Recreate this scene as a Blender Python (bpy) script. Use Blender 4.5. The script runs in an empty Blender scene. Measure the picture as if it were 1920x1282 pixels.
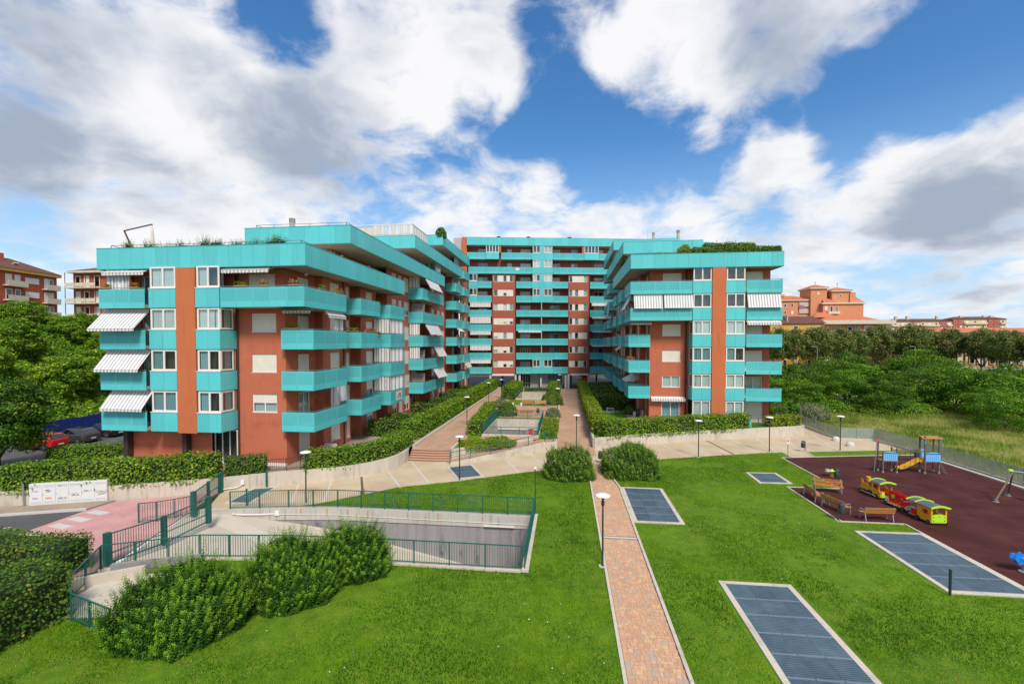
import bpy, bmesh, math, random
import numpy as np
from mathutils import Vector, Matrix

random.seed(7)
RNG = np.random.default_rng(11)
R = math.radians
scene = bpy.context.scene
col = scene.collection

# ------------------------------------------------------------------ camera
cam_data = bpy.data.cameras.new('camera')
cam = bpy.data.objects.new('camera', cam_data)
col.objects.link(cam)
cam.location = (0, 0, 10.2)
cam.rotation_euler = (R(90 - 1.4), 0, R(6.82))
cam_data.sensor_width = 36
cam_data.lens = 15.994
cam_data.shift_y = 0.0119
cam_data.clip_start = 0.1
cam_data.clip_end = 6000
scene.camera = cam
scene.render.resolution_x = 1024
scene.render.resolution_y = 683

# ------------------------------------------------------------------ exposure
vs = scene.view_settings
vs.view_transform = 'Standard'
vs.look = 'None'
vs.exposure = 0.44
vs.gamma = 1.0

# ------------------------------------------------------------------ sun
SUN_EL, SUN_AZ = 50, 157          # azimuth measured from +Y towards +X
sd = bpy.data.lights.new('sun', 'SUN')
sd.energy = 2.9
sd.angle = R(14)
sd.color = (1.0, 0.92, 0.80)
sun = bpy.data.objects.new('sun', sd)
col.objects.link(sun)
to_sun = Vector((math.sin(R(SUN_AZ)) * math.cos(R(SUN_EL)), math.cos(R(SUN_AZ)) * math.cos(R(SUN_EL)), math.sin(R(SUN_EL))))
sun.rotation_euler = to_sun.to_track_quat('Z', 'Y').to_euler()

# ------------------------------------------------------------------ world: Nishita sky with a layer of broken cumulus
world = bpy.data.worlds.new('World')
scene.world = world
world.use_nodes = True
wt = world.node_tree
wt.nodes.clear()
def wn(t, **kw):
    n = wt.nodes.new(t)
    for k, v in kw.items():
        setattr(n, k, v)
    return n
def wl(a, b):
    wt.links.new(a, b)
def wmath(op, a, b=None, c=None, clamp=False):
    n = wn('ShaderNodeMath', operation=op, use_clamp=clamp)
    for i, x in enumerate((a, b, c)):
        if x is None:
            continue
        if isinstance(x, (int, float)):
            n.inputs[i].default_value = x
        else:
            wl(x, n.inputs[i])
    return n.outputs[0]
def wsmooth(x, lo, hi):
    n = wn('ShaderNodeMapRange', interpolation_type='SMOOTHSTEP')
    wl(x, n.inputs['Value'])
    n.inputs['From Min'].default_value = lo
    n.inputs['From Max'].default_value = hi
    return n.outputs['Result']
def wmix(f, a, b):
    n = wn('ShaderNodeMix', data_type='RGBA')
    wl(f, n.inputs['Factor'])
    for i, x in ((6, a), (7, b)):
        if isinstance(x, tuple):
            n.inputs[i].default_value = x + (1,)
        else:
            wl(x, n.inputs[i])
    return n.outputs[2]
def wnoise(vec, scale, detail, rough, dist=0.0):
    n = wn('ShaderNodeTexNoise')
    wl(vec, n.inputs['Vector'])
    n.inputs['Scale'].default_value = scale
    n.inputs['Detail'].default_value = detail
    n.inputs['Roughness'].default_value = rough
    n.inputs['Distortion'].default_value = dist
    return n.outputs['Fac']

tc = wn('ShaderNodeTexCoord')
sep = wn('ShaderNodeSeparateXYZ')
wl(tc.outputs['Generated'], sep.inputs[0])
zz = wmath('ADD', wmath('MAXIMUM', sep.outputs[2], 0.0), 0.30)
comb = wn('ShaderNodeCombineXYZ')
wl(wmath('DIVIDE', sep.outputs[0], zz), comb.inputs[0])
wl(wmath('DIVIDE', sep.outputs[1], zz), comb.inputs[1])
plane = comb.outputs[0]

def blobs(lst):
    """weighted sum of soft round patches; every entry is a sky direction, a half-width in degrees and a weight"""
    acc = None
    for dx, dy, dz, wdeg, amp in lst:
        n = wn('ShaderNodeVectorMath', operation='DOT_PRODUCT')
        wl(tc.outputs['Generated'], n.inputs[0])
        n.inputs[1].default_value = (dx, dy, dz)
        c0 = math.cos(R(wdeg * 1.45))
        v = wmath('MULTIPLY_ADD', n.outputs['Value'], amp / (1 - c0), -c0 * amp / (1 - c0))
        v = wmath('MAXIMUM' if amp > 0 else 'MINIMUM', v, 0.0)
        acc = v if acc is None else wmath('ADD', acc, v)
    return acc
COVER = [(-0.469,0.711,0.524,3.9,-0.62), (-0.186,0.867,0.463,2.5,-0.32), (-0.055,0.820,0.570,2.2,-0.26), (-0.034,0.886,0.463,3.9,-0.38), (0.018,0.919,0.394,5.2,-0.46), (0.103,0.937,0.334,4.7,-0.36), (0.188,0.904,0.384,3.8,-0.34), (0.268,0.910,0.317,3.2,-0.24), (0.578,0.715,0.394,5.2,-0.46), (0.515,0.781,0.354,5.2,-0.46), (0.417,0.817,0.399,3.1,-0.28), (0.334,0.860,0.385,2.9,-0.24), (0.615,0.717,0.328,2.8,-0.25), (0.456,0.840,0.293,2.8,-0.28), (0.167,0.945,0.281,2.9,-0.22), (0.353,0.904,0.242,3.1,-0.22), (-0.166,0.927,0.336,3.1,-0.18), (-0.795,0.582,0.174,3.0,-0.24), (0.558,0.826,0.073,5.9,-0.14), (-0.110,0.919,0.379,2.4,-0.20), (-0.351,0.805,0.479,8.6,0.26), (-0.195,0.818,0.542,5.7,0.30), (-0.134,0.867,0.480,2.7,0.22), (-0.656,0.630,0.416,10.0,0.22), (-0.593,0.735,0.328,10.3,0.24), (0.146,0.837,0.528,5.4,0.34), (0.083,0.853,0.515,3.1,0.20), (0.256,0.845,0.470,2.9,0.26), (0.418,0.764,0.492,5.2,0.34), (0.387,0.858,0.339,2.9,0.30), (0.329,0.893,0.308,2.3,0.24), (0.248,0.890,0.383,1.3,0.20), (0.581,0.768,0.268,5.7,0.36), (0.628,0.731,0.267,3.8,0.30), (0.512,0.822,0.249,3.9,0.28), (0.437,0.867,0.238,2.9,0.25), (-0.003,0.947,0.320,3.7,0.24), (-0.114,0.953,0.282,5.7,0.24), (0.200,0.953,0.229,6.4,0.24), (-0.752,0.628,0.202,5.5,0.14), (0.492,0.856,0.160,6.0,0.14), (-0.395,0.736,0.549,2.3,0.15)]
GREY = [(-0.705,0.559,0.437,4.4,0.75), (-0.621,0.632,0.463,3.3,0.50), (-0.770,0.555,0.314,3.3,0.70), (-0.588,0.696,0.412,3.2,0.65), (-0.440,0.815,0.377,6.1,0.85), (-0.533,0.764,0.365,4.1,0.40), (-0.740,0.619,0.263,5.4,0.72), (-0.657,0.704,0.269,3.8,0.60), (-0.778,0.571,0.262,3.4,0.50), (-0.346,0.772,0.533,3.4,0.45), (-0.154,0.807,0.570,4.5,0.55), (0.402,0.776,0.486,6.2,0.70), (0.290,0.795,0.533,3.5,0.35), (0.605,0.761,0.233,4.5,0.62), (0.553,0.800,0.231,3.7,0.45), (0.646,0.735,0.207,3.5,0.40), (0.421,0.888,0.187,6.0,0.25), (0.579,0.802,0.147,4.9,0.40), (-0.678,0.608,0.413,5.7,0.20), (0.187,0.820,0.541,2.8,0.30), (-0.587,0.765,0.263,4.7,0.25)]
cover = blobs(COVER)
grey = blobs(GREY)
warp = wn('ShaderNodeVectorMath', operation='MULTIPLY_ADD')
wnz = wn('ShaderNodeTexNoise')
wl(plane, wnz.inputs['Vector'])
wnz.inputs['Scale'].default_value = 3.0
wnz.inputs['Detail'].default_value = 2
wl(wnz.outputs['Color'], warp.inputs[0])
warp.inputs[1].default_value = (0.22, 0.22, 0)
wl(plane, warp.inputs[2])
f1 = wnoise(warp.outputs[0], 3.1, 8, 0.60)
f3 = wnoise(warp.outputs[0], 2.6, 5, 0.55)
low = wsmooth(sep.outputs[2], 0.42, 0.0)
dens = wmath('ADD', wmath('MULTIPLY_ADD', f1, 2.1, -0.44), wmath('MULTIPLY_ADD', low, 0.10, wmath('MULTIPLY', cover, 1.0)))
alpha = wsmooth(dens, 0.40, 0.90)
shade = wmath('ADD', grey, wmath('MULTIPLY_ADD', f3, 2.8, -1.36))
shade = wmath('ADD', shade, wmath('MULTIPLY_ADD', f1, 2.2, -1.1))
shade = wsmooth(shade, 0.0, 1.45)
cloudcol = wmix(shade, (8.3, 8.3, 8.45), (3.3, 3.9, 4.9))
sky = wn('ShaderNodeTexSky', sky_type='NISHITA')
sky.sun_disc = False
sky.sun_elevation = R(SUN_EL)
sky.sun_rotation = R(SUN_AZ)
sky.air_density = 1.0
sky.dust_density = 0.5
sky.ozone_density = 2.0
hs = wn('ShaderNodeHueSaturation')
hs.inputs['Saturation'].default_value = 1.30
hs.inputs['Value'].default_value = 1.45
wl(sky.outputs[0], hs.inputs['Color'])
clear = wmix(wmath('MULTIPLY', low, 0.85), hs.outputs[0], (4.4, 6.3, 8.4))
skyall = wmix(alpha, clear, cloudcol)
bg = wn('ShaderNodeBackground')
bg.inputs['Strength'].default_value = 0.085
wl(skyall, bg.inputs['Color'])
wo = wn('ShaderNodeOutputWorld')
wl(bg.outputs[0], wo.inputs['Surface'])
world.cycles.sampling_method = 'NONE'

# ================================================================== helpers
class MB:
    """collects simple solids; build() links them as one mesh object"""
    def __init__(s):
        s.v, s.f, s.m = [], [], []
    def add(s, vs_, fs, mi=0):
        b = len(s.v)
        s.v += [tuple(p) for p in vs_]
        s.f += [tuple(b + i for i in q) for q in fs]
        s.m += [mi] * len(fs)
    def hexa(s, c, mi=0):
        s.add(c, [(0, 3, 2, 1), (4, 5, 6, 7), (0, 1, 5, 4), (1, 2, 6, 5), (2, 3, 7, 6), (3, 0, 4, 7)], mi)
    def box(s, x0, x1, y0, y1, z0, z1, mi=0):
        s.hexa([(x0, y0, z0), (x1, y0, z0), (x1, y1, z0), (x0, y1, z0), (x0, y0, z1), (x1, y0, z1), (x1, y1, z1), (x0, y1, z1)], mi)
    def obox(s, c, dims, rz=0, mi=0):
        ca, sa = math.cos(rz), math.sin(rz)
        hx, hy, hz = dims[0] / 2, dims[1] / 2, dims[2] / 2
        pts = []
        for z in (-hz, hz):
            for x, y in ((-hx, -hy), (hx, -hy), (hx, hy), (-hx, hy)):
                pts.append((c[0] + x * ca - y * sa, c[1] + x * sa + y * ca, c[2] + z))
        s.hexa(pts, mi)
    def bar(s, p, q, w, h=None, mi=0):
        p, q = Vector(p), Vector(q)
        h = w if h is None else h
        d = (q - p).normalized()
        up = Vector((0, 0, 1)) if abs(d.z) < 0.99 else Vector((0, 1, 0))
        a = d.cross(up).normalized() * (w / 2)
        b = a.cross(d).normalized() * (h / 2)
        s.hexa([p - a - b, p + a - b, p + a + b, p - a + b, q - a - b, q + a - b, q + a + b, q - a + b], mi)
    def tube(s, p, q, r0, r1=None, n=8, mi=0, cap=True):
        p, q = Vector(p), Vector(q)
        r1 = r0 if r1 is None else r1
        d = (q - p).normalized()
        up = Vector((0, 0, 1)) if abs(d.z) < 0.99 else Vector((1, 0, 0))
        a = d.cross(up).normalized()
        b = a.cross(d)
        vs_ = []
        for c, r in ((p, r0), (q, r1)):
            for i in range(n):
                t = 2 * math.pi * i / n
                vs_.append(c + a * (r * math.cos(t)) + b * (r * math.sin(t)))
        fs = [(i, (i + 1) % n, n + (i + 1) % n, n + i) for i in range(n)]
        if cap:
            fs += [tuple(range(n - 1, -1, -1)), tuple(range(n, 2 * n))]
        s.add(vs_, fs, mi)
    def lathe(s, c, prof, n=16, mi=0, sx=1.0, sy=1.0):
        vs_ = []
        for r, z in prof:
            for i in range(n):
                t = 2 * math.pi * i / n
                vs_.append((c[0] + r * sx * math.cos(t), c[1] + r * sy * math.sin(t), c[2] + z))
        fs = []
        for k in range(len(prof) - 1):
            for i in range(n):
                j = (i + 1) % n
                fs.append((k * n + i, k * n + j, (k + 1) * n + j, (k + 1) * n + i))
        fs.append(tuple(range(n - 1, -1, -1)))
        fs.append(tuple((len(prof) - 1) * n + i for i in range(n)))
        s.add(vs_, fs, mi)
    def prism(s, pts, z0, z1, mi=0):
        n = len(pts)
        vs_ = [(x, y, z0) for x, y in pts] + [(x, y, z1) for x, y in pts]
        fs = [tuple(range(n - 1, -1, -1)), tuple(range(n, 2 * n))]
        fs += [(i, (i + 1) % n, n + (i + 1) % n, n + i) for i in range(n)]
        s.add(vs_, fs, mi)
    def extrude(s, pts, off, mi=0):
        n = len(pts)
        off = Vector(off)
        vs_ = [Vector(p) for p in pts] + [Vector(p) + off for p in pts]
        fs = [tuple(range(n - 1, -1, -1)), tuple(range(n, 2 * n))]
        fs += [(i, (i + 1) % n, n + (i + 1) % n, n + i) for i in range(n)]
        s.add(vs_, fs, mi)
    def quad(s, a, b, c, d, mi=0):
        s.add([a, b, c, d], [(0, 1, 2, 3)], mi)
    def path(s, pts, r, n=6, mi=0):
        for a, b in zip(pts[:-1], pts[1:]):
            s.tube(a, b, r, n=n, mi=mi)
    def build(s, name, mats, parent=None, smooth=False, local=False, fix=True):
        me = bpy.data.meshes.new(name)
        vv = s.v
        if parent is not None and not local:
            root = parent
            while root.parent:
                root = root.parent
            inv = root.matrix_basis.inverted()
            vv = [tuple(inv @ Vector(p)) for p in s.v]
        me.from_pydata(vv, [], s.f)
        if not isinstance(mats, (list, tuple)):
            mats = [mats]
        for m in mats:
            me.materials.append(m)
        if len(mats) > 1:
            me.polygons.foreach_set('material_index', s.m)
        if fix:
            bm = bmesh.new()
            bm.from_mesh(me)
            bmesh.ops.recalc_face_normals(bm, faces=bm.faces)
            bm.to_mesh(me)
            bm.free()
        if smooth:
            me.polygons.foreach_set('use_smooth', [True] * len(me.polygons))
            try:
                me.set_sharp_from_angle(angle=R(38))
            except Exception:
                pass
        me.update()
        o = bpy.data.objects.new(name, me)
        col.objects.link(o)
        if parent is not None:
            o.parent = parent
        return o

def thing(name, label, cat, loc=(0, 0, 0), rz=0, group=None):
    o = bpy.data.objects.new(name, None)
    o.empty_display_size = 0.2
    col.objects.link(o)
    o.location = loc
    o.rotation_euler = (0, 0, rz)
    o.matrix_basis = Matrix.Translation(loc) @ Matrix.Rotation(rz, 4, 'Z')
    return tag(o, label, cat, group)
def tag(o, label, cat, group=None):
    o['label'] = label
    o['category'] = cat
    if group:
        o['group'] = group
    return o
def struct(o):
    o['kind'] = 'structure'
    return o
def stuff(o):
    o['kind'] = 'stuff'
    return o
def copy_tree(o, parent=None):
    c = o.copy()
    col.objects.link(c)
    c.parent = parent
    for ch in list(o.children):
        copy_tree(ch, c)
    return c

_cubes = {}
def cube_mesh(m):
    if m.name not in _cubes:
        b = MB()
        b.box(-.5, .5, -.5, .5, -.5, .5)
        me = bpy.data.meshes.new('piece_' + m.name)
        me.from_pydata(b.v, [], b.f)
        me.materials.append(m)
        _cubes[m.name] = me
    return _cubes[m.name]
def root_of(p):
    while p.parent:
        p = p.parent
    return p
def piece(name, parent, m, center, dims, rz=0.0, rx=0.0):
    """one cheap box-shaped piece sharing its mesh with alike pieces; center in world coordinates"""
    o = bpy.data.objects.new(name, cube_mesh(m))
    col.objects.link(o)
    mw = Matrix.Translation(center) @ Matrix.Rotation(rz, 4, 'Z') @ Matrix.Rotation(rx, 4, 'X')
    if parent is not None:
        mw = root_of(parent).matrix_basis.inverted() @ mw
        o.parent = parent
    o.matrix_basis = mw @ Matrix.Diagonal((dims[0], dims[1], dims[2], 1))
    return o

class Fr:
    """a facade's frame: s runs along it, n stands out of it, z up"""
    def __init__(s, o, ang, flip=False):
        s.o = Vector((o[0], o[1], 0))
        s.ang = ang
        s.d = Vector((math.cos(ang), math.sin(ang), 0))
        s.n = Vector((math.sin(ang), -math.cos(ang), 0))   # right-hand side of travel
        if flip:
            s.n = -s.n
    def p(s, a, n, z):
        q = s.o + s.d * a + s.n * n
        return (q.x, q.y, z)
    def box(s, mb, s0, s1, n0, n1, z0, z1, mi=0):
        mb.hexa([s.p(s0, n0, z0), s.p(s1, n0, z0), s.p(s1, n1, z0), s.p(s0, n1, z0), s.p(s0, n0, z1), s.p(s1, n0, z1), s.p(s1, n1, z1), s.p(s0, n1, z1)], mi)
    def piece(s, name, parent, m, s0, s1, n0, n1, z0, z1):
        c = s.p((s0 + s1) / 2, (n0 + n1) / 2, (z0 + z1) / 2)
        return piece(name, parent, m, c, (abs(s1 - s0), abs(n1 - n0), abs(z1 - z0)), s.ang)

# ================================================================== materials
def nodes_of(name):
    m = bpy.data.materials.new(name)
    m.use_nodes = True
    nt = m.node_tree
    nt.nodes.clear()
    out = nt.nodes.new('ShaderNodeOutputMaterial')
    return m, nt, out
class NT:
    def __init__(s, nt):
        s.nt = nt
    def n(s, t, **kw):
        x = s.nt.nodes.new(t)
        for k, v in kw.items():
            setattr(x, k, v)
        return x
    def l(s, a, b):
        s.nt.links.new(a, b)
    def put(s, sock, val):
        if isinstance(val, (int, float)):
            sock.default_value = val
        elif isinstance(val, tuple):
            sock.default_value = val + (1,) if len(val) == 3 and sock.type == 'RGBA' else val
        else:
            s.l(val, sock)
    def math(s, op, a, b=None, clamp=False):
        x = s.n('ShaderNodeMath', operation=op, use_clamp=clamp)
        s.put(x.inputs[0], a)
        if b is not None:
            s.put(x.inputs[1], b)
        return x.outputs[0]
    def mix(s, f, a, b, blend='MIX'):
        x = s.n('ShaderNodeMix', data_type='RGBA', blend_type=blend)
        s.put(x.inputs['Factor'], f)
        s.put(x.inputs[6], a)
        s.put(x.inputs[7], b)
        return x.outputs[2]
    def noise(s, vec, scale, detail=5, rough=.55, dist=0.0, out='Fac'):
        x = s.n('ShaderNodeTexNoise')
        if vec is not None:
            s.l(vec, x.inputs['Vector'])
        x.inputs['Scale'].default_value = scale
        x.inputs['Detail'].default_value = detail
        x.inputs['Roughness'].default_value = rough
        x.inputs['Distortion'].default_value = dist
        return x.outputs[out]
    def ramp(s, v, lo, hi, a=0.0, b=1.0, smooth=True):
        x = s.n('ShaderNodeMapRange', interpolation_type='SMOOTHSTEP' if smooth else 'LINEAR')
        s.put(x.inputs['Value'], v)
        x.inputs['From Min'].default_value = lo
        x.inputs['From Max'].default_value = hi
        x.inputs['To Min'].default_value = a
        x.inputs['To Max'].default_value = b
        return x.outputs['Result']
    def pos(s, scale=(1, 1, 1)):
        g = s.n('ShaderNodeNewGeometry')
        if scale == (1, 1, 1):
            return g.outputs['Position']
        v = s.n('ShaderNodeVectorMath', operation='MULTIPLY')
        s.l(g.outputs['Position'], v.inputs[0])
        v.inputs[1].default_value = scale
        return v.outputs[0]
    def bump(s, h, strength=.3, dist=.02):
        b = s.n('ShaderNodeBump')
        b.inputs['Strength'].default_value = strength
        b.inputs['Distance'].default_value = dist
        s.l(h, b.inputs['Height'])
        return b.outputs[0]
    def scalecol(s, c, f):
        x = s.n('ShaderNodeVectorMath', operation='SCALE')
        s.put(x.inputs[0], c)
        s.put(x.inputs['Scale'], f)
        return x.outputs[0]
    def bsdf(s, colr, rough=.6, normal=None, metallic=0.0, spec=.4):
        b = s.n('ShaderNodeBsdfPrincipled')
        s.put(b.inputs['Base Color'], colr)
        s.put(b.inputs['Roughness'], rough)
        s.put(b.inputs['Metallic'], metallic)
        s.put(b.inputs['Specular IOR Level'], spec)
        if normal is not None:
            s.l(normal, b.inputs['Normal'])
        return b.outputs[0]

def M(name, c, rough=.6, var=.18, ns=1.5, c2=None, mask=(.5, .75), bump=.0, bscale=25, objvar=0.0, metallic=0.0, spec=.4, streak=0.0):
    """plain procedural surface: broad tone variation, optional second colour in patches, vertical rain streaks, fine bump"""
    m, nt, out = nodes_of(name)
    k = NT(nt)
    p = k.pos()
    f = k.math('ADD', k.math('MULTIPLY', k.math('SUBTRACT', k.noise(p, ns, 6, .6), .5), 2 * var), 1.0)
    if objvar:
        oi = k.n('ShaderNodeObjectInfo')
        f = k.math('MULTIPLY', f, k.ramp(oi.outputs['Random'], 0, 1, 1 - objvar, 1 + objvar, False))
    base = c
    if c2 is not None:
        base = k.mix(k.ramp(k.noise(p, ns * 1.7, 7, .62), mask[0], mask[1]), c, c2)
    if streak:
        st = k.ramp(k.noise(k.pos((3.2, 3.2, .22)), 1.6, 6, .65), .52, .78, 1.0, 1.0 - streak)
        f = k.math('MULTIPLY', f, st)
    colr = k.scalecol(base if not isinstance(base, tuple) else base, f) if not isinstance(base, tuple) else None
    if colr is None:
        rgb = k.n('ShaderNodeRGB')
        rgb.outputs[0].default_value = base + (1,)
        colr = k.scalecol(rgb.outputs[0], f)
    nrm = k.bump(k.noise(p, bscale, 4, .6), bump, .02) if bump else None
    k.l(k.bsdf(colr, rough, nrm, metallic, spec), out.inputs['Surface'])
    return m

MT = {}
TQ = (.098, .53, .55)
MT['panel'] = M('turquoise_panel', TQ, .36, .07, .6, objvar=.07, streak=.20, spec=.5)
MT['panel_trim'] = M('turquoise_trim', (.035, .33, .33), .4, .06)
MT['rail'] = M('grey_green_rail', (.16, .27, .27), .35, .1, metallic=.3)
MT['orange'] = M('orange_render', (.49, .138, .072), .85, .12, .5, c2=(.38, .105, .055), bump=.25, bscale=60, streak=.24)
MT['pillar'] = M('bright_orange_render', (.52, .148, .055), .85, .14, .5, bump=.25, bscale=60, streak=.22)
MT['redwall'] = M('dark_red_brick_render', (.36, .10, .058), .85, .10, .4, bump=.3, bscale=40, streak=.12)
MT['soffit'] = M('cream_soffit', (.50, .44, .36), .8, .1, .8)
MT['white'] = M('white_painted_metal', (.74, .71, .66), .4, .05, 2)
MT['shutter'] = None
MT['core'] = M('dim_interior', (.09, .08, .07), .9, .2, .6)  # dark colour stands in for unlit rooms behind the glass
MT['concrete'] = M('pale_concrete', (.53, .47, .385), .85, .18, .5, c2=(.38, .335, .27), bump=.25, bscale=30, streak=.42)
MT['concrete_band'] = M('ramp_wall_concrete', (.46, .43, .38), .85, .14, .8, c2=(.55, .50, .43), bump=.2, streak=.5)
MT['plaster'] = None
MT['ramp'] = M('ramp_concrete', (.47, .42, .34), .85, .12, .5, c2=(.40, .36, .29))
MT['asphalt'] = M('asphalt', (.085, .083, .085), .9, .15, .35, c2=(.12, .115, .11), bump=.3, bscale=70)
MT['greenmetal'] = M('dark_green_metal', (.012, .105, .085), .4, .12, 3)
MT['darkpole'] = M('charcoal_metal', (.035, .045, .05), .45, .1, 4)
MT['steel'] = M('galvanised_steel', (.40, .42, .44), .4, .12, 4, metallic=.6)
MT['pipe'] = M('brown_drainpipe', (.045, .03, .026), .5, .1)
MT['lampwhite'] = M('opal_lamp_cover', (.82, .82, .82), .3, .02)
MT['tyre'] = M('black_rubber', (.02, .02, .02), .7, .1)
MT['blackplastic'] = M('dark_bin_plastic', (.03, .035, .042), .45, .1)
MT['roofred'] = M('red_roof_tiles', (.50, .16, .075), .85, .22, 1.0, c2=(.30, .075, .035), bump=.5, bscale=6)
MT['roofbrown'] = M('brown_roof_tiles', (.12, .05, .036), .85, .3, .8, c2=(.2, .075, .045), bump=.5, bscale=6)
MT['cornice'] = M('cream_cornice', (.62, .55, .42), .8, .1, .8, streak=.2)
MT['brickfar'] = M('salmon_brick', (.62, .25, .125), .85, .12, .4, streak=.12)
MT['brickred'] = M('red_brick', (.40, .095, .045), .85, .12, .4, streak=.12)
MT['creamwall'] = M('cream_render', (.60, .48, .27), .85, .1, .4, streak=.2)
MT['yellowwall'] = M('ochre_render', (.60, .34, .07), .85, .1, .4, streak=.2)
MT['palewall'] = M('pale_stone_cladding', (.50, .48, .45), .7, .1, 1.2)
MT['bark'] = M('bark', (.07, .055, .04), .9, .3, 5, bump=.6, bscale=14)
MT['soil'] = M('dry_soil', (.17, .12, .07), .95, .3, 2.5, bump=.5)
MT['wood'] = M('varnished_slats', (.42, .17, .045), .5, .2, 5, objvar=.15)
MT['wood_dark'] = M('weathered_posts', (.16, .11, .08), .8, .25, 6, objvar=.15)
MT['wood_pale'] = M('pale_timber', (.45, .27, .12), .7, .2, 6, objvar=.12)
MT['orangeplay'] = M('orange_play_board', (.85, .36, .02), .35, .05, 2)
MT['limeplay'] = M('lime_play_board', (.42, .74, .03), .35, .05, 2)
MT['redplay'] = M('red_play_board', (.78, .02, .014), .35, .05, 2)
MT['blueplay'] = M('sky_blue_play_board', (.17, .48, .85), .35, .05, 2)
MT['deepblueplay'] = M('blue_play_board', (.015, .22, .68), .35, .05, 2)
MT['yellowplay'] = M('yellow_slide_plastic', (.74, .42, .02), .3, .05, 2)
MT['roofgrey'] = M('grey_play_roof', (.10, .11, .12), .5, .1, 3)
MT['cabinet'] = M('white_cabinet_paint', (.66, .66, .65), .45, .06, 1.5, streak=.12)
MT['rust'] = M('rust', (.50, .19, .035), .9, .3, 6)
MT['bluebarrier'] = M('blue_corrugated_barrier', (.012, .03, .17), .45, .15, 1.5, streak=.2)
MT['stoneband'] = M('pale_stone_band', (.52, .50, .47), .7, .1, 1.5)
MT['brownband'] = M('brown_drain_channel', (.12, .075, .05), .7, .2, 3)
MT['redflower'] = M('red_petals', (.55, .02, .03), .7, .2, 20)
MT['pinkflower'] = M('pink_petals', (.70, .10, .22), .7, .2, 20)
MT['canvas'] = M('cream_canvas', (.66, .60, .50), .85, .08, 4)
MT['inkblack'] = M('black_spray_paint', (.03, .03, .035), .6, .1)
MT['inkpurple'] = M('purple_spray_paint', (.32, .12, .36), .6, .1)
MT['inkorange'] = M('orange_spray_paint', (.75, .16, .04), .6, .1)
MT['inkblue'] = M('blue_paint', (.08, .25, .55), .6, .1)
MT['inkred'] = M('red_paint', (.65, .05, .03), .6, .1)
MT['inkgreen'] = M('green_paint', (.05, .35, .10), .6, .1)
MT['terracotta'] = M('terracotta', (.38, .15, .07), .8, .15, 5)
MT['gravel'] = M('roof_gravel', (.28, .26, .24), .95, .2, 3)
MT['tankgrey'] = M('grey_tile_cladding', (.42, .41, .42), .6, .1, 2)

def special(name, fn):
    m, nt, out = nodes_of(name)
    sh = fn(NT(nt))
    nt.links.new(sh, out.inputs['Surface'])
    return m
def _perf(k):
    """sheet metal with a perforated field: the holes let light through"""
    tcn = k.n('ShaderNodeTexCoord')
    sp = k.n('ShaderNodeSeparateXYZ')
    k.l(tcn.outputs['Generated'], sp.inputs[0])
    inz = k.math('MULTIPLY', k.math('GREATER_THAN', sp.outputs[2], .30), k.math('LESS_THAN', sp.outputs[2], .93))
    inx = k.math('MULTIPLY', k.math('GREATER_THAN', sp.outputs[0], .04), k.math('LESS_THAN', sp.outputs[0], .96))
    g = k.n('ShaderNodeSeparateXYZ')
    k.l(k.pos(), g.inputs[0])
    s_ = k.math('SINE', k.math('MULTIPLY', k.math('ADD', g.outputs[0], g.outputs[1]), 52.0))
    t_ = k.math('SINE', k.math('MULTIPLY', g.outputs[2], 52.0))
    hole = k.math('ADD', .22, k.math('MULTIPLY', k.math('MULTIPLY', s_, t_), .20))
    fac = k.math('MULTIPLY', k.math('MULTIPLY', inz, inx), hole)
    oi = k.n('ShaderNodeObjectInfo')
    f = k.ramp(oi.outputs['Random'], 0, 1, .95, 1.05, False)
    st = k.ramp(k.noise(k.pos((3.0, 3.0, .2)), 1.5, 5, .6), .5, .8, 1.0, .9)
    rgb = k.n('ShaderNodeRGB')
    rgb.outputs[0].default_value = TQ + (1,)
    b = k.bsdf(k.scalecol(rgb.outputs[0], k.math('MULTIPLY', f, st)), .38, None, 0.0, .45)
    tr = k.n('ShaderNodeBsdfTransparent')
    mx = k.n('ShaderNodeMixShader')
    k.l(fac, mx.inputs[0]); k.l(b, mx.inputs[1]); k.l(tr.outputs[0], mx.inputs[2])
    return mx.outputs[0]
def _plaster(k):
    p = k.pos((1.0, 1.0, .30))
    a = k.ramp(k.noise(p, 1.25, 3, .5), .50, .66)
    d = k.ramp(k.noise(k.pos((1, 1, .6)), 3.2, 6, .7), .35, .7)
    c = k.mix(k.math('MULTIPLY', a, d), (.27, .255, .26), (.085, .085, .095))
    c = k.scalecol(c, k.ramp(k.noise(k.pos((2.2, 2.2, .15)), 1.5, 5, .6), .3, .7, .85, 1.12))
    return k.bsdf(c, .85)
MT['plaster'] = special('stained_grey_plaster', _plaster)
MT['perf'] = special('perforated_turquoise_sheet', _perf)
def _glass(tint, refl):
    def fn(k):
        fr = k.n('ShaderNodeLayerWeight')
        fr.inputs['Blend'].default_value = .5
        fac = k.math('ADD', k.math('POWER', fr.outputs['Facing'], 3.5), refl, clamp=True)
        tr = k.n('ShaderNodeBsdfTransparent')
        tr.inputs['Color'].default_value = tint + (1,)
        gl = k.n('ShaderNodeBsdfGlossy')
        gl.inputs['Roughness'].default_value = .03
        gl.inputs['Color'].default_value = (.92, .95, .98, 1)
        mx = k.n('ShaderNodeMixShader')
        k.l(fac, mx.inputs[0]); k.l(tr.outputs[0], mx.inputs[1]); k.l(gl.outputs[0], mx.inputs[2])
        return mx.outputs[0]
    return fn
MT['glass'] = special('window_glass', _glass((.88, .92, .92), .07))
MT['glass_dark'] = special('dark_tinted_glass', _glass((.10, .12, .13), .10))
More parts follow.
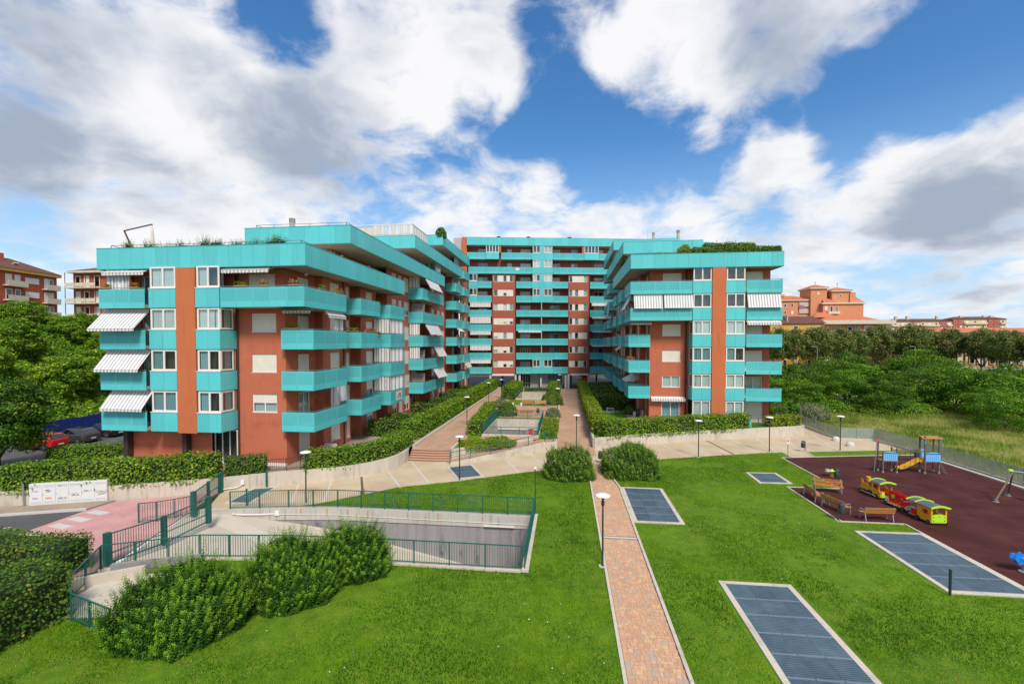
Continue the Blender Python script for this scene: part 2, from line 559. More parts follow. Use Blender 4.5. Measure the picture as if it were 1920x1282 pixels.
def _fencemesh(k):
    b = k.bsdf((.42, .47, .46), .4, None, .2)
    tr = k.n('ShaderNodeBsdfTransparent')
    mx = k.n('ShaderNodeMixShader')
    g = k.n('ShaderNodeSeparateXYZ')
    k.l(k.pos(), g.inputs[0])
    s_ = k.math('SINE', k.math('MULTIPLY', k.math('ADD', g.outputs[0], g.outputs[1]), 50.0))
    k.l(k.math('ADD', .60, k.math('MULTIPLY', s_, .2)), mx.inputs[0])
    k.l(b, mx.inputs[1]); k.l(tr.outputs[0], mx.inputs[2])
    return mx.outputs[0]
MT['fenceglass'] = special('mesh_fence_panel', lambda k: _fencemesh(k))
def lines(name, c, cdark, freq, axis=2, width=.8, rough=.5, mixv=1.0, objvar=.04):
    """painted surface with narrow darker grooves at an even pitch along one axis"""
    def fn(k):
        g = k.n('ShaderNodeSeparateXYZ')
        k.l(k.pos(), g.inputs[0])
        a = g.outputs[axis] if axis < 3 else k.math('ADD', g.outputs[0], g.outputs[1])
        t = k.math('FRACT', k.math('MULTIPLY', a, freq))
        f = k.math('MULTIPLY', k.math('GREATER_THAN', t, width), mixv)
        oi = k.n('ShaderNodeObjectInfo')
        v = k.math('MULTIPLY', k.ramp(oi.outputs['Random'], 0, 1, 1 - objvar, 1 + objvar, False), k.ramp(k.noise(k.pos(), 1.5, 5), .2, .8, .93, 1.05))
        return k.bsdf(k.scalecol(k.mix(f, c, cdark), v), rough, k.bump(t, .15, .01))
    return special(name, fn)
MT['shutter'] = lines('cream_roller_shutter', (.78, .72, .62), (.62, .56, .47), 18, 2, .75)
MT['curtain'] = lines('pale_curtain', (.78, .84, .80), (.52, .60, .58), 7, 3, .55, .9, .8, .2)
MT['curtain_teal'] = lines('teal_curtain', (.30, .50, .52), (.16, .30, .34), 6, 3, .55, .9, .8, .2)
MT['awn_x'] = lines('grey_white_awning_fabric', (.70, .69, .68), (.36, .35, .36), 3.4, 0, .62, .9, 1.0)
MT['awn_y'] = lines('grey_white_awning_cloth', (.70, .69, .68), (.36, .35, .36), 3.4, 1, .62, .9, 1.0)
MT['louvre'] = lines('cream_louvre', (.60, .56, .48), (.42, .39, .33), 3, 3, .8)

def _lawn(k):
    p = k.pos()
    n1 = k.ramp(k.noise(p, .22, 5, .6), .3, .7)
    n2 = k.ramp(k.noise(p, 1.7, 6, .65), .3, .72)
    n3 = k.noise(p, 22, 4, .7)
    c = k.mix(n1, (.05, .135, .005), (.09, .20, .007))
    c = k.mix(k.math('MULTIPLY', n2, .6), c, (.17, .27, .014))
    dry = k.math('MULTIPLY', k.ramp(k.noise(p, .42, 8, .68, .6), .60, .76), .65)
    c = k.mix(dry, c, (.22, .19, .055))
    c = k.scalecol(c, k.ramp(n3, .25, .75, .62, 1.25))
    return k.bsdf(c, .9, k.bump(n3, .6, .04), 0, .15)
MT['lawn'] = special('lawn', _lawn)
def _meadow(k):
    p = k.pos()
    c = k.mix(k.ramp(k.noise(p, .25, 6, .65), .35, .7), (.16, .24, .03), (.30, .31, .07))
    c = k.mix(k.ramp(k.noise(p, 1.3, 6, .7), .5, .8), c, (.34, .31, .11))
    return k.bsdf(k.scalecol(c, k.ramp(k.noise(p, 9, 4, .7), .25, .75, .7, 1.2)), .95, None, 0, .1)
MT['meadow'] = special('meadow_grass', _meadow)
def _ground(k):
    p = k.pos()
    c = k.mix(k.ramp(k.noise(p, .05, 6, .6), .4, .65), (.07, .11, .025), (.15, .15, .08))
    return k.bsdf(c, .95, None, 0, .1)
MT['ground'] = special('far_ground', _ground)
def _hill(k):
    p = k.pos()
    c = k.mix(k.ramp(k.noise(p, .6, 6, .65), .35, .7), (.018, .045, .008), (.045, .095, .012))
    return k.bsdf(c, .95, None, 0, .1)
MT['hill'] = special('overgrown_slope', _hill)
def _plaza(k):
    p = k.pos()
    c = k.mix(k.ramp(k.noise(p, .35, 6, .6), .35, .7), (.46, .35, .23), (.55, .44, .30))
    c = k.mix(k.math('MULTIPLY', k.ramp(k.noise(p, 2.2, 7, .7), .55, .8), .5), c, (.33, .28, .22))
    return k.bsdf(k.scalecol(c, k.ramp(k.noise(p, 40, 3, .6), .3, .7, .88, 1.08)), .85, k.bump(k.noise(p, 40), .15, .01))
MT['plaza'] = special('beige_washed_concrete', _plaza)
def _cobble(ca, cb, cj, sc):
    def fn(k):
        br = k.n('ShaderNodeTexBrick')
        k.l(k.pos(), br.inputs['Vector'])
        br.inputs['Color1'].default_value = ca + (1,)
        br.inputs['Color2'].default_value = cb + (1,)
        br.inputs['Mortar'].default_value = cj + (1,)
        br.inputs['Scale'].default_value = sc
        br.inputs['Mortar Size'].default_value = .018
        br.inputs['Bias'].default_value = -.1
        v = k.ramp(k.noise(k.pos(), .6, 6, .6), .3, .7, .86, 1.1)
        return k.bsdf(k.scalecol(br.outputs['Color'], v), .85, k.bump(br.outputs['Fac'], -.2, .01))
    return special(None, fn) if False else fn
MT['courtbrick'] = special('terracotta_pavers', _cobble((.50, .30, .19), (.40, .23, .15), (.30, .22, .16), 3.2))
MT['pinkpave'] = special('pink_setts', _cobble((.58, .31, .29), (.50, .26, .25), (.40, .23, .22), 4.0))
MT['sidepave'] = special('grey_brown_setts', _cobble((.36, .28, .20), (.30, .23, .17), (.22, .18, .14), 3.5))
def _rubber(k):
    br = k.n('ShaderNodeTexBrick')
    br.offset = 0.0
    k.l(k.pos(), br.inputs['Vector'])
    br.inputs['Color1'].default_value = (.066, .021, .019, 1)
    br.inputs['Color2'].default_value = (.080, .026, .023, 1)
    br.inputs['Mortar'].default_value = (.045, .015, .014, 1)
    br.inputs['Scale'].default_value = 1.0
    br.inputs['Brick Width'].default_value = 1.0
    br.inputs['Row Height'].default_value = .5
    br.inputs['Mortar Size'].default_value = .012
    v = k.math('MULTIPLY', k.ramp(k.noise(k.pos(), .5, 7, .65), .25, .75, .75, 1.3), k.ramp(k.noise(k.pos(), 60, 3, .6), .3, .7, .85, 1.15))
    return k.bsdf(k.scalecol(br.outputs['Color'], v), .9, k.bump(k.noise(k.pos(), 80), .3, .01), 0.0, .1)
MT['rubber'] = special('maroon_rubber_tiles', _rubber)
def _paver(k):
    at = k.n('ShaderNodeAttribute')
    at.attribute_name = 'rnd'
    oi = k.n('ShaderNodeObjectInfo')
    r = k.math('FRACT', k.math('ADD', at.outputs['Fac'], oi.outputs['Random']))
    cr = k.n('ShaderNodeValToRGB')
    k.l(r, cr.inputs[0])
    e = cr.color_ramp
    e.interpolation = 'CONSTANT'
    cols = [(0, (.53, .31, .18)), (.30, (.56, .33, .205)), (.5, (.50, .28, .175)), (.66, (.58, .37, .21)), (.82, (.42, .33, .25)), (.92, (.47, .30, .20))]
    while len(e.elements) < len(cols):
        e.elements.new(.5)
    for el, (q, c) in zip(e.elements, cols):
        el.position = q
        el.color = c + (1,)
    v = k.ramp(k.noise(k.pos(), 14, 5, .65), .25, .75, .85, 1.12)
    return k.bsdf(k.scalecol(cr.outputs[0], v), .85, k.bump(k.noise(k.pos(), 60), .2, .006))
MT['paver'] = special('concrete_paver', _paver)
def _grate(k):
    oi = k.n('ShaderNodeObjectInfo')
    v = k.math('MULTIPLY', k.ramp(oi.outputs['Random'], 0, 1, .9, 1.12, False), k.ramp(k.noise(k.pos(), 3, 5), .3, .7, .9, 1.1))
    return k.bsdf(k.scalecol(k.mix(k.ramp(k.noise(k.pos(), .8, 5), .4, .7), (.085, .135, .175), (.11, .165, .20)), v), .5, None, .25)
MT['grate'] = special('blue_grey_steel_grating', _grate)
MT['pitshade'] = M('pit_shade_sheet', (.03, .045, .06), .9, .2)  # near-black colour paints the shade of a pit that is not dug

def leafmat(name, dark, mid, light, trans=.35, tip=None, rough=.6, spec=.16):
    m, nt, out = nodes_of(name)
    k = NT(nt)
    at = k.n('ShaderNodeAttribute')
    at.attribute_name = 'rnd'
    sp = k.n('ShaderNodeSeparateColor')
    k.l(at.outputs['Color'], sp.inputs[0])
    r = sp.outputs[0]
    c = k.mix(k.ramp(r, 0, .5, 0, 1, False), dark, mid)
    c = k.mix(k.ramp(r, .5, 1, 0, 1, False), c, light)
    if tip:
        c = k.mix(sp.outputs[1], c, tip)
    d = k.bsdf(c, rough, None, 0, spec)
    t = k.n('ShaderNodeBsdfTranslucent')
    k.l(k.scalecol(c, 1.25), t.inputs['Color'])
    mx = k.n('ShaderNodeMixShader')
    mx.inputs[0].default_value = trans
    k.l(d, mx.inputs[1]); k.l(t.outputs[0], mx.inputs[2])
    k.l(mx.outputs[0], out.inputs['Surface'])
    return m
MT['leaf_hedge'] = leafmat('hedge_leaves', (.055, .130, .011), (.125, .255, .017), (.27, .41, .028), tip=(.48, .55, .045))
MT['leaf_hedge_dark'] = leafmat('dark_hedge_leaves', (.045, .100, .014), (.090, .185, .024), (.17, .29, .032), tip=(.38, .36, .05))
MT['leaf_shoot'] = leafmat('shoot_leaves', (.024, .078, .010), (.060, .160, .014), (.135, .29, .020), tip=(.40, .62, .035))
MT['leaf_yellow'] = leafmat('yellow_green_leaves', (0.115, 0.196, 0.014), (0.218, 0.299, 0.021), (0.345, 0.391, 0.029), tip=(0.483, 0.414, 0.034))
MT['leaf_tree'] = leafmat('linden_leaves', (.055, .105, .025), (.115, .18, .038), (.27, .29, .085), tip=(.52, .47, .18))
MT['leaf_robinia'] = leafmat('robinia_leaves', (.036, .105, .010), (.085, .215, .015), (.17, .33, .020), tip=(.36, .50, .03))
MT['leaf_scrub'] = leafmat('scrub_leaves', (.045, .125, .010), (.115, .245, .017), (.24, .39, .024), tip=(.50, .58, .04))
MT['leaf_olive'] = leafmat('grey_green_leaves', (0.120, 0.156, 0.072), (0.216, 0.252, 0.132), (0.324, 0.348, 0.204))
MT['leaf_darktree'] = leafmat('dark_tree_leaves', (.024, .075, .009), (.055, .14, .014), (.12, .23, .02), tip=(.28, .37, .03))
MT['grassblade'] = leafmat('grass_blades', (.030, .088, .003), (.082, .188, .004), (.19, .32, .010), tip=(.46, .38, .12), rough=.9, spec=.03)
MT['tallgrass'] = leafmat('tall_grass_blades', (.14, .22, .028), (.27, .32, .055), (.46, .43, .15), .4, rough=.8)
MT['leafcore'] = M('foliage_shade_core', (.018, .035, .008), .95, .3, 4)  # dark colour stands in for the shade deep inside foliage

MT['darkrust'] = M('dark_rusty_steel', (.09, .04, .026), .8, .2, 4)
MT['leaf_robinia_dark'] = leafmat('dark_robinia_leaves', (.028, .085, .012), (.065, .165, .018), (.13, .27, .024), tip=(.28, .42, .03))
MT['leaf_bush'] = leafmat('pale_bush_leaves', (.045, .115, .016), (.11, .22, .026), (.21, .36, .036), tip=(.42, .56, .05))

# ================================================================== the setting: ground, lawns, plaza, terraces, ramp
from mathutils.geometry import tessellate_polygon
def sheet(name, outer, m, z, holes=(), skirt=None, parent=None, zf=None):
    """flat sheet with optional holes and a skirt down to skirt"""
    loops = [outer] + list(holes)
    pts = [p for lp in loops for p in lp]
    tri = tessellate_polygon([[Vector((p[0], p[1], 0)) for p in lp] for lp in loops])
    b = MB()
    b.add([(p[0], p[1], z if zf is None else zf(p[0], p[1])) for p in pts], [tuple(t) for t in tri])
    me_up = []
    for f in b.f:
        a, c, d = (Vector(b.v[i]) for i in f)
        me_up.append(f if (c - a).cross(d - a).z > 0 else f[::-1])
    b.f = me_up
    if skirt is not None:
        for lp in loops:
            for i in range(len(lp)):
                p, q = lp[i], lp[(i + 1) % len(lp)]
                zp = z if zf is None else zf(*p)
                zq = z if zf is None else zf(*q)
                b.quad((p[0], p[1], skirt), (q[0], q[1], skirt), (q[0], q[1], zq), (p[0], p[1], zp))
    return b.build(name, m, parent, fix=False)

PIT = [(-22.6, 24.75), (-20.6, 25.3), (-17.0, 25.95), (-14.0, 26.3), (-1.95, 26.3), (-1.95, 20.12), (-8.6, 20.12), (-13, 19.95), (-17.2, 19.5), (-20.75, 17.95)]
P1 = [(-8.4, 45.5), (-2.85, 45.5), (-2.85, 55.2), (-8.4, 55.2)]
P2 = [(-8.3, 75.6), (-3.4, 75.6), (-3.4, 86.0), (-8.3, 86.0)]

struct(sheet('ground', [(-3000, -3000), (3000, -3000), (3000, 3000), (-3000, 3000)], MT['ground'], -0.06, [PIT, P1, P2]))
LAWN_L = [(-17.1, 26.3), (-15.77, 26.9), (-13.6, 29.0), (-11.75, 30.84), (-9.8, 31.75), (-7.58, 32.91), (-4.9, 34.6), (-2.5, 35.95), (-1.0, 36.6), (1.0, 37.8), (1.75, 38.3), (1.75, 4), (-18, 4), (-32, 4), (-32, 12.5), (-20.75, 15.0), (-18.4, 16.2), (-17.4, 19.2), (-13, 19.7), (-8.6, 19.85), (-1.7, 19.85), (-1.7, 26.55), (-14, 26.55)]
lawn_l = struct(sheet('lawn', LAWN_L, MT['lawn'], 0.006))
LAWN_R = [(3.8, 4), (19, 4), (19, 27.75), (15.5, 27.75), (15.5, 34.1), (18.95, 34.1), (19.0, 42.7), (20.0, 42.95), (20.05, 45.0), (16.5, 43.9), (11.7, 42.3), (9.1, 41.35), (5.5, 39.9), (3.2, 38.9), (3.8, 32.7)]
lawn_r = struct(sheet('lawn', LAWN_R, MT['lawn'], 0.006))
LAWN_S = [(22.1, 43.5), (28.8, 44.85), (32.0, 45.4), (32.0, 47.0), (29, 46.7), (22.4, 45.4)]
lawn_s = struct(sheet('lawn', LAWN_S, MT['lawn'], 0.012))
WALL_L = [(-35.6, 23.75), (-34.2, 24.3), (-33.15, 24.5), (-29.23, 25.9), (-26.2, 27.1), (-23.43, 28.35), (-21.97, 29.2), (-20.13, 30.27), (-18.4, 31.0), (-16.8, 31.85), (-15.6, 32.75), (-14.7, 33.75), (-14.1, 34.75), (-13.75, 35.9), (-13.6, 37.0), (-13.62, 38.05)]
WALL_R = [(2.75, 44.1), (5.0, 45.5), (7.2, 46.6), (9.35, 47.5), (12.4, 48.75), (15.8, 49.95), (19.2, 51.05), (22.3, 52.15), (25.3, 53.2), (26.3, 53.9)]
PLAZA = [(-23.5, 28.4), (-21.7, 24.95), (-17.0, 26.2), (-15.77, 26.9), (-13.6, 29.0), (-11.75, 30.84), (-9.8, 31.75), (-7.58, 32.91), (-4.9, 34.6), (-2.5, 35.95), (-1.0, 36.6), (1.0, 37.8), (1.75, 38.3), (3.2, 38.9), (5.5, 39.9), (9.1, 41.35), (11.7, 42.3), (16.5, 43.9), (20.05, 45.0), (20.0, 42.95), (22.1, 43.5), (22.4, 45.4), (29, 46.7), (32.2, 47.0), (32.1, 51.4), (28.8, 51.8), (28.6, 54.2), (29.1, 66), (26.0, 66), (26.3, 53.9)] + WALL_R[::-1][1:] + [(2.6, 44.5), (-0.9, 44.5), (-2.1, 44.4), (-9.9, 39), (-13.6, 39)] + WALL_L[::-1][:11]
struct(sheet('plaza', PLAZA, MT['plaza'], 0.0))
PLAY = [(19, 4), (32.25, 4), (32.25, 45.2), (28.8, 44.75), (22.1, 43.35), (19.05, 42.7), (19, 34.05), (15.6, 34.05), (15.6, 27.85), (19, 27.85)]
struct(sheet('playground_surface', PLAY, MT['rubber'], 0.012))
struct(sheet('meadow', [(32.5, -60), (240, -60), (240, 165), (95, 165), (40, 110), (27.2, 95), (29.2, 62), (28.8, 54.2), (29.0, 52.0), (32.3, 51.7), (32.6, 47.8)], MT['meadow'], -0.012))
struct(sheet('street', [(-29.1, 24.3), (-33.2, 22.84), (-45, 18.5), (-75, 8), (-75, -40), (-29.1, -40)], MT['asphalt'], -0.03))
struct(sheet('pink_pavement', [(-28.9, 25.85), (-29.1, 24.3), (-29.1, -40), (-24, -40), (-24, 12), (-21.5, 16.9), (-20.75, 17.95), (-22.6, 24.75), (-23.6, 28.25)], MT['pinkpave'], -0.012))
struct(sheet('pavement', [(-28.9, 25.9), (-29.2, 24.5), (-33.2, 23.0), (-45, 18.7), (-75, 8), (-75, 11), (-45, 20.5), (-35.6, 23.9)], MT['sidepave'], 0.06, skirt=-.05))
struct(sheet('car_park', [(-38.5, 30.5), (-60, 24), (-60, 95), (-38.5, 95)], MT['asphalt'], -0.02))
struct(sheet('grass_verge', [(-35.7, 24.2), (-60, 15), (-60, 24), (-38.5, 30.5), (-35.9, 30.5)], MT['lawn'], 0.02))

# painted crossing blocks and the kerb of the street
for i, yy in enumerate((24.1, 23.05, 22.05, 21.0, 19.95)):
    b = MB()
    b.hexa([(-28.75, yy - .18, -.01), (-27.45, yy - .42, -.01), (-27.3, yy + .06, -.01), (-28.6, yy + .3, -.01), (-28.75, yy - .18, -.004), (-27.45, yy - .42, -.004), (-27.3, yy + .06, -.004), (-28.6, yy + .3, -.004)])
    o = struct(b.build('crossing_block', MT['stoneband']))
kb = MB()
for a, c in (((-29.15, 24.35), (-33.2, 22.9)), ((-33.2, 22.9), (-45, 18.6)), ((-45, 18.6), (-75, 7.9))):
    kb.bar((a[0], a[1], .03), (c[0], c[1], .03), .16, .13)
struct(kb.build('kerb', MT['stoneband']))
lb = MB()
lb.bar((-36.5, 16.5, -.026), (-30.6, 21.6, -.026), .12, .004)
struct(lb.build('road_line', MT['stoneband']))

# stone bands and the two brown drain channels crossing the plaza
for a, c in (((-19.18, 30.55), (-17.1, 26.35)), ((-17.18, 31.5), (-15.5, 27.4)), ((-13.95, 34.39), (-11.6, 30.7)), ((-13.24, 37.66), (-9.89, 31.9)), ((-5.36, 39.6), (-3.67, 35.4)), ((-3.33, 41.6), (-1.5, 37.1)),
             ((9.45, 47.3), (10.8, 42.1)), ((12.02, 48.4), (13.06, 42.9)), ((17.35, 50.2), (17.75, 44.5)), ((20.2, 51.2), (19.6, 45.0)), ((23.3, 52.3), (21.9, 45.5)), ((27.17, 54.0), (25.65, 46.3)), ((-.6, 44.3), (1.1, 37.9))):
    b = MB()
    b.bar((a[0], a[1], .004), (c[0], c[1], .004), .13, .008)
    struct(b.build('stone_band', MT['stoneband']))
for a, c in (((-15.57, 33.0), (-13.59, 29.0)), ((14.6, 49.45), (15.28, 43.6))):
    b = MB()
    b.bar((a[0], a[1], .003), (c[0], c[1], .003), .16, .01)
    struct(b.build('drain_channel', MT['brownband']))

# playground edging, lawn edging
eb = MB()
def edge(pts, w=.1, z0=-.03, z1=.05):
    for a, c in zip(pts[:-1], pts[1:]):
        eb.bar((a[0], a[1], (z0 + z1) / 2), (c[0], c[1], (z0 + z1) / 2), w, z1 - z0)
edge([(18.95, 4), (18.95, 27.8), (15.55, 27.8), (15.55, 34.08), (18.97, 34.08), (19.02, 42.72), (22.1, 43.42), (28.8, 44.8), (32.2, 45.3)])
edge([(22.1, 43.5), (22.38, 45.4)], .1)
struct(eb.build('lawn_edging', MT['concrete']))

# -------------------------------------------------------------- brick path: kerbs and single pavers
PX0, PX1 = 1.86, 3.70
bp = MB()
bp.box(PX0 - .02, PX1 + .02, 4, 38.9, -.05, -.002)
path = struct(bp.build('brick_path', MT['soil']))
kb = MB()
kb.box(PX0 - .13, PX0 - .01, 4, 38.3, -.04, .06)
kb.box(PX1 + .01, PX1 + .13, 4, 32.7, -.04, .06)
kb.bar((PX1 + .07, 32.7, .01), (3.0, 38.8, .01), .12, .1)
kb.build('path_kerb', MT['concrete'], path)
st = MB()
st.box(PX0, PX1, 24.05, 24.2, -.01, .014)
st.build('stone_strip', MT['stoneband'], path)
rows, y = [], 10.5
while y < 38.6:
    d = random.choice((.12, .18, .18, .24))
    xr = PX1 if y < 32.4 else PX1 - (y - 32.4) / 6.2 * .78
    x = PX0 + .01
    while x < xr - .08:
        w = random.choice((.12, .18, .18, .24))
        w = min(w, xr - .01 - x)
        if not (24.02 < y + d / 2 < 24.22):
            rows.append((x, y, w, d))
        x += w
    y += d
rows.sort(key=lambda r: r[1])
rows_near = [r for r in rows if r[1] > 12.6][:300]
near_set = set(rows_near)
for x, y, w, d in rows_near:
    piece('paver', path, MT['paver'], (x + w / 2, y + d / 2, -.004 + random.uniform(-.002, .003)), (w - .008, d - .008, .03))
far = [r for r in rows if r not in near_set]
b = MB()
rn = []
for x, y, w, d in far:
    b.box(x + .004, x + w - .004, y + .004, y + d - .004, -.02, .010 + random.uniform(-.002, .003))
    rn += [random.random()] * 8
pv = stuff(b.build('pavers', MT['paver'], path))
at = pv.data.attributes.new('rnd', 'FLOAT', 'POINT')
at.data.foreach_set('value', rn)

MT['grate_edge'] = M('bare_steel_edge', (.19, .24, .29), .45, .1, 5, metallic=.2)
# -------------------------------------------------------------- steel gratings set in concrete frames
def grating(label, pts, nx, ny, z=.05):
    """pts: outer corners (near-left, near-right, far-right, far-left); nx by ny panels"""
    a, bq, c, d = [Vector((p[0], p[1], 0)) for p in pts]
    g = thing('light_well_grating', label, 'grating', ((a.x + c.x) / 2, (a.y + c.y) / 2, 0), group='steel gratings over the underground light wells')
    def P(s, t):
        return (a * (1 - s) + bq * s) * (1 - t) + (d * (1 - s) + c * s) * t
    L, W = (d - a).length, (bq - a).length
    fw = .22
    fs, ft = fw / W, fw / L
    fb = MB()
    for s0, s1, t0, t1 in ((0, 1, 0, ft), (0, 1, 1 - ft, 1), (0, fs, ft, 1 - ft), (1 - fs, 1, ft, 1 - ft)):
        q = [P(s0, t0), P(s1, t0), P(s1, t1), P(s0, t1)]
        fb.hexa([(p.x, p.y, -.1) for p in q] + [(p.x, p.y, z) for p in q])
    fb.build('concrete_frame', MT['concrete'], g)
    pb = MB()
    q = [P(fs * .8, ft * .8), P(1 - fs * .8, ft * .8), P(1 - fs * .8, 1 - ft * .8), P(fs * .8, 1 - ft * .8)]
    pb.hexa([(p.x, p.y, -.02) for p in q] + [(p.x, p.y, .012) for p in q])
    pb.build('shade_sheet', MT['pitshade'], g)  # thin dark sheet just under the bars, shade put into its colour
    es, et = (1 - 2 * fs) / nx, (1 - 2 * ft) / ny
    ax = (bq - a).normalized()
    rz = math.atan2(ax.y, ax.x)
    w, l = W * es, L * et
    me = None
    for i in range(nx):
        for j in range(ny):
            cpt = P(fs + es * (i + .5), ft + et * (j + .5))
            if me is None:
                mb = MB()
                nb = max(6, int(l / .085))
                for k in range(nb):
                    yy = -l / 2 + .02 + (l - .04) * (k + .5) / nb
                    mb.box(-w / 2 + .02, w / 2 - .02, yy - .029, yy + .029, -.03, 0)
                for xx in (-w / 2 + .004, w / 2 - .024):
                    mb.box(xx, xx + .02, -l / 2 + .004, l / 2 - .004, -.028, .003)
                for yy in (-l / 2 + .004, l / 2 - .028):
                    mb.box(-w / 2 + .024, w / 2 - .024, yy, yy + .024, -.028, .004, 1)
                for xx in (-w / 2 + .06, w / 2 - .10):
                    mb.box(xx, xx + .04, -l / 2 + .03, -l / 2 + .07, -.02, .012, 1)
                o = mb.build('grating_panel', [MT['grate'], MT['grate_edge']], None)
                me = o.data
            else:
                o = bpy.data.objects.new('grating_panel', me)
                col.objects.link(o)
            o.parent = g
            o.matrix_basis = g.matrix_basis.inverted() @ Matrix.Translation((cpt.x, cpt.y, z - .002 + random.uniform(-.002, .002))) @ Matrix.Rotation(rz, 4, 'Z')
    return g
grating('blue-grey steel grating in the lawn beside the brick path, next to the round shrub', [(3.84, 26.25), (6.65, 26.28), (6.68, 32.62), (3.84, 32.62)], 3, 5)
grating('largest blue-grey grating in the bottom foreground lawn, running out of the picture', [(6.45, 11.0), (9.4, 11.0), (9.4, 20.17), (6.48, 20.15)], 3, 8)
grating('long blue-grey grating bordering the maroon playground, with a black post at its corner', [(15.5, 20.25), (18.9, 20.3), (18.9, 26.55), (15.5, 26.45)], 3, 5)
grating('small square blue-grey grating alone in the lawn left of the benches', [(13.95, 34.75), (16.28, 34.85), (16.33, 37.6), (14.03, 37.52)], 2, 2)
grating('small blue-grey grating set in the plaza below the steps', [(-8.13, 33.1), (-6.2, 34.05), (-7.8, 37.35), (-9.8, 36.3)], 1, 2, .03)
grating('narrow blue-grey grating in the plaza behind the ramp fence', [(-21.6, 26.3), (-19.9, 26.35), (-20.3, 30.0), (-21.8, 29.3)], 1, 3, .03)

# -------------------------------------------------------------- sunken vehicle ramp
def ramp_z(x):
    prof = [(-23, -.06), (-20.6, -.22), (-12, -1.65), (-5.8, -3.0), (-1.9, -3.8)]
    if x <= prof[0][0]:
        return prof[0][1]
    for (x0, z0), (x1, z1) in zip(prof[:-1], prof[1:]):
        if x <= x1:
            return z0 + (z1 - z0) * (x - x0) / (x1 - x0)
    return prof[-1][1]
struct(sheet('ramp_floor', PIT[:1] + [(-20.6, 25.3)] + PIT[2:], MT['ramp'], 0, zf=lambda x, y: ramp_z(x) - .01))
def poly_wall(name, label, cat, pts, z0, z1, th, m, maxlen=2.2, group=None, out=1):
    """a wall following a polyline, one part for each cast panel"""
    t = thing(name, label, cat, (pts[0][0], pts[0][1], 0), group=group)
    for a, c in zip(pts[:-1], pts[1:]):
        a, c = Vector(a), Vector(c)
        L = (c - a).length
        n = max(1, round(L / maxlen))
        ang = math.atan2(c.y - a.y, c.x - a.x)
        nn = Vector((-math.sin(ang), math.cos(ang))) * (th / 2 * out)
        for i in range(n):
            p = a.lerp(c, (i + .5) / n) + nn
            piece('panel', t, m, (p.x, p.y, (z0 + z1) / 2 + random.uniform(-.004, .004)), (L / n - .012 + (.1 if n == 1 else 0), th, z1 - z0), ang)
    return t
ramp_w = thing('ramp_wall', 'long stained concrete wall along the far side of the sunken ramp', 'wall', (-12, 26.3, 0))
b1, b2 = MB(), MB()
fp = [(-22.6, 24.75), (-20.6, 25.3), (-17.0, 25.95), (-14.0, 26.3), (-1.95, 26.3)]
for a, c in zip(fp[:-1], fp[1:]):
    n = max(1, round(abs(c[0] - a[0]) / 2.4))
    for i in range(n):
        x0 = a[0] + (c[0] - a[0]) * i / n; x1 = a[0] + (c[0] - a[0]) * (i + 1) / n
        y0 = a[1] + (c[1] - a[1]) * i / n; y1 = a[1] + (c[1] - a[1]) * (i + 1) / n
        ang = math.atan2(y1 - y0, x1 - x0)
        piece('concrete_panel', ramp_w, MT['concrete_band'], ((x0 + x1) / 2, (y0 + y1) / 2 + .12, -.30), (math.hypot(x1 - x0, y1 - y0) - .008, .3, .74), ang)
        b1.hexa([(x0, y0 + .03, ramp_z(x0) - .1), (x1, y1 + .03, ramp_z(x1) - .1), (x1, y1 + .25, ramp_z(x1) - .1), (x0, y0 + .25, ramp_z(x0) - .1), (x0, y0 + .03, -.66), (x1, y1 + .03, -.66), (x1, y1 + .25, -.66), (x0, y0 + .25, -.66)])
b1.build('plaster_face', MT['plaster'], ramp_w)
b2.path([(-20, 25.3, -.3), (-17, 25.88, -.32), (-14, 26.24, -.35), (-2.2, 26.24, -.42)], .016)
b2.box(-4.8, -3.0, 26.16, 26.24, -.60, -.54)
b2.build('cable_pipe', MT['white'], ramp_w)
for xx in (-17.4, -16.2, -14.6, -13.3, -12, -9.5, -7.6, -4.9):
    w = random.uniform(.03, .07)
    h = random.uniform(.2, .55)
    yb = 26.3 if xx > -14 else 26.3 - (-14 - xx) * .117
    piece('rust_streak', ramp_w, MT['rust'], (xx, yb - .034, .02 - h / 2), (w, .006, h))
t = thing('ramp_wall', 'short concrete wall closing the deep right end of the sunken ramp', 'wall', (-1.9, 23, 0))
piece('wall_panel', t, MT['concrete_band'], (-1.82, 23.2, -1.9), (.26, 6.6, 3.9))
piece('coping', t, MT['concrete'], (-1.80, 23.2, .1), (.32, 6.7, .12))
t = thing('ramp_wall', 'low concrete wall along the near side of the sunken ramp behind the bushes', 'wall', (-10, 20, 0))
npts = [(-1.95, 20.0), (-8.6, 20.0), (-13, 19.83), (-17.2, 19.38), (-20.75, 17.83)]
for a, c in zip(npts[:-1], npts[1:]):
    L = math.dist(a, c)
    n = max(1, round(L / 2.4))
    ang = math.atan2(c[1] - a[1], c[0] - a[0])
    for i in range(n):
        f = (i + .5) / n
        piece('panel', t, MT['concrete'], (a[0] + (c[0] - a[0]) * f, a[1] + (c[1] - a[1]) * f, -1.9), (L / n - .008, .24, 3.96), ang)
# pale sunken strip and wall between the hedges and the ramp
t = thing('light_well_wall', 'small grey concrete wall of the light well between hedges and big bush', 'wall', (-19, 17, 0))
piece('panel', t, MT['concrete'], (-19.3, 17.0, .2), (.2, 2.4, .5), R(-55))
piece('panel', t, MT['plaster'], (-18.6, 18.6, .12), (3.6, .2, .34), R(22))
piece('floor_slab', t, MT['concrete'], (-17.5, 16.3, .02), (4.2, 3.2, .04), R(10))

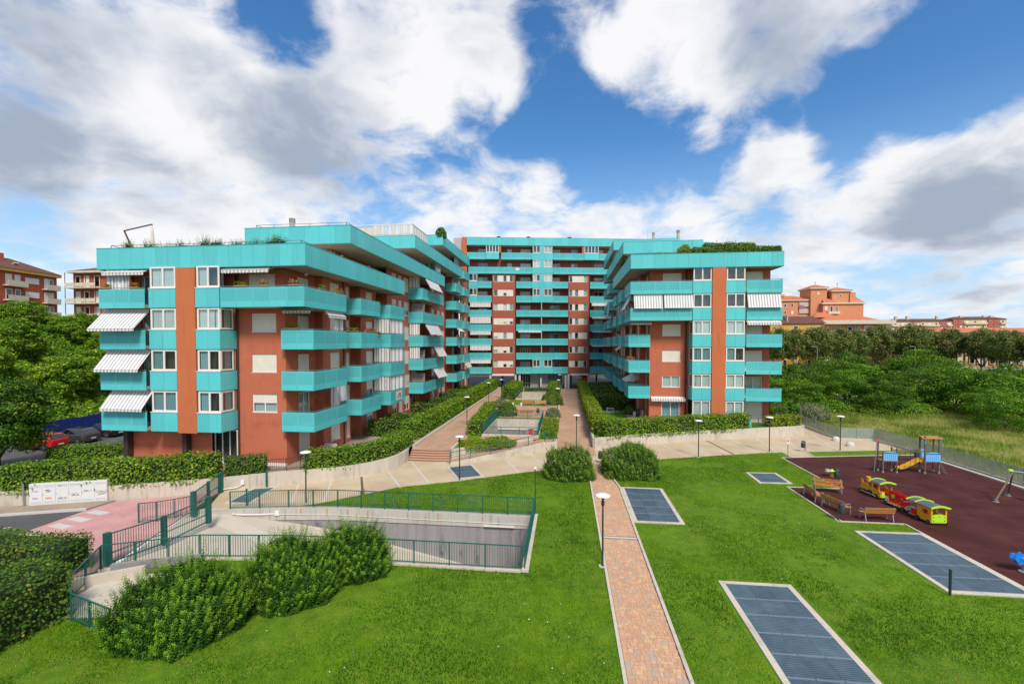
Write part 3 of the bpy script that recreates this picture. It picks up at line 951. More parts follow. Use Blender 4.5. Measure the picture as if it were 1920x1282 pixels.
# -------------------------------------------------------------- terraces around the buildings
T1 = [(-13.65, 39.15), (-10.2, 39.15), (-10.2, 43.3), (-2.9, 44.15), (-0.9, 44.6), (-0.9, 94.0), (-13.9, 94.0)]
struct(sheet('courtyard_terrace', T1, MT['courtbrick'], .75, [P1, P2]))
def rz_path(y):
    return 0.0 if y < 42 else (.62 * (y - 42) / 14 if y < 56 else .62 + .1 * (y - 56) / 38)
b = MB()
ys = [41.5, 42, 44, 48, 52, 56, 70, 94.5]
for y0, y1 in zip(ys[:-1], ys[1:]):
    b.quad((-.95, y0, rz_path(y0) + .006), (2.7, y0, rz_path(y0) + .006), (2.7, y1, rz_path(y1) + .006), (-.95, y1, rz_path(y1) + .006))
struct(b.build('courtyard_path', MT['courtbrick'], fix=False))
T2 = WALL_R + [(26.4, 60.5), (24.5, 62), (24.5, 96), (2.65, 94)]
struct(sheet('garden_terrace', T2, MT['lawn'], .95))
T3 = WALL_L + [(-13.9, 39.2), (-13.9, 95), (-36.5, 95), (-36.5, 27)]
struct(sheet('garden_terrace', T3, MT['sidepave'], .9))
struct(sheet('rear_yard', [(-40, 94.0), (40, 94.5), (40, 135), (-40, 135)], MT['asphalt'], .35, skirt=-.05))
for pts in ([(-8.8, 55.35), (-.95, 55.35), (-.95, 57.2), (-8.8, 57.2)], [(-9.4, 69.0), (-3.0, 69.0), (-3.0, 75.3), (-9.4, 75.3)], [(-9, 86.4), (-1, 86.4), (-1, 88), (-9, 88)], [(-10.1, 40.0), (-9.6, 39.3), (-4.6, 42.7), (-4.7, 43.2), (-10.1, 43.2)], [(-2.75, 44.4), (-.95, 44.7), (-.95, 55.3), (-2.75, 55.3)], [(-9.6, 43.4), (-8.5, 43.4), (-8.5, 62), (-11, 63), (-10.3, 47)]):
    struct(sheet('grass_bed', pts, MT['lawn'], .757))
struct(sheet('patio', [(9.9, 51.0), (7.6, 56.5), (7.6, 63), (9.9, 63), (14, 56), (13.5, 52)], MT['courtbrick'], .957))
# sunken light wells in the courtyard
for k, (pt, lab) in enumerate(((P1, 'nearer sunken light well of pale concrete in the courtyard'), (P2, 'farther sunken light well of pale concrete near the rear block'))):
    t = thing('light_well', lab, 'light well', (pt[0][0], pt[0][1], .75))
    x0, y0, x1, y1 = pt[0][0], pt[0][1], pt[2][0], pt[2][1]
    b = MB()
    b.box(x0 - .12, x1 + .12, y0 - .14, y0, -2.4, .98)
    b.box(x0 - .12, x0, y0, y1, -2.4, .95)
    b.box(x1, x1 + .12, y0, y1, -2.4, .95)
    b.box(x0 - .12, x1 + .12, y1, y1 + .14, -2.4, .90)
    b.build('wall', MT['concrete'], t)
    b = MB()
    b.box(x0, x1, y0, y1, -2.45, -2.4)
    b.build('floor', MT['plaster'], t)
    b = MB()
    b.box(x0, x1, y1 - .05, y1 - .005, -2.4, -.55)
    b.build('far_lining', MT['plaster'], t)
    b = MB()
    b.tube((x0 + .1, y1 - .12, -.35), (x1 - .1, y1 - .12, -.35), .05)
    b.build('pipe', MT['white'], t)

MT['steptread'] = M('lightened_pink_tread', (.50, .30, .21), .8, .12, 4)  # tread lightened as if lit from above
MT['stepriser'] = M('shaded_stone_riser', (.26, .13, .085), .85, .15, 4)  # riser darkened, so the shading of the steps sits in the colour
# steps up to the courtyard
t = thing('courtyard_steps', 'short flight of terracotta steps rising from the plaza to the left courtyard path', 'steps', (-11.8, 37.9, 0))
for i in range(5):
    b = MB()
    y0 = 37.92 + .27 * i
    xl = -13.6 - .02 * i
    xr = -9.95 - .07 * i
    b.prism([(xl, y0), (xr - .9, y0 - .06), (xr, y0 + .10), (xr, 39.2), (xl, 39.2)], .15 * i, .15 * (i + 1) - .002)
    o = b.build('step', MT['stepriser'], t)
    b = MB()
    b.prism([(xl, y0 - .02), (xr - .9, y0 - .08), (xr + .01, y0 + .08), (xr + .01, 39.2), (xl, 39.2)], .15 * (i + 1) - .04, .15 * (i + 1))
    b.build('tread', MT['steptread'], o)
# curved access ramp with its low wall
ro = [(-9.75, 37.25), (-8.2, 38.2), (-6.6, 39.3), (-5.0, 40.5), (-3.5, 41.65), (-2.05, 42.85)]
b = MB()
wl_ = MB()
for i, ((xa, ya), (xb, yb)) in enumerate(zip(ro[:-1], ro[1:])):
    za, zb = .75 * i / 5 + .02, .75 * (i + 1) / 5 + .02
    o_ = (-.80, 1.08)
    b.quad((xa, ya, za), (xb, yb, zb), (xb + o_[0], yb + o_[1], zb), (xa + o_[0], ya + o_[1], za))
b.quad((-2.05, 42.85, .77), (-.95, 43.7, .77), (-1.2, 44.7, .77), (-2.85, 43.93, .77))
struct(b.build('access_ramp', MT['courtbrick'], fix=False))
t = thing('ramp_kerb_wall', 'low rising concrete kerb wall along the access ramp above the plaza', 'wall', (-6, 39.8, 0))
for i, ((xa, ya), (xb, yb)) in enumerate(zip(ro[:-1], ro[1:])):
    za, zb = .75 * i / 5 + .14, .75 * (i + 1) / 5 + .14
    b = MB()
    q = (.10, -.135)
    b.hexa([(xa, ya, -.05), (xb, yb, -.05), (xb + q[0], yb + q[1], -.05), (xa + q[0], ya + q[1], -.05), (xa, ya, za), (xb, yb, zb), (xb + q[0], yb + q[1], zb), (xa + q[0], ya + q[1], za)])
    b.build('panel', MT['concrete'], t)
b = MB()
b.bar((-2.05, 42.8, .35), (-.9, 43.65, .35), .12, .88)
b.build('panel', MT['concrete'], t)
b = MB()
b.bar((-.95, 43.6, .35), (-.95, 44.7, .35), .12, .86)
b.build('panel', MT['concrete'], t)
t = thing('planter_wall', 'pale low planter wall under the yellow-green ground cover by the steps', 'wall', (-10, 40, 0))
b = MB()
b.bar((-10.05, 39.0, .45), (-10.05, 43.3, .45), .18, .95)
b.build('end_panel', MT['concrete'], t)
b = MB()
b.bar((-10.0, 38.75, .45), (-3.2, 43.75, .5), .14, .95)
b.build('long_panel', MT['concrete'], t)
# retaining walls
poly_wall('retaining_wall', 'long curved pale concrete retaining wall under the left garden hedges', 'wall', WALL_L, -.1, .98, .24, MT['concrete'])
poly_wall('retaining_wall', 'pale concrete retaining wall curving in front of the right wing garden', 'wall', WALL_R, -.1, 1.06, .24, MT['concrete'])
poly_wall('retaining_wall', 'short pale wall end beside the right courtyard path behind the bushes', 'wall', [(2.75, 44.2), (2.72, 48.5)], -.1, 1.0, .2, MT['concrete'])
poly_wall('path_kerb_wall', 'low concrete kerb edging the left courtyard path below the hedges', 'wall', [(-13.75, 94), (-13.75, 39.4)], .6, 1.05, .2, MT['concrete'], 4)
poly_wall('path_kerb_wall', 'low concrete edge between the right courtyard path and the planted terrace', 'wall', [(-.98, 44.6), (-.98, 93.5)], -.1, .80, .16, MT['concrete'], 4)
poly_wall('retaining_wall', 'end return of the right retaining wall beside the mesh fence', 'wall', [(26.3, 53.9), (26.4, 60.5)], -.1, 1.06, .22, MT['concrete'])

# ================================================================== the apartment complex
def zf(k):
    return 3.65 + 3.05 * (k - 1)
PH = 1.40            # height of a balcony front

def wall(b, fr, parent, name, m, s0, s1, z0, z1, n, openings=(), depth=.16):
    """wall skin with real openings and reveals"""
    ss = sorted({s0, s1} | {o[0] for o in openings} | {o[1] for o in openings})
    zs = sorted({z0, z1} | {o[2] for o in openings} | {o[3] for o in openings})
    mb = MB()
    for a, c in zip(ss[:-1], ss[1:]):
        if a < s0 - 1e-6 or c > s1 + 1e-6:
            continue
        for e, f in zip(zs[:-1], zs[1:]):
            ms, mz = (a + c) / 2, (e + f) / 2
            if any(o[0] < ms < o[1] and o[2] < mz < o[3] for o in openings):
                continue
            mb.quad(fr.p(a, n, e), fr.p(c, n, e), fr.p(c, n, f), fr.p(a, n, f))
    for o in openings:
        a, c, e, f = o[:4]
        mb.quad(fr.p(a, n, e), fr.p(a, n - depth, e), fr.p(a, n - depth, f), fr.p(a, n, f))
        mb.quad(fr.p(c, n, e), fr.p(c, n - depth, e), fr.p(c, n - depth, f), fr.p(c, n, f))
        mb.quad(fr.p(a, n, e), fr.p(c, n, e), fr.p(c, n - depth, e), fr.p(a, n - depth, e))
        mb.quad(fr.p(a, n, f), fr.p(c, n, f), fr.p(c, n - depth, f), fr.p(a, n - depth, f))
    return mb.build(name, m, parent, fix=False)

def window(parent, fr, s0, s1, z0, z1, n, kind='glass', panes=2, fw=.07, sill=True, name='window', cur=None):
    """frame with mullions; panes, shutter, curtain and sill are its pieces. n = plane of the frame's outer face"""
    if s0 > s1:
        s0, s1 = s1, s0
    mb = MB()
    fr.box(mb, s0, s1, n - .07, n, z0, z0 + fw)
    fr.box(mb, s0, s1, n - .07, n, z1 - fw, z1)
    fr.box(mb, s0, s0 + fw, n - .07, n, z0 + fw, z1 - fw)
    fr.box(mb, s1 - fw, s1, n - .07, n, z0 + fw, z1 - fw)
    w = (s1 - s0 - fw) / panes
    if kind != 'shutter':
        for i in range(1, panes):
            fr.box(mb, s0 + fw / 2 + i * w - fw * .55, s0 + fw / 2 + i * w + fw * .55, n - .065, n + .003, z0 + fw, z1 - fw)
    o = mb.build(name, MT['white'], parent)
    if kind == 'shutter':
        fr.piece('shutter', o, MT['shutter'], s0 + fw * .6, s1 - fw * .6, n - .05, n - .012, z0 + fw * .5, z1 - fw * .5)
    else:
        zt = z1 - fw
        if kind == 'half':
            zt = z0 + (z1 - z0) * random.choice((.38, .5))
            fr.piece('shutter', o, MT['shutter'], s0 + fw * .6, s1 - fw * .6, n - .03, n - .010, zt, z1 - fw * .5)
        for i in range(panes):
            fr.piece('pane', o, MT['glass'], s0 + fw * .5 + i * w + fw * .6, s0 + fw * .5 + (i + 1) * w - fw * .6, n - .045, n - .030, z0 + fw, zt)
        c = cur if cur is not None else random.choice(('curtain', 'curtain', 'curtain_teal', None))
        if c:
            if random.random() < .3 and panes > 1:
                mid = (s0 + s1) / 2
                fr.piece('curtain', o, MT[c], s0 + fw, mid, n - .16, n - .14, z0 + fw, z1 - fw)
            else:
                fr.piece('curtain', o, MT[c], s0 + fw, s1 - fw, n - .16, n - .14, z0 + fw, z1 - fw)
        fr.piece('room_shade_sheet', o, MT['core'], s0 + .01, s1 - .01, n - .45, n - .43, z0, z1)  # flat dark sheet painting the dimness of the room
    if sill:
        fr.piece('sill', o, MT['white'], s0 - .05, s1 + .05, n - .02, n + .07, z0 - .05, z0 - .003)
    return o

def panels(parent, fr, s0, s1, n0, n1, z0, z1, m, w, name='panel', gap=.012):
    """a run of cladding panels with open joints"""
    L = abs(s1 - s0)
    k = max(1, round(L / w))
    a = min(s0, s1)
    for i in range(k):
        fr.piece(name, parent, m, a + L * i / k + gap / 2, a + L * (i + 1) / k - gap / 2, n0, n1, z0, z1)

def balcony(parent, fr, s0, s1, nback, nfront, z, ends=(True, True), pw=1.25, rail=True, solid=False, name='balcony', slab=True):
    """slab and trim with perforated front panels, returns at the ends and a handrail"""
    mb = MB()
    fr.box(mb, s0 + .02, s1 - .02, nback, nfront - .05, z + .02, z + .26)
    o = mb.build(name, MT['soffit'], parent)
    m = MT['panel'] if solid else MT['perf']
    panels(o, fr, s0, s1, nfront - .03, nfront, z, z + PH, m, pw)
    for on, s in ((ends[0], s0), (ends[1], s1)):
        if on:
            sg = 1 if s == s0 else -1
            k = max(1, round(abs(nfront - nback) / pw))
            d = (nfront - .035 - nback) / k
            for i in range(k):
                q = nback + d * (i + .5)
                c = fr.p(s + sg * .015, q, z + PH / 2)
                piece('side_panel', o, m, c, (d - .012, .03, PH), fr.ang + R(90))
    tb = MB()
    fr.box(tb, s0, s1, nfront - .045, nfront + .006, z - .03, z - .002)
    if ends[0]:
        fr.box(tb, s0 - .004, s0 + .04, nback, nfront - .05, z - .03, z - .002)
    if ends[1]:
        fr.box(tb, s1 - .04, s1 + .004, nback, nfront - .05, z - .03, z - .002)
    tb.build('trim', MT['panel_trim'], o)
    if rail:
        rb = MB()
        fr.box(rb, s0, s1, nfront - .06, nfront - .02, z + PH + .07, z + PH + .11)
        for on, s in ((ends[0], s0), (ends[1], s1)):
            if on:
                sg = 1 if s == s0 else -1
                fr.box(rb, s, s + sg * .04, nback, nfront - .06, z + PH + .07, z + PH + .11)
        k = max(1, int((s1 - s0) / 1.3))
        for i in range(k + 1):
            q = s0 + .02 + (s1 - s0 - .06) * i / k
            fr.box(rb, q, q + .03, nfront - .055, nfront - .025, z + PH, z + PH + .07)
        rb.build('handrail', MT['rail'], o)
    return o

def bay(parent, fr, s0, s1, nback, nfront, z, side=None, h=PH, win=True, cur=None, kind='glass', pw=1.05):
    """boxed bay: solid panel apron with a corner window above; side = 'l' or 'r' shows a glazed return"""
    mb = MB()
    fr.box(mb, s0 + .03, s1 - .03, nback, nfront - .05, z + .01, z + h - .02)
    o = mb.build('bay', MT['panel_trim'], parent)
    panels(o, fr, s0, s1, nfront - .03, nfront, z, z + h, MT['panel'], pw)
    for sd, s in (('l', s0), ('r', s1)):
        if side and sd in side:
            sg = 1 if sd == 'l' else -1
            d = nfront - .035 - nback
            piece('side_panel', o, MT['panel'], fr.p(s + sg * .015, nback + d / 2, z + h / 2), (d - .01, .03, h), fr.ang + R(90))
    if win:
        zt = z + 3.05 - .04
        fr.piece('sill', o, MT['white'], s0 - .02, s1 + .02, nfront - .06, nfront + .03, z + h + .003, z + h + .05)
        window(parent, fr, s0 + .08, s1 - .04 if side != 'r' else s1 - .06, z + h + .06, zt, nfront - .06, kind, 2, .12, False, 'window', cur)
        for sd, s in (('l', s0), ('r', s1)):
            if side and sd in side:
                ang = fr.ang + (R(90) if sd == 'r' else R(-90))
                q = fr.p(s - (.04 if sd == 'r' else -.04), 0, 0)
                f2 = Fr((q[0], q[1]), fr.ang + R(90), flip=(sd == 'l'))
                # along f2 the coordinate runs inward from the facade plane
                window(parent, f2, -(nfront - .12), -(nback + .25), z + h + .06, zt, 0.0, kind, 1, .12, False, 'window', cur)
    return o

def awning(parent, fr, s0, s1, n, z, drop, out, m, val=.22, front=True):
    """striped canvas on two arms, scalloped valance at its lower edge"""
    mb = MB()
    a0, a1 = fr.p(s0, n, z), fr.p(s1, n, z)
    b0, b1 = fr.p(s0, n + out, z - drop), fr.p(s1, n + out, z - drop)
    t = Vector((0, 0, -.012))
    mb.hexa([Vector(a0) + t, Vector(a1) + t, Vector(b1) + t, Vector(b0) + t, a0, a1, b1, b0])
    if val:
        k = max(4, int(abs(s1 - s0) / .22))
        for i in range(k):
            q0 = s0 + (s1 - s0) * i / k
            q1 = s0 + (s1 - s0) * (i + 1) / k
            qm = (q0 + q1) / 2
            p = [fr.p(q0, n + out, z - drop), fr.p(q0, n + out, z - drop - val * .75), fr.p(qm, n + out, z - drop - val), fr.p(q1, n + out, z - drop - val * .75), fr.p(q1, n + out, z - drop)]
            mb.extrude(p, fr.n * -.012)
    o = mb.build('awning', m, parent)
    ab = MB()
    ab.tube(fr.p(s0, n + out, z - drop), fr.p(s1, n + out, z - drop), .025, n=6)
    ab.tube(fr.p(s0, n + .02, z + .02), fr.p(s1, n + .02, z + .02), .05, n=6)
    if out > .3:
        for s in (s0 + .06, s1 - .06):
            ab.bar(fr.p(s, n, z - .15), fr.p(s, n + out - .03, z - drop - .01), .03)
    ab.build('awning_frame', MT['white'], o)
    return o
def drape(parent, fr, s0, s1, n, z0, z1, m):
    """hanging striped curtain with soft folds"""
    mb = MB()
    k = max(6, int(abs(s1 - s0) / .12))
    pts = [(s0 + (s1 - s0) * i / k, n + .05 * math.sin(i * 1.9)) for i in range(k + 1)]
    for (a, na), (c, nc) in zip(pts[:-1], pts[1:]):
        mb.quad(fr.p(a, na, z0), fr.p(c, nc, z0), fr.p(c, nc, z1), fr.p(a, na, z1))
    return mb.build('sun_curtain', m, parent, fix=False)
def parapet(parent, pts, z, h, w, name='parapet', soffit=True, back=None):
    """band of tall panels following the corner points, on a cream slab edge"""
    b = MB()
    o = None
    frs = []
    for a, c in zip(pts[:-1], pts[1:]):
        L = math.dist(a, c)
        ang = math.atan2(c[1] - a[1], c[0] - a[0])
        frs.append((Fr(a, ang), L))
    mb = MB()
    for f, L in frs:
        f.box(mb, .05, L - .05, -.14, -.05, z + .04, z + h - .02)
    o = mb.build(name, MT['panel_trim'], parent)
    for f, L in frs:
        panels(o, f, 0, L, -.03, 0, z, z + h, MT['panel'], w)
        tb = MB()
        f.box(tb, -.005, L + .005, -.16, .012, z + h, z + h + .05)
        f.box(tb, 0, L, -.05, .008, z - .05, z - .003)
        tb.build('trim', MT['panel_trim'], o)
    return o
def roof_rail(parent, pts, z, h=.38):
    b = MB()
    for a, c in zip(pts[:-1], pts[1:]):
        L = math.dist(a, c)
        b.bar((a[0], a[1], z + h), (c[0], c[1], z + h), .035)
        b.bar((a[0], a[1], z + h * .5), (c[0], c[1], z + h * .5), .02)
        k = max(1, int(L / 1.6))
        for i in range(k + 1):
            f = i / k
            x, y = a[0] + (c[0] - a[0]) * f, a[1] + (c[1] - a[1]) * f
            b.bar((x, y, z), (x, y, z + h), .03)
    return b.build('roof_rail', MT['rail'], parent)
def chimney(parent, x, y, z0, z1, m='tankgrey', r=.22):
    b = MB()
    b.tube((x, y, z0), (x, y, z1 - .42), r, n=10)
    for i in range(4):
        b.tube((x, y, z1 - .40 + i * .11), (x, y, z1 - .34 + i * .11), r * 1.12, n=10)
    b.tube((x, y, z1 - .42), (x, y, z1), r * .7, n=10)
    return b.build('chimney', MT[m], parent)
def box_part(name, parent, m, *dims):
    b = MB()
    b.box(*dims)
    return b.build(name, m, parent)

# ------------------------------------------------------------------ LEFT WING
LW = thing('apartment_wing', 'left stepped apartment wing with turquoise balconies, orange render and white striped awnings', 'building', (-27, 45, .9))
# solid core behind the skin, following the stepped storeys
cb = MB()
cb.box(-33.6, -22.3, 32.6, 93, .9, 15.7)
cb.box(-28.0, -22.3, 40.2, 93, 15.71, 18.8)
cb.box(-27.9, -22.3, 56.8, 93, 18.81, 21.9)
cb.box(-27.8, -22.3, 69.5, 93, 21.91, 25.0)
cb.box(-27.7, -22.3, 84.0, 93, 25.01, 28.0)
cb.build('inner_core', MT['core'], LW)
# terrace slabs with cream soffits, one for each setback
for x0, x1, y0, y1, z in ((-35.1, -18.6, 30.65, 50.4, 15.8), (-28.2, -18.6, 37.55, 67.8, 18.85), (-28.1, -18.6, 54.35, 79.3, 21.9), (-28.0, -18.6, 66.9, 85.8, 24.95)):
    o = box_part('terrace_slab', LW, MT['soffit'], x0, x1, y0, y1, z, z + .3)
parapet(LW, [(-35.2, 50), (-35.2, 30.5), (-18.45, 30.5), (-18.45, 50.5), (-20.4, 50.5)], 15.75, 1.52, .98)
parapet(LW, [(-28.3, 60), (-28.3, 37.4), (-18.45, 37.4), (-18.45, 67.9), (-20.4, 67.9)], 18.8, 1.5, 1.35)
parapet(LW, [(-28.2, 70), (-28.2, 54.2), (-18.45, 54.2), (-18.45, 79.4), (-20.4, 79.4)], 21.85, 1.5, 1.5)
parapet(LW, [(-28.1, 80), (-28.1, 66.8), (-18.45, 66.8), (-18.45, 85.9), (-20.4, 85.9)], 24.9, 1.5, 1.5)
roof_rail(LW, [(-34.6, 45), (-34.6, 31.1), (-19.1, 31.1), (-19.1, 36)], 17.27, .36)
roof_rail(LW, [(-27.6, 50), (-27.6, 38.0), (-19.1, 38.0), (-19.1, 56)], 20.3, .42)
roof_rail(LW, [(-27.5, 54.9), (-19.1, 54.9), (-19.1, 66)], 23.35, .34)
box_part('stair_cabin', LW, MT['panel'], -30.0, -28.4, 38.4, 42, 17.0, 18.0)
chimney(LW, -26.2, 41.2, 20.2, 22.15, r=.26)
# front facade: frame with s = x (from -35) at the plane y = 30.3
FL = Fr((0, 30.3), 0)
for k in range(1, 5):
    z = zf(k)
    balcony(LW, FL, -34.85, -31.02, -1.9, 0, z, (True, False), 1.25)
    bay(LW, FL, -30.72, -28.52, -1.8, -.02, z, None, cur='curtain_teal' if k < 3 else 'curtain')
    bay(LW, FL, -26.93, -25.0, -1.7, -.02, z, 'r' if k < 4 else None, cur='curtain_teal' if k < 3 else 'curtain')
    # wall behind the left balcony with a door
    wall(LW, FL, LW, 'wall', MT['orange'], -33.7, -30.7, z, z + 3.05, -1.75, [(-33.1, -31.5, z + .27, z + 2.6)])
    window(LW, FL, -33.1, -31.5, z + .27, z + 2.6, -1.85, 'glass', 2, .08, False, 'balcony_door')
# orange pillar between the bays
pb = MB()
pb.box(-28.5, -26.96, 30.32, 32.2, 3.55, 15.72)
pb.build('pillar', MT['pillar'], LW)
# main wall of the front, with shuttered windows
FW = Fr((0, 32.0), 0)
ops = []
for k in range(1, 4):
    ops.append((-23.75, -21.75, zf(k) + 1.3, zf(k) + 2.68))
k4 = (-23.95, -21.8, zf(4) + .27, zf(4) + 2.6)
wall(LW, FW, LW, 'wall', MT['orange'], -25.0, -21.0, 3.6, 15.75, 0, ops + [k4])
wall(LW, FW, LW, 'wall', MT['orange'], -34.0, -26.9, .9, 3.68, .3)
wall(LW, FW, LW, 'wall', MT['orange'], -25.0, -21.0, .9, 3.6, 0.0)
wall(LW, FW, LW, 'wall', MT['orange'], -26.95, -25.0, 3.6, 15.75, .1)
window(LW, FW, -23.75, -21.75, ops[2][2], ops[2][3], -.06, 'shutter')
window(LW, FW, -23.75, -21.75, ops[1][2], ops[1][3], -.06, 'shutter')
window(LW, FW, -23.75, -21.75, ops[0][2], ops[0][3], -.06, 'half', 2)
window(LW, FW, k4[0], k4[1], k4[2], k4[3], -.06, 'shutter', name='balcony_door', sill=False)
# ground floor: dark columns and a glazed lobby
for x in (-34.0, -29.0):
    box_part('column', LW, MT['pipe'], x, x + .35, 31.2, 31.75, .9, 3.6)
window(LW, FW, -26.85, -24.95, .95, 3.55, .12, 'glass', 3, .06, False, 'lobby_glazing', cur=False)
pl = MB()
pl.box(-25.0, -20.95, 31.93, 31.99, .88, 1.1)
pl.build('plinth', MT['white'], LW)
db = MB()
db.tube((-24.8, 31.85, .95), (-24.8, 31.85, 15.7), .06, n=8)
db.build('drainpipe', MT['pipe'], LW)
FO = Fr((-33.8, 0), R(90), flip=True)
wall(LW, FO, LW, 'wall', MT['orange'], 31.9, 93, .9, 15.8, 0, [(36 + 6 * i, 37.4 + 6 * i, zf(k) + 1.1, zf(k) + 2.6) for i in range(5) for k in (1, 2, 3, 4)])
# front awnings over the left balconies
awning(LW, FL, -34.5, -31.0, -.55, zf(2) - .12, 1.25, 1.0, MT['awn_x'])
awning(LW, FL, -34.75, -31.1, -.55, zf(3) - .12, 1.38, 1.15, MT['awn_x'])
awning(LW, FL, -34.95, -31.15, -.55, zf(4) - .12, 1.42, 1.35, MT['awn_x'])
awning(LW, FL, -34.55, -31.05, -.5, zf(5) - .12, .28, .55, MT['awn_x'], .25)
drape(LW, FL, -34.5, -32.6, -.3, zf(4) + 1.4, zf(5) - .1, MT['awn_x'])
awning(LW, FL, -24.9, -21.2, -.7, zf(5) - .12, .22, .6, MT['awn_x'], .28)
# courtyard side: frame with s = y, n towards +x (plane x = -18.45 is n = 0)
FS = Fr((-18.45, 0), R(90))
XW, XL, XD = -1.95, -2.55, -3.55
top_of = lambda y: 15.75 if y < 50.5 else (18.8 if y < 67.9 else (21.85 if y < 79.4 else 24.9))
def lw_seg(s0, s1, n, opens, zt, kinds=('shutter',), ground=True):
    """one stretch of side wall through all storeys up to zt with the same openings on every floor"""
    lv = [0] if ground else []
    k = 1
    while zf(k) + 2.6 < zt:
        lv.append(k)
        k += 1
    oo, ww = [], []
    for q in lv:
        zb = .9 if q == 0 else zf(q)
        for (a, c, lo, hi) in opens:
            e = zb + lo if q else zb + .35 + max(0, lo - .5)
            f = min(zb + hi, (3.55 if q == 0 else zb + 2.75))
            oo.append((a, c, e, f))
            ww.append((a, c, e, f, q))
    wall(LW, FS, LW, 'wall', MT['orange'], s0, s1, .9, zt, n, oo)
    for a, c, e, f, q in ww:
        kd = random.choice(kinds) if q else ('shutter' if s0 < 40 else random.choice(kinds))
        window(LW, FS, a, c, e, f, n - .06, kd, 1 if c - a < 1.1 else 2, .07, e > (.9 if q == 0 else zf(q)) + .6, 'window' if e - (.9 if q == 0 else zf(q)) > .6 else 'balcony_door')
def face(y, n0, n1, z0, z1, m='orange'):
    mb = MB()
    mb.quad(FS.p(y, n0, z0), FS.p(y, n1, z0), FS.p(y, n1, z1), FS.p(y, n0, z1))
    mb.build('wall_return', MT[m], LW, fix=False)
lw_seg(32.0, 36.2, XL, [(33.6, 35.2, .27, 2.6)], 15.75, ('shutter', 'shutter', 'glass'))
face(36.2, XL, XW, .9, 15.75)
lw_seg(36.2, 41.1, XW, [(37.45, 39.1, .85, 2.65), (40.3, 41.0, .27, 2.6)], 15.75, ('shutter',))
face(41.1, XD, XW, .9, 15.75); face(43.3, XD, XW, .9, 15.75)
lw_seg(41.1, 43.3, XD, [(41.5, 42.6, .27, 2.5)], 15.75, ('glass', 'shutter'))
lw_seg(43.3, 47.0, XW, [(44.6, 46.2, .85, 2.65)], 15.75, ('shutter', 'shutter', 'half'))
face(47.0, XD, XW, .9, 15.75); face(50.0, XD, XW, .9, 15.75)
lw_seg(47.0, 50.0, XD, [(47.6, 49.3, .27, 2.5)], 15.75, ('glass', 'shutter'))
lw_seg(50.0, 57.9, XW, [(51.6, 53.1, .9, 2.65), (53.7, 54.9, .9, 2.65), (55.6, 57.4, .9, 2.65)], 18.8, ('shutter', 'shutter', 'half'))
face(57.9, XD, XW, .9, 18.8); face(66.4, XD, XW, .9, 18.8)
lw_seg(57.9, 66.4, XD, [(58.8, 60.4, .27, 2.5), (62.6, 64.8, .27, 2.5)], 18.8, ('glass', 'shutter'))
lw_seg(66.4, 75.2, XW, [(67.4, 68.9, .9, 2.65), (70.4, 72.0, .9, 2.65), (73.0, 74.6, .9, 2.65)], 21.85, ('shutter', 'glass', 'half'))
face(75.2, XD, XW, .9, 21.85); face(79.4, XD, XW, .9, 21.85)
lw_seg(75.2, 79.4, XD, [(76.2, 78.4, .27, 2.5)], 21.85, ('glass', 'shutter'))
lw_seg(79.4, 81.4, XW, [(79.9, 81.0, .9, 2.65)], 24.9, ('shutter', 'half'))
face(81.4, XD, XW, .9, 24.9)
lw_seg(81.4, 85.9, XD, [(82.2, 84.6, .27, 2.5)], 24.9, ('glass', 'shutter'))
lw_seg(85.9, 93.0, XW, [(87, 88.4, .9, 2.65), (90, 91.4, .9, 2.65)], 24.9, ('shutter', 'half'))
# set-back top storeys behind the terraces
def setback(y0, y1, x, zb, zt, opens):
    f = Fr((x, 0), R(90))
    oo = [(a, c, zb + lo, zb + hi) for a, c, lo, hi in opens]
    wall(LW, f, LW, 'wall', MT['orange'], y0, y1, zb, zt, 0, oo)
    for a, c, e, g in oo:
        window(LW, f, a, c, e, g, -.06, random.choice(('shutter', 'glass', 'shutter')), 2, .07, False)
    g = Fr((0, y0), 0)
    wall(LW, g, LW, 'wall', MT['orange'], -28, x, zb, zt, 0)
setback(39.8, 50.6, -21.6, 16.05, 18.8, [(42, 43.6, 1.0, 2.2), (45.5, 47.2, .9, 2.2), (48.6, 50, .2, 2.2)])
setback(56.5, 68, -21.6, 19.1, 21.85, [(58, 59.6, .9, 2.2), (63, 66.5, .2, 2.4)])
setback(69.2, 79.6, -21.6, 22.15, 24.9, [(71, 72.6, .9, 2.2), (75, 78, .2, 2.4)])
setback(83.5, 92, -22.0, 25.2, 28.0, [(85, 86.6, .9, 2.2)])
# balcony stacks along the courtyard side
for k in range(1, 4):
    o = balcony(LW, FS, 31.45, 36.55, XL, 0, zf(k), (True, False), 1.7)
    # return in front of the corner
    f2 = Fr((0, 31.45), 0)
balcony(LW, FS, 30.35, 36.55, XL, 0, zf(4), (False, False), 1.55)
balcony(LW, FL, -24.9, -18.45, -1.7, 0.02, zf(4), (False, False), 1.3)
for k in range(1, 5):
    balcony(LW, FS, 39.3, 43.6, XW, 0, zf(k), (True, True), 1.4)
    balcony(LW, FS, 46.2, 50.45, XW, 0, zf(k), (True, True), 1.4)
for k in range(1, 6):
    balcony(LW, FS, 57.2, 67.2, XW, 0, zf(k), (True, True), 1.65)
for k in range(1, 7):
    balcony(LW, FS, 75.3, 79.5, XW, 0, zf(k), (True, True), 1.4)
for k in range(1, 8):
    balcony(LW, FS, 81.3, 85.9, XW, 0, zf(k), (True, True), 1.5)
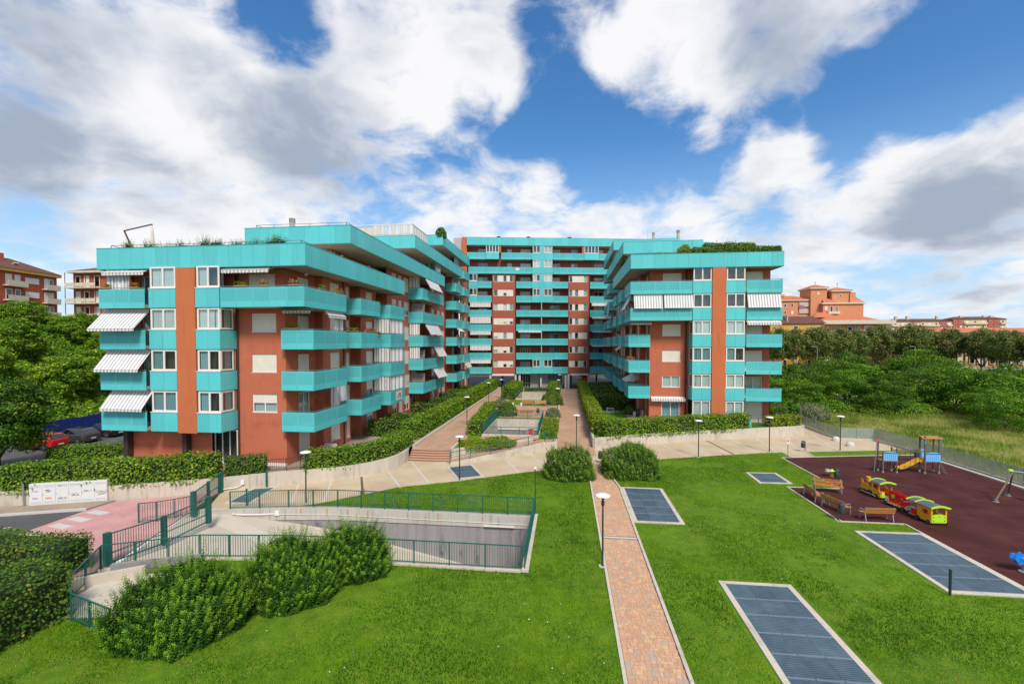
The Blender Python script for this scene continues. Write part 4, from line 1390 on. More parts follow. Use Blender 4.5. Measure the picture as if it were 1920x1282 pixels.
# striped awnings and curtains on the side balconies
FB3 = Fr((0, 46.25), 0)
for k in (1, 2, 4):
    zt, zb = zf(k + 1) - .05, zf(k) + 1.42
    if k == 4:
        continue
    drape(LW, FB3, -20.3, -18.55, 0, zb - (0 if k == 1 else 0), zt, MT['awn_x'])
    drape(LW, Fr((-18.55, 0), R(90)), 46.3, 50.3, 0, zb, zt, MT['awn_y'])
drape(LW, FB3, -20.3, -18.55, 0, zf(3) + 1.5, zf(4) - .05, MT['awn_x'])
drape(LW, Fr((-18.55, 0), R(90)), 46.3, 50.3, 0, zf(3) + 1.45, zf(4) - .05, MT['awn_y'])
FB4 = Fr((0, 57.3), 0)
for k in (5, 3, 2):
    drape(LW, FB4, -20.3, -18.9, 0, zf(k) + 1.42, zf(k + 1) - .05, MT['awn_x'])
    awning(LW, FS, 58.5 if k != 2 else 62.5, 64.5 if k != 2 else 66.8, -.1, zf(k + 1) - .1, 1.35, .75, MT['awn_y'], 0)
awning(LW, FS, 62.0, 66.8, -.1, zf(2) - .1, 1.3, .8, MT['awn_y'], 0)
FB1 = Fr((0, 36.3), 0)
drape(LW, Fr((-19.6, 0), R(90)), 36.0, 38.6, 0, zf(1) + 1.45, zf(2) - .05, MT['awn_y'])
awning(LW, FS, 33.6, 36.4, -.3, zf(4) - .1, .3, .35, MT['awn_y'], .25)
awning(LW, Fr((0, 31.5), 0), -20.9, -18.7, -.3, zf(4) - .1, .12, .3, MT['awn_x'], .22)
drape(LW, Fr((-18.7, 0), R(90)), 35.0, 36.4, 0, zf(3) + 1.45, zf(4) - .35, MT['awn_y'])
awning(LW, FS, 81.6, 85.6, 0, zf(2) - .1, .9, .5, MT['awn_y'], 0)
awning(LW, FS, 75.6, 79.2, 0, zf(4) - .1, .5, .6, MT['awn_y'], 0)
# frosted screens on the long balcony stack
for k in (1, 2, 4):
    FS.piece('privacy_screen', LW, MT['fenceglass'], 58.2, 58.24, XW + .1, -.1, zf(k) + .3, zf(k) + 2.6)
# glazed verandas on the two upper terraces
FV = Fr((-19.0, 0), R(90))
window(LW, FV, 64.4, 67.6, 20.35, 21.85, 0, 'glass', 5, .08, False, 'veranda_glazing')
window(LW, Fr((0, 64.4), 0), -21.4, -19.0, 20.35, 21.85, 0, 'glass', 3, .08, False, 'veranda_glazing')
window(LW, FV, 76.4, 79.2, 23.4, 24.9, 0, 'glass', 5, .08, False, 'veranda_glazing')
for y in (39.65, 57.75, 75.0, 79.55):
    zt = top_of(y + .5)
    b = MB()
    b.tube((-20.3, y, .9), (-20.3, y, zt), .06, n=8)
    b.build('drainpipe', MT['pipe'], LW)
# small wall lamps under the soffits
for x, y, z in ((-20.2, 33.5, 15.6), (-20.9, 40.6, 18.4), (-20.9, 46.5, 18.4), (-20.2, 33.5, zf(2) - .1)):
    b = MB()
    b.lathe((x, y, z), [(.02, -.14), (.12, -.1), (.12, 0)], 10)
    b.build('wall_lamp', MT['lampwhite'], LW)

# ------------------------------------------------------------------ RIGHT WING
RW = thing('apartment_wing', 'right stepped apartment wing with turquoise balconies, orange pillar and roof garden hedge', 'building', (15, 65, .9))
cb = MB()
cb.box(10.9, 22.6, 57.0, 96, .9, 18.7)
cb.box(10.9, 17.0, 63.5, 96, 18.71, 21.8)
cb.box(10.9, 16.9, 76, 96, 21.81, 24.9)
cb.build('inner_core', MT['core'], RW)
for x0, x1, y0, y1, z in ((7.5, 23.9, 54.2, 74.1, 18.85), (7.5, 17.2, 61.2, 85.3, 21.9), (7.5, 17.2, 73.7, 92.3, 24.95)):
    box_part('terrace_slab', RW, MT['soffit'], x0, x1, y0, y1, z, z + .3)
parapet(RW, [(9.5, 74.2), (7.35, 74.2), (7.35, 54.0), (24.0, 54.0), (24.0, 74)], 18.8, 1.55, 1.25)
parapet(RW, [(9.5, 85.4), (7.35, 85.4), (7.35, 61.0), (17.35, 61.0), (17.35, 80)], 21.85, 1.5, 1.3)
parapet(RW, [(9.5, 92.4), (7.35, 92.4), (7.35, 73.6), (17.3, 73.6), (17.3, 86)], 24.9, 1.5, 1.5)
parapet(RW, [(17.5, 78), (23.8, 78), (23.8, 90)], 24.7, 1.9, 1.6)
box_part('roof_cabin', RW, MT['white'], 17.6, 23.6, 78.2, 88, 22, 24.65)
chimney(RW, 13.9, 76, 25.2, 28.0, 'soffit', .2)
chimney(RW, 17.4, 74.5, 25.2, 27.9, 'soffit', .25)
b = MB()
b.tube((19.5, 58.5, 19), (19.5, 58.5, 23.0), .03, n=5)
b.tube((12.8, 75, 25), (12.8, 75, 28.2), .025, n=5)
b.build('aerial', MT['steel'], RW)
GF = Fr((0, 54.1), 0)
for k in range(0, 6):
    z = zf(k) if k else .95 - PH + .02
    if k:
        bay(RW, GF, 14.3, 16.4, -1.9, 0, z, 'l' if k < 4 else None, cur='curtain_teal' if k in (2,) else ('curtain' if k < 4 else False))
        bay(RW, GF, 17.92, 20.02, -1.9, 0, z, None, cur='curtain_teal' if k in (2,) else ('curtain' if k < 4 else False))
        balcony(RW, GF, 20.15, 23.95, -1.9, 0, z, (False, True), 1.25)
        wall(RW, GF, RW, 'wall', MT['orange'], 20.1, 23.35, z, z + 3.05, -1.75, [(20.6, 22.6, z + .27, z + 2.6)])
        window(RW, GF, 20.6, 22.6, z + .27, z + 2.6, -1.85, 'glass' if k == 1 else 'shutter', 2, .08, False, 'balcony_door', cur='curtain')
    else:
        for s0, s1 in ((14.3, 16.4), (17.92, 20.02)):
            window(RW, GF, s0 + .08, s1 - .06, 1.1, 3.6, -.06, 'glass', 2, .12, False, 'window', cur='curtain')
        wall(RW, GF, RW, 'wall', MT['orange'], 20.1, 23.35, .95, 3.66, -1.75, [(20.6, 22.7, .97, 3.4)])
        window(RW, GF, 20.6, 22.7, .97, 3.4, -1.85, 'shutter', 2, .08, False, 'balcony_door')
wall(RW, Fr((23.35, 0), R(90)), RW, 'wall', MT['orange'], 55.85, 96, .95, 18.8, 0)
pb = MB()
pb.box(16.42, 17.9, 54.0, 56.4, .9, 18.78)
pb.build('pillar', MT['pillar'], RW)
GW = Fr((0, 56.0), 0)
ops = [(11.35, 13.45, zf(k) + 1.3, zf(k) + 2.65) for k in (1, 2, 3)]
big = (11.3, 13.4, .97, 3.25)
dr = [(11.35, 13.5, zf(k) + .27, zf(k) + 2.6) for k in (4, 5)]
wall(RW, GW, RW, 'wall', MT['orange'], 9.87, 14.35, .9, 18.8, 0, ops + [big] + dr)
window(RW, GW, *ops[0], -.06, 'glass', 2, .1, True, 'window', 'curtain')
window(RW, GW, *ops[1], -.06, 'shutter')
window(RW, GW, *ops[2], -.06, 'shutter')
window(RW, GW, *big, -.06, 'glass', 2, .09, False, 'patio_door', 'curtain_teal')
for d in dr:
    window(RW, GW, *d, -.06, 'shutter', 2, .08, False, 'balcony_door')
b = MB()
b.tube((14.02, 55.85, .95), (14.02, 55.85, 18.7), .07, n=8)
b.build('drainpipe', MT['pipe'], RW)
wall(RW, GW, RW, 'wall', MT['orange'], 14.3, 16.45, 3.5, 18.8, .05)
wall(RW, GW, RW, 'wall', MT['orange'], 17.85, 20.15, .9, 18.8, .05)
for k in (4, 5):
    balcony(RW, GF, 7.35, 14.25, -1.9, 0, zf(k), (False, False), 1.35)
awning(RW, GF, 7.75, 10.95, -.15, zf(5) - .12, 1.55, .45, MT['awn_x'], 0)
awning(RW, GF, 11.1, 14.3, -.15, zf(5) - .12, 1.52, .45, MT['awn_x'], 0)
awning(RW, GF, 20.2, 23.8, -.15, zf(5) - .12, 1.55, .45, MT['awn_x'], 0)
awning(RW, GF, 20.15, 23.8, -.1, zf(4) - .12, .2, .35, MT['awn_x'], .3)
awning(RW, GF, 7.5, 9.9, -1.1, zf(4) - .12, .15, .35, MT['awn_x'], .22)
awning(RW, GW, 10.05, 13.95, .05, 3.75, .16, .5, MT['awn_x'], .32)
# side facing the courtyard: s = y, n towards -x, plane x = 7.35 is n = 0
GS = Fr((7.35, 0), R(90), flip=True)
def rw_seg(s0, s1, n, opens, zt, kinds=('shutter',)):
    lv, k = [0], 1
    while zf(k) + 2.6 < zt:
        lv.append(k)
        k += 1
    oo = []
    for q in lv:
        zb = .95 if q == 0 else zf(q)
        for (a, c, lo, hi) in opens:
            e = zb + lo
            f = min(zb + hi, 3.55 if q == 0 else zb + 2.75)
            oo.append((a, c, e, f))
    wall(RW, GS, RW, 'wall', MT['orange'], s0, s1, .9, zt, n, oo)
    for a, c, e, f in oo:
        window(RW, GS, a, c, e, f, n - .06, random.choice(kinds), 1, .07, False)
def rface(y, n0, n1, z0, z1):
    mb = MB()
    mb.quad(GS.p(y, n0, z0), GS.p(y, n1, z0), GS.p(y, n1, z1), GS.p(y, n0, z1))
    mb.build('wall_return', MT['orange'], RW, fix=False)
rw_seg(56.0, 59.4, -2.52, [(57.2, 58.8, .27, 2.6)], 18.8, ('shutter', 'glass'))
rface(59.4, -2.52, -1.95, .9, 18.8)
rw_seg(59.4, 62.9, -1.95, [(60.4, 61.6, .3, 2.6)], 18.8, ('shutter',))
rface(62.9, -3.3, -1.95, .9, 18.8); rface(66.4, -3.3, -1.95, .9, 18.8)
rw_seg(62.9, 66.4, -3.3, [(63.6, 65.6, .27, 2.5)], 18.8, ('glass', 'shutter'))
rw_seg(66.4, 69.8, -1.95, [(67.4, 68.8, .85, 2.6)], 18.8, ('shutter',))
rface(69.8, -3.3, -1.95, .9, 18.8); rface(73.8, -3.3, -1.95, .9, 18.8)
rw_seg(69.8, 73.8, -3.3, [(70.6, 72.6, .27, 2.5)], 18.8, ('glass',))
rw_seg(73.8, 81, -1.95, [(75, 76.4, .85, 2.6), (78.6, 80, .85, 2.6)], 21.85, ('shutter', 'glass'))
rw_seg(81, 86, -3.3, [(82, 84.5, .27, 2.5)], 21.85, ('glass',))
rface(81, -3.3, -1.95, .9, 21.85)
rw_seg(86, 94, -1.95, [(87, 88.4, .85, 2.6)], 24.9, ('shutter',))
for k in range(1, 4):
    balcony(RW, GS, 55.45, 59.35, -2.5, 0, zf(k), (True, True), 1.3)
for k in (4, 5):
    balcony(RW, GS, 54.15, 59.35, -2.5, 0, zf(k), (False, True), 1.3)
for k in range(1, 6):
    balcony(RW, GS, 62.7, 66.6, -1.95, 0, zf(k), (True, True), 1.3)
    balcony(RW, GS, 69.6, 73.9, -1.95, 0, zf(k), (True, True), 1.4)
for k in range(1, 7):
    balcony(RW, GS, 80.4, 86, -1.95, 0, zf(k), (True, True), 1.4)
for k in range(1, 8):
    balcony(RW, GS, 88.6, 92.4, -1.95, 0, zf(k), (True, True), 1.3)
awning(RW, GS, 54.6, 57.6, -.15, zf(5) - .12, 1.6, .9, MT['awn_y'], 0)
awning(RW, GS, 63, 66.2, -.05, zf(3) - .12, .3, .5, MT['awn_y'], .2)
awning(RW, GS, 81, 85, -.05, zf(5) - .12, 1.2, .5, MT['awn_y'], 0)
drape(RW, Fr((0, 69.7), 0), 7.5, 9.2, 0, zf(4) + 1.4, zf(5) - .1, MT['awn_x'])
wall(RW, Fr((0, 63.4), 0), RW, 'wall', MT['orange'], 10.5, 17.2, 19.1, 21.85, 0)
wall(RW, Fr((10.5, 0), R(90), True), RW, 'wall', MT['orange'], 63.4, 76, 19.1, 21.85, 0)
wall(RW, Fr((10.5, 0), R(90), True), RW, 'wall', MT['orange'], 76, 94, 19.1, 24.9, 0)
GV = Fr((7.9, 0), R(90), True)
window(RW, GV, 74.5, 80, 23.4, 24.85, 0, 'glass', 6, .07, False, 'veranda_glazing')
window(RW, GV, 62, 67, 20.4, 21.8, -1.8, 'glass', 5, .07, False, 'veranda_glazing')
roof_rail(RW, [(8.0, 66), (8.0, 54.7), (12.5, 54.7)], 20.35, .3)

# ------------------------------------------------------------------ REAR BLOCK (turned about ten degrees)
RA = R(9.8)
RB = thing('apartment_block', 'tall rear apartment block closing the courtyard, red walls between turquoise balcony bands', 'building', (-20.6, 95.3, .4), RA)
RF = Fr((-20.6, 95.3), RA)
b = MB()
RF.box(b, -1.2, 40, -13.5, -2.4, 3.75, 31)
b.build('inner_core', MT['core'], RB)
b = MB()
RF.box(b, -.5, 40, -13.6, -.06, 30.95, 31.3)
b.build('roof_slab', MT['soffit'], RB)
b = MB()
RF.box(b, -1.2, 40, -13.6, -1.0, 3.35, 3.74)
b.build('first_floor_slab', MT['soffit'], RB)
pp = RF.p(-.42, 0, 0)
qq = RF.p(40, 0, 0)
rr = RF.p(-.42, -13, 0)
parapet(RB, [(rr[0], rr[1]), (pp[0], pp[1]), (qq[0], qq[1])], 31.03, 1.6, 1.45)
RF.piece('end_wall', RB, MT['tankgrey'], -3.3, -1.5, -9, -1.0, 20, 32.7)
RF.piece('end_pillar', RB, MT['pillar'], -1.5, -.45, -9, -.4, 20, 32.75)
def rb_panel_group(k, s0, s1, layout):
    z0, z1 = zf(k) + 1.35, zf(k) + 2.75
    wall(RB, RF, RB, 'wall', MT['redwall'], s0, s1, zf(k) + (.0 if k > 1 else .0), zf(k) + 3.05, -.25, [(layout[0][0], layout[-1][1], z0, z1)])
    for a, c, t in layout:
        if t == 'p':
            RF.piece('infill_panel', RB, MT['soffit'] if False else MT['shutter'], a + .01, c - .01, -.36, -.30, z0, z1)
        else:
            kd = random.choices(('glass', 'shutter', 'half'), (.62, .22, .16))[0]
            window(RB, RF, a, c, z0, z1, -.30, kd, 1, .07, False, 'window', random.choice((False, 'curtain', 'curtain_teal', False)))
LG = [(5.22, 6.12, 'w'), (6.12, 7.27, 'p'), (7.27, 8.05, 'w'), (8.05, 8.64, 'p'), (8.64, 9.42, 'w')]
RGp = [(21.5, 22.25, 'w'), (22.25, 22.74, 'p'), (22.74, 23.54, 'w'), (23.54, 24.68, 'p'), (24.68, 25.45, 'w')]
for k in range(1, 8):
    rb_panel_group(k, 4.85, 10.0, LG)
    rb_panel_group(k, 21.3, 25.98, RGp)
def rb_loggia(k, s0, s1, doors, m='redwall'):
    oo = [(a, c, zf(k) + .27, zf(k) + 2.5) for a, c in doors]
    wall(RB, RF, RB, 'wall', MT[m], s0, s1, zf(k), zf(k) + 3.05, -1.8, oo)
    for a, c, e, f in oo:
        window(RB, RF, a, c, e, f, -1.86, random.choices(('glass', 'half', 'shutter'), (.75, .15, .1))[0], 4 if c - a > 2 else 2, .06, False, 'balcony_door', random.choice((False, 'curtain_teal', 'curtain')))
for k in range(1, 10):
    rb_loggia(k, -.4, 4.85, [(1.9, 3.9)])
    rb_loggia(k, 25.98, 40, [(27.3, 29.3), (32, 34)])
    if k < 8:
        rb_loggia(k, 10.0, 21.3, [(11.05, 13.25), (17.45, 19.7)])
    else:
        rb_loggia(k, 4.85, 26.0, [(8.2, 9.2), (11.1, 13.3), (18.2, 19.8), (22.2, 23.6)])
    if k < 7 and k != 1:
        RF.piece('divider', RB, MT['soffit'], 15.45, 15.6, -1.75, -.08, zf(k) + .26, zf(k) + 3.0)
for s in (4.85, 10.0, 21.3, 25.98):
    b = MB()
    b.quad(RF.p(s, -1.8, 3.65), RF.p(s, -.25, 3.65), RF.p(s, -.25, zf(8)), RF.p(s, -1.8, zf(8)))
    b.build('wall_return', MT['redwall'], RB, fix=False)
for k in range(1, 9):
    if k in (6, 7):
        bay(RB, RF, -.1, 1.78, -1.7, 0, zf(k), None, cur=False)
        balcony(RB, RF, 1.82, 4.8, -1.75, 0, zf(k), (False, True), 1.45, rail=False)
    elif k < 8:
        balcony(RB, RF, -.1, 4.8, -1.75, 0, zf(k), (True, True), 1.45, rail=False)
    if k < 8:
        balcony(RB, RF, 26.02, 33, -1.75, 0, zf(k), (True, False), 1.45, rail=False)
    if k in (1, 6, 7):
        balcony(RB, RF, 10.05, 13.33, -1.75, 0, zf(k), (True, False), 1.45, rail=False)
        balcony(RB, RF, 18.06, 21.25, -1.75, 0, zf(k), (False, True), 1.45, rail=False)
    elif k < 8:
        balcony(RB, RF, 10.05, 21.25, -1.75, 0, zf(k), (True, True), 1.45, rail=False)
balcony(RB, RF, -.1, 13.33, -1.75, 0, zf(8), (True, False), 1.45, rail=False)
balcony(RB, RF, 18.06, 33, -1.75, 0, zf(8), (False, True), 1.45, rail=False)
for a, c in ((-.4, 3.52), (6.85, 13.33), (18.06, 24.66), (27.95, 34)):
    balcony(RB, RF, a, c, -1.75, 0, zf(9), (False, False), 1.45, rail=False)
def rb_bay2(k, s0=13.37, s1=18.02):
    b = MB()
    RF.box(b, s0 + .03, s1 - .03, -1.7, -.05, zf(k), zf(k) + PH)
    o = b.build('bay', MT['panel_trim'], RB)
    panels(o, RF, s0, s1, -.03, 0, zf(k), zf(k) + PH, MT['panel'], 1.55)
    if k != 1 or True:
        panels(o, RF, 15.28, 15.95, -.05, -.02, zf(k) + PH + .01, zf(k) + 3.04, MT['panel'], 1.5)
    window(RB, RF, 13.62, 15.24, zf(k) + PH + .03, zf(k) + 3.0, -.05, 'glass', 2, .12, False, 'window', random.choice((False, 'curtain')))
    window(RB, RF, 15.99, 17.8, zf(k) + PH + .03, zf(k) + 3.0, -.05, 'glass', 2, .12, False, 'window', random.choice((False, 'curtain')))
for k in (1, 6, 7, 8, 9):
    rb_bay2(k)
for s0, s1 in ((3.58, 6.4), (24.72, 27.9)):
    b = MB()
    RF.box(b, s0 + .03, s1 - .03, -1.7, -.05, zf(9), zf(9) + PH)
    o = b.build('bay', MT['panel_trim'], RB)
    panels(o, RF, s0, s1, -.03, 0, zf(9), zf(9) + PH, MT['panel'], 1.45)
    window(RB, RF, s0 + .05, s1 - .05, zf(9) + PH + .02, zf(9) + 3.0, -.05, 'glass', 4, .12, False, 'window', False)
RF.piece('pier', RB, MT['pillar'], 6.42, 6.82, -1.7, -.1, zf(9) + 1.4, zf(10))
RF.piece('pier', RB, MT['pillar'], 24.3, 24.7, -1.7, -.1, zf(9) + 1.4, zf(10))
# retracted and lowered awnings on the left and right balcony stacks
for k, drop, out in ((1, .75, .12), (2, 1.0, .15), (3, .75, .12), (4, 1.35, .2), (5, .95, .12)):
    awning(RB, RF, .2, 4.6, -.05, zf(k + 1) - .06, drop, out, MT['awn_x'], 0)
for k, drop, out in ((2, .15, .5), (3, .15, .5), (4, .25, .4), (5, .55, .15)):
    awning(RB, RF, 26.4, 30.6, -.05, zf(k + 1) - .06, drop, out, MT['awn_x'], .15)
awning(RB, RF, 10.5, 15.4, -.05, zf(4) - .06, .12, .4, MT['awn_x'], .2)
# ground floor: white columns, stone walls, glazed lobby, open passages
for s in (4.3, 9.75, 10.6, 20.6, 21.2, 25.7):
    RF.piece('column', RB, MT['palewall'], s, s + .42, -1.2, -.3, .35, 3.62)
for s in (5, 22):
    RF.piece('lintel', RB, MT['white'], s - .15, s + 4.6, -.5, -.3, 3.2, 3.62)
RF.piece('stone_wall', RB, MT['palewall'], 13.4, 15.3, -2.6, -2.3, .35, 3.62)
RF.piece('stone_wall', RB, MT['palewall'], 15.7, 17.2, -2.6, -2.3, .35, 3.62)
RF.piece('column', RB, MT['palewall'], 15.32, 15.68, -1.4, -.9, .35, 3.62)
window(RB, RF, 11.1, 13.35, .4, 3.6, -2.3, 'glass', 4, .06, False, 'lobby_glazing', False)
window(RB, RF, 17.3, 20.4, .4, 3.6, -2.3, 'glass', 4, .06, False, 'lobby_glazing', 'curtain_teal')
RF.piece('back_wall', RB, MT['palewall'], 10.2, 21.2, -9.2, -9.0, .35, 3.4)
for s in (-1, 7.3, 23.8, 30):
    RF.piece('column', RB, MT['pipe'], s, s + .35, -11.5, -11.1, .35, 3.4)
for s, m in ((6.4, 'pipe'), (13.0, 'pipe'), (22.2, 'pipe')):
    p = RF.p(s, -4, 0)
    b = MB()
    b.tube((p[0], p[1], 31.2), (p[0], p[1], 33.6), .38, n=8)
    b.tube((p[0], p[1], 33.6), (p[0], p[1], 33.75), .46, n=8)
    b.build('chimney', MT['pipe'], RB)
RF.piece('banner', RB, MT['white'], 9.9, 10.7, .005, .03, zf(8) + .72, zf(8) + 1.2)
for s in (4.9, 9.95, 21.3, 25.95):
    b = MB()
    p, q = RF.p(s, -.12, 3.7), RF.p(s, -.12, zf(8))
    b.tube(p, q, .07, n=6)
    b.build('drainpipe', MT['pipe'], RB)

# ================================================================== vegetation
def unit(a):
    return a / (np.linalg.norm(a, axis=1, keepdims=True) + 1e-9)
def leaf_arrays(P, N, S, w=.42, fold=.12, T=None):
    n = len(P)
    rv = RNG.normal(size=(n, 3)) if T is None else T
    T_ = unit(rv - N * np.sum(rv * N, axis=1, keepdims=True))
    B = np.cross(N, T_)
    S = S[:, None]
    v = np.stack([P - T_ * S * .5, P + B * S * w + N * S * fold, P + T_ * S * .5, P - B * S * w + N * S * fold], axis=1)
    return v.reshape(-1, 3)
def leaf_mesh(name, P, N, S, m, r=None, tip=None, w=.42, fold=.12, T=None):
    n = len(P)
    v = leaf_arrays(P, N, S, w, fold, T)
    me = bpy.data.meshes.new(name)
    me.vertices.add(4 * n)
    me.vertices.foreach_set('co', v.astype(np.float32).ravel())
    me.loops.add(4 * n)
    me.loops.foreach_set('vertex_index', np.arange(4 * n, dtype=np.int32))
    me.polygons.add(n)
    me.polygons.foreach_set('loop_start', np.arange(0, 4 * n, 4, dtype=np.int32))
    me.polygons.foreach_set('loop_total', np.full(n, 4, dtype=np.int32))
    me.update()
    r = RNG.random(n) if r is None else np.clip(r, 0, 1)
    tip = np.zeros(n) if tip is None else np.clip(tip, 0, 1)
    c = np.zeros((n, 4, 4), dtype=np.float32)
    c[:, :, 0] = r[:, None]
    c[:, :, 1] = tip[:, None]
    c[:, :, 3] = 1
    at = me.attributes.new('rnd', 'FLOAT_COLOR', 'POINT')
    at.data.foreach_set('color', c.ravel())
    me.materials.append(m)
    return me
def link(name, me, parent=None, loc=None):
    o = bpy.data.objects.new(name, me)
    col.objects.link(o)
    if parent is not None:
        o.parent = parent
    if loc is not None:
        o.location = loc
    return o
def wob(P, f=1.3, seed=0.0):
    x, y, z = P[:, 0] * f, P[:, 1] * f, P[:, 2] * f
    return (np.sin(x * 1.7 + y * .9 + seed) + np.sin(y * 2.3 - z * 1.3 + seed * 2.1) + np.sin(z * 2.9 + x * 1.1 + seed * .7) + .6 * np.sin(x * 4.3 + z * 3.1) + .6 * np.sin(y * 4.9 + x * 2.2)) / 4.2

_vg = {}
def vnoise(x, y, scale, seed=0, octaves=4):
    """smooth lattice noise in 0..1"""
    out, amp, tot = np.zeros(len(x)), 1.0, 0.0
    for o in range(octaves):
        if (seed, o) not in _vg:
            _vg[(seed, o)] = np.random.default_rng(seed * 17 + o).random((256, 256))
        g = _vg[(seed, o)]
        u, v = x * scale * 2 ** o + 1000, y * scale * 2 ** o + 1000
        i, j = np.floor(u).astype(int), np.floor(v).astype(int)
        a, b_ = u - i, v - j
        a, b_ = a * a * (3 - 2 * a), b_ * b_ * (3 - 2 * b_)
        i, j, i1, j1 = i % 256, j % 256, (i + 1) % 256, (j + 1) % 256
        out += amp * ((g[i, j] * (1 - a) + g[i1, j] * a) * (1 - b_) + (g[i, j1] * (1 - a) + g[i1, j1] * a) * b_)
        tot += amp
        amp *= .55
    return out / tot

def hedge(label, pts, width, h, z, size=.13, dens=90, m='leaf_hedge', name='hedge', cat='hedge', group=None, rough=.09, drop=0.0, tipf=.12, side=0.0, stray=.04, z1=None):
    """clipped hedge along a polyline; drop lets foliage hang below its base on both sides"""
    t = thing(name, label, cat, (pts[0][0], pts[0][1], z), group=group)
    P, N = [], []
    core = MB()
    nseg = len(pts) - 1
    for i, (a, c) in enumerate(zip(pts[:-1], pts[1:])):
        a, c = np.array(a, float), np.array(c, float)
        L = np.linalg.norm(c - a)
        d = (c - a) / L
        nn = np.array([d[1], -d[0]])
        hw = width / 2
        zb = z - drop
        def put(n, s, o_, zz, nv):
            p = np.zeros((n, 3))
            p[:, :2] = a + d * s[:, None] + nn * o_[:, None]
            p[:, 2] = zz
            P.append(p)
            N.append(np.tile(nv, (n, 1)))
        ov = .12
        k = int(L * width * dens)
        put(k, RNG.uniform(-ov, L + ov, k), RNG.uniform(-hw, hw, k), np.full(k, z + h), (0, 0, 1))
        for sg in (1, -1):
            k = int(L * (h + drop) * dens)
            put(k, RNG.uniform(-ov, L + ov, k), np.full(k, hw * sg), RNG.uniform(zb, z + h, k), (nn[0] * sg, nn[1] * sg, .15))
        for sg, on in ((-1, i == 0), (1, i == nseg - 1)):
            if on:
                k = int(width * h * dens)
                put(k, np.full(k, -ov if sg < 0 else L + ov), RNG.uniform(-hw, hw, k), RNG.uniform(z, z + h, k), (d[0] * sg, d[1] * sg, .15))
        ang = math.atan2(d[1], d[0])
        mid = (a + c) / 2
        core.obox((mid[0], mid[1], z + (h - .16) / 2), (L + .1, width - .34, h - .16), ang)
    P, N = np.concatenate(P), np.concatenate(N)
    wv = wob(P, 1.1, pts[0][0]) * rough * 1.3 + RNG.normal(0, rough * .55, len(P))
    wv += (RNG.random(len(P)) < stray) * RNG.uniform(.05, .2, len(P))
    P = P + unit(N) * wv[:, None]
    Nn = unit(unit(N) + RNG.normal(0, .55, P.shape) + np.array([0, 0, .25]))
    r = .5 + .28 * wob(P, .8, 3.0) + RNG.normal(0, .16, len(P))
    tip = (RNG.random(len(P)) < tipf) * RNG.uniform(.2, .9, len(P))
    inv = np.array([pts[0][0], pts[0][1], z])
    link('foliage', leaf_mesh('foliage', P - inv, Nn, RNG.uniform(.7, 1.35, len(P)) * size, MT[m], r, tip), t)
    core.build('shade_core', MT['leafcore'], t)  # solid dark filling that blocks see-through and paints inner shade
    return t

def dome_points(n, rx, ry, rz, seed=0.0, zmin=-.1, bump=.14, p=2.0):
    v = RNG.normal(size=(n * 2, 3))
    v = unit(v)
    v = v[v[:, 2] > zmin][:n]
    q = 1 + bump * wob(v * 2.2, 1.6, seed)
    if p != 2.0:
        q = q / np.sum(np.abs(v) ** p, axis=1) ** (1 / p)
    return v * q[:, None] * np.array([rx, ry, rz]), unit(v / np.array([rx, ry, rz]))

def round_bush_mesh(rx, ry, rz, n, size, m, seed=0.0, tipf=.1, zmin=-.05, bump=.1):
    P, N = dome_points(n, rx, ry, rz, seed, zmin, bump)
    P = P * (1 - np.abs(RNG.normal(0, .07, len(P))))[:, None]
    N2 = unit(N + RNG.normal(0, .5, P.shape) + np.array([0, 0, .2]))
    r = .5 + .25 * wob(P, 1.5, seed) + RNG.normal(0, .17, len(P))
    tip = (RNG.random(len(P)) < tipf) * RNG.uniform(.2, .9, len(P))
    return leaf_mesh('foliage', P, N2, RNG.uniform(.7, 1.3, len(P)) * size, MT[m], r, tip)
def core_mesh(rx, ry, rz):  # solid dark dome filling a shrub, painted as its inner shade
    b = MB()
    prof = [(math.cos(a) * 1.0, math.sin(a)) for a in np.linspace(-.1, 1.35, 6)]
    b.lathe((0, 0, 0), [(p[0] * rx, p[1] * rz) for p in prof], 10, 0, 1, ry / rx)
    return b
def round_bush(label, x, y, z, rx, ry, rz, n=2500, size=.12, m='leaf_hedge', name='shrub', cat='shrub', group=None, seed=None, tipf=.1):
    seed = x if seed is None else seed
    t = thing(name, label, cat, (x, y, z), group=group)
    link('foliage', round_bush_mesh(rx, ry, rz, n, size, m, seed, tipf), t)
    c = core_mesh(rx * .84, ry * .84, rz * .84)
    c.build('shade_core', MT['leafcore'], t, local=True)
    return t

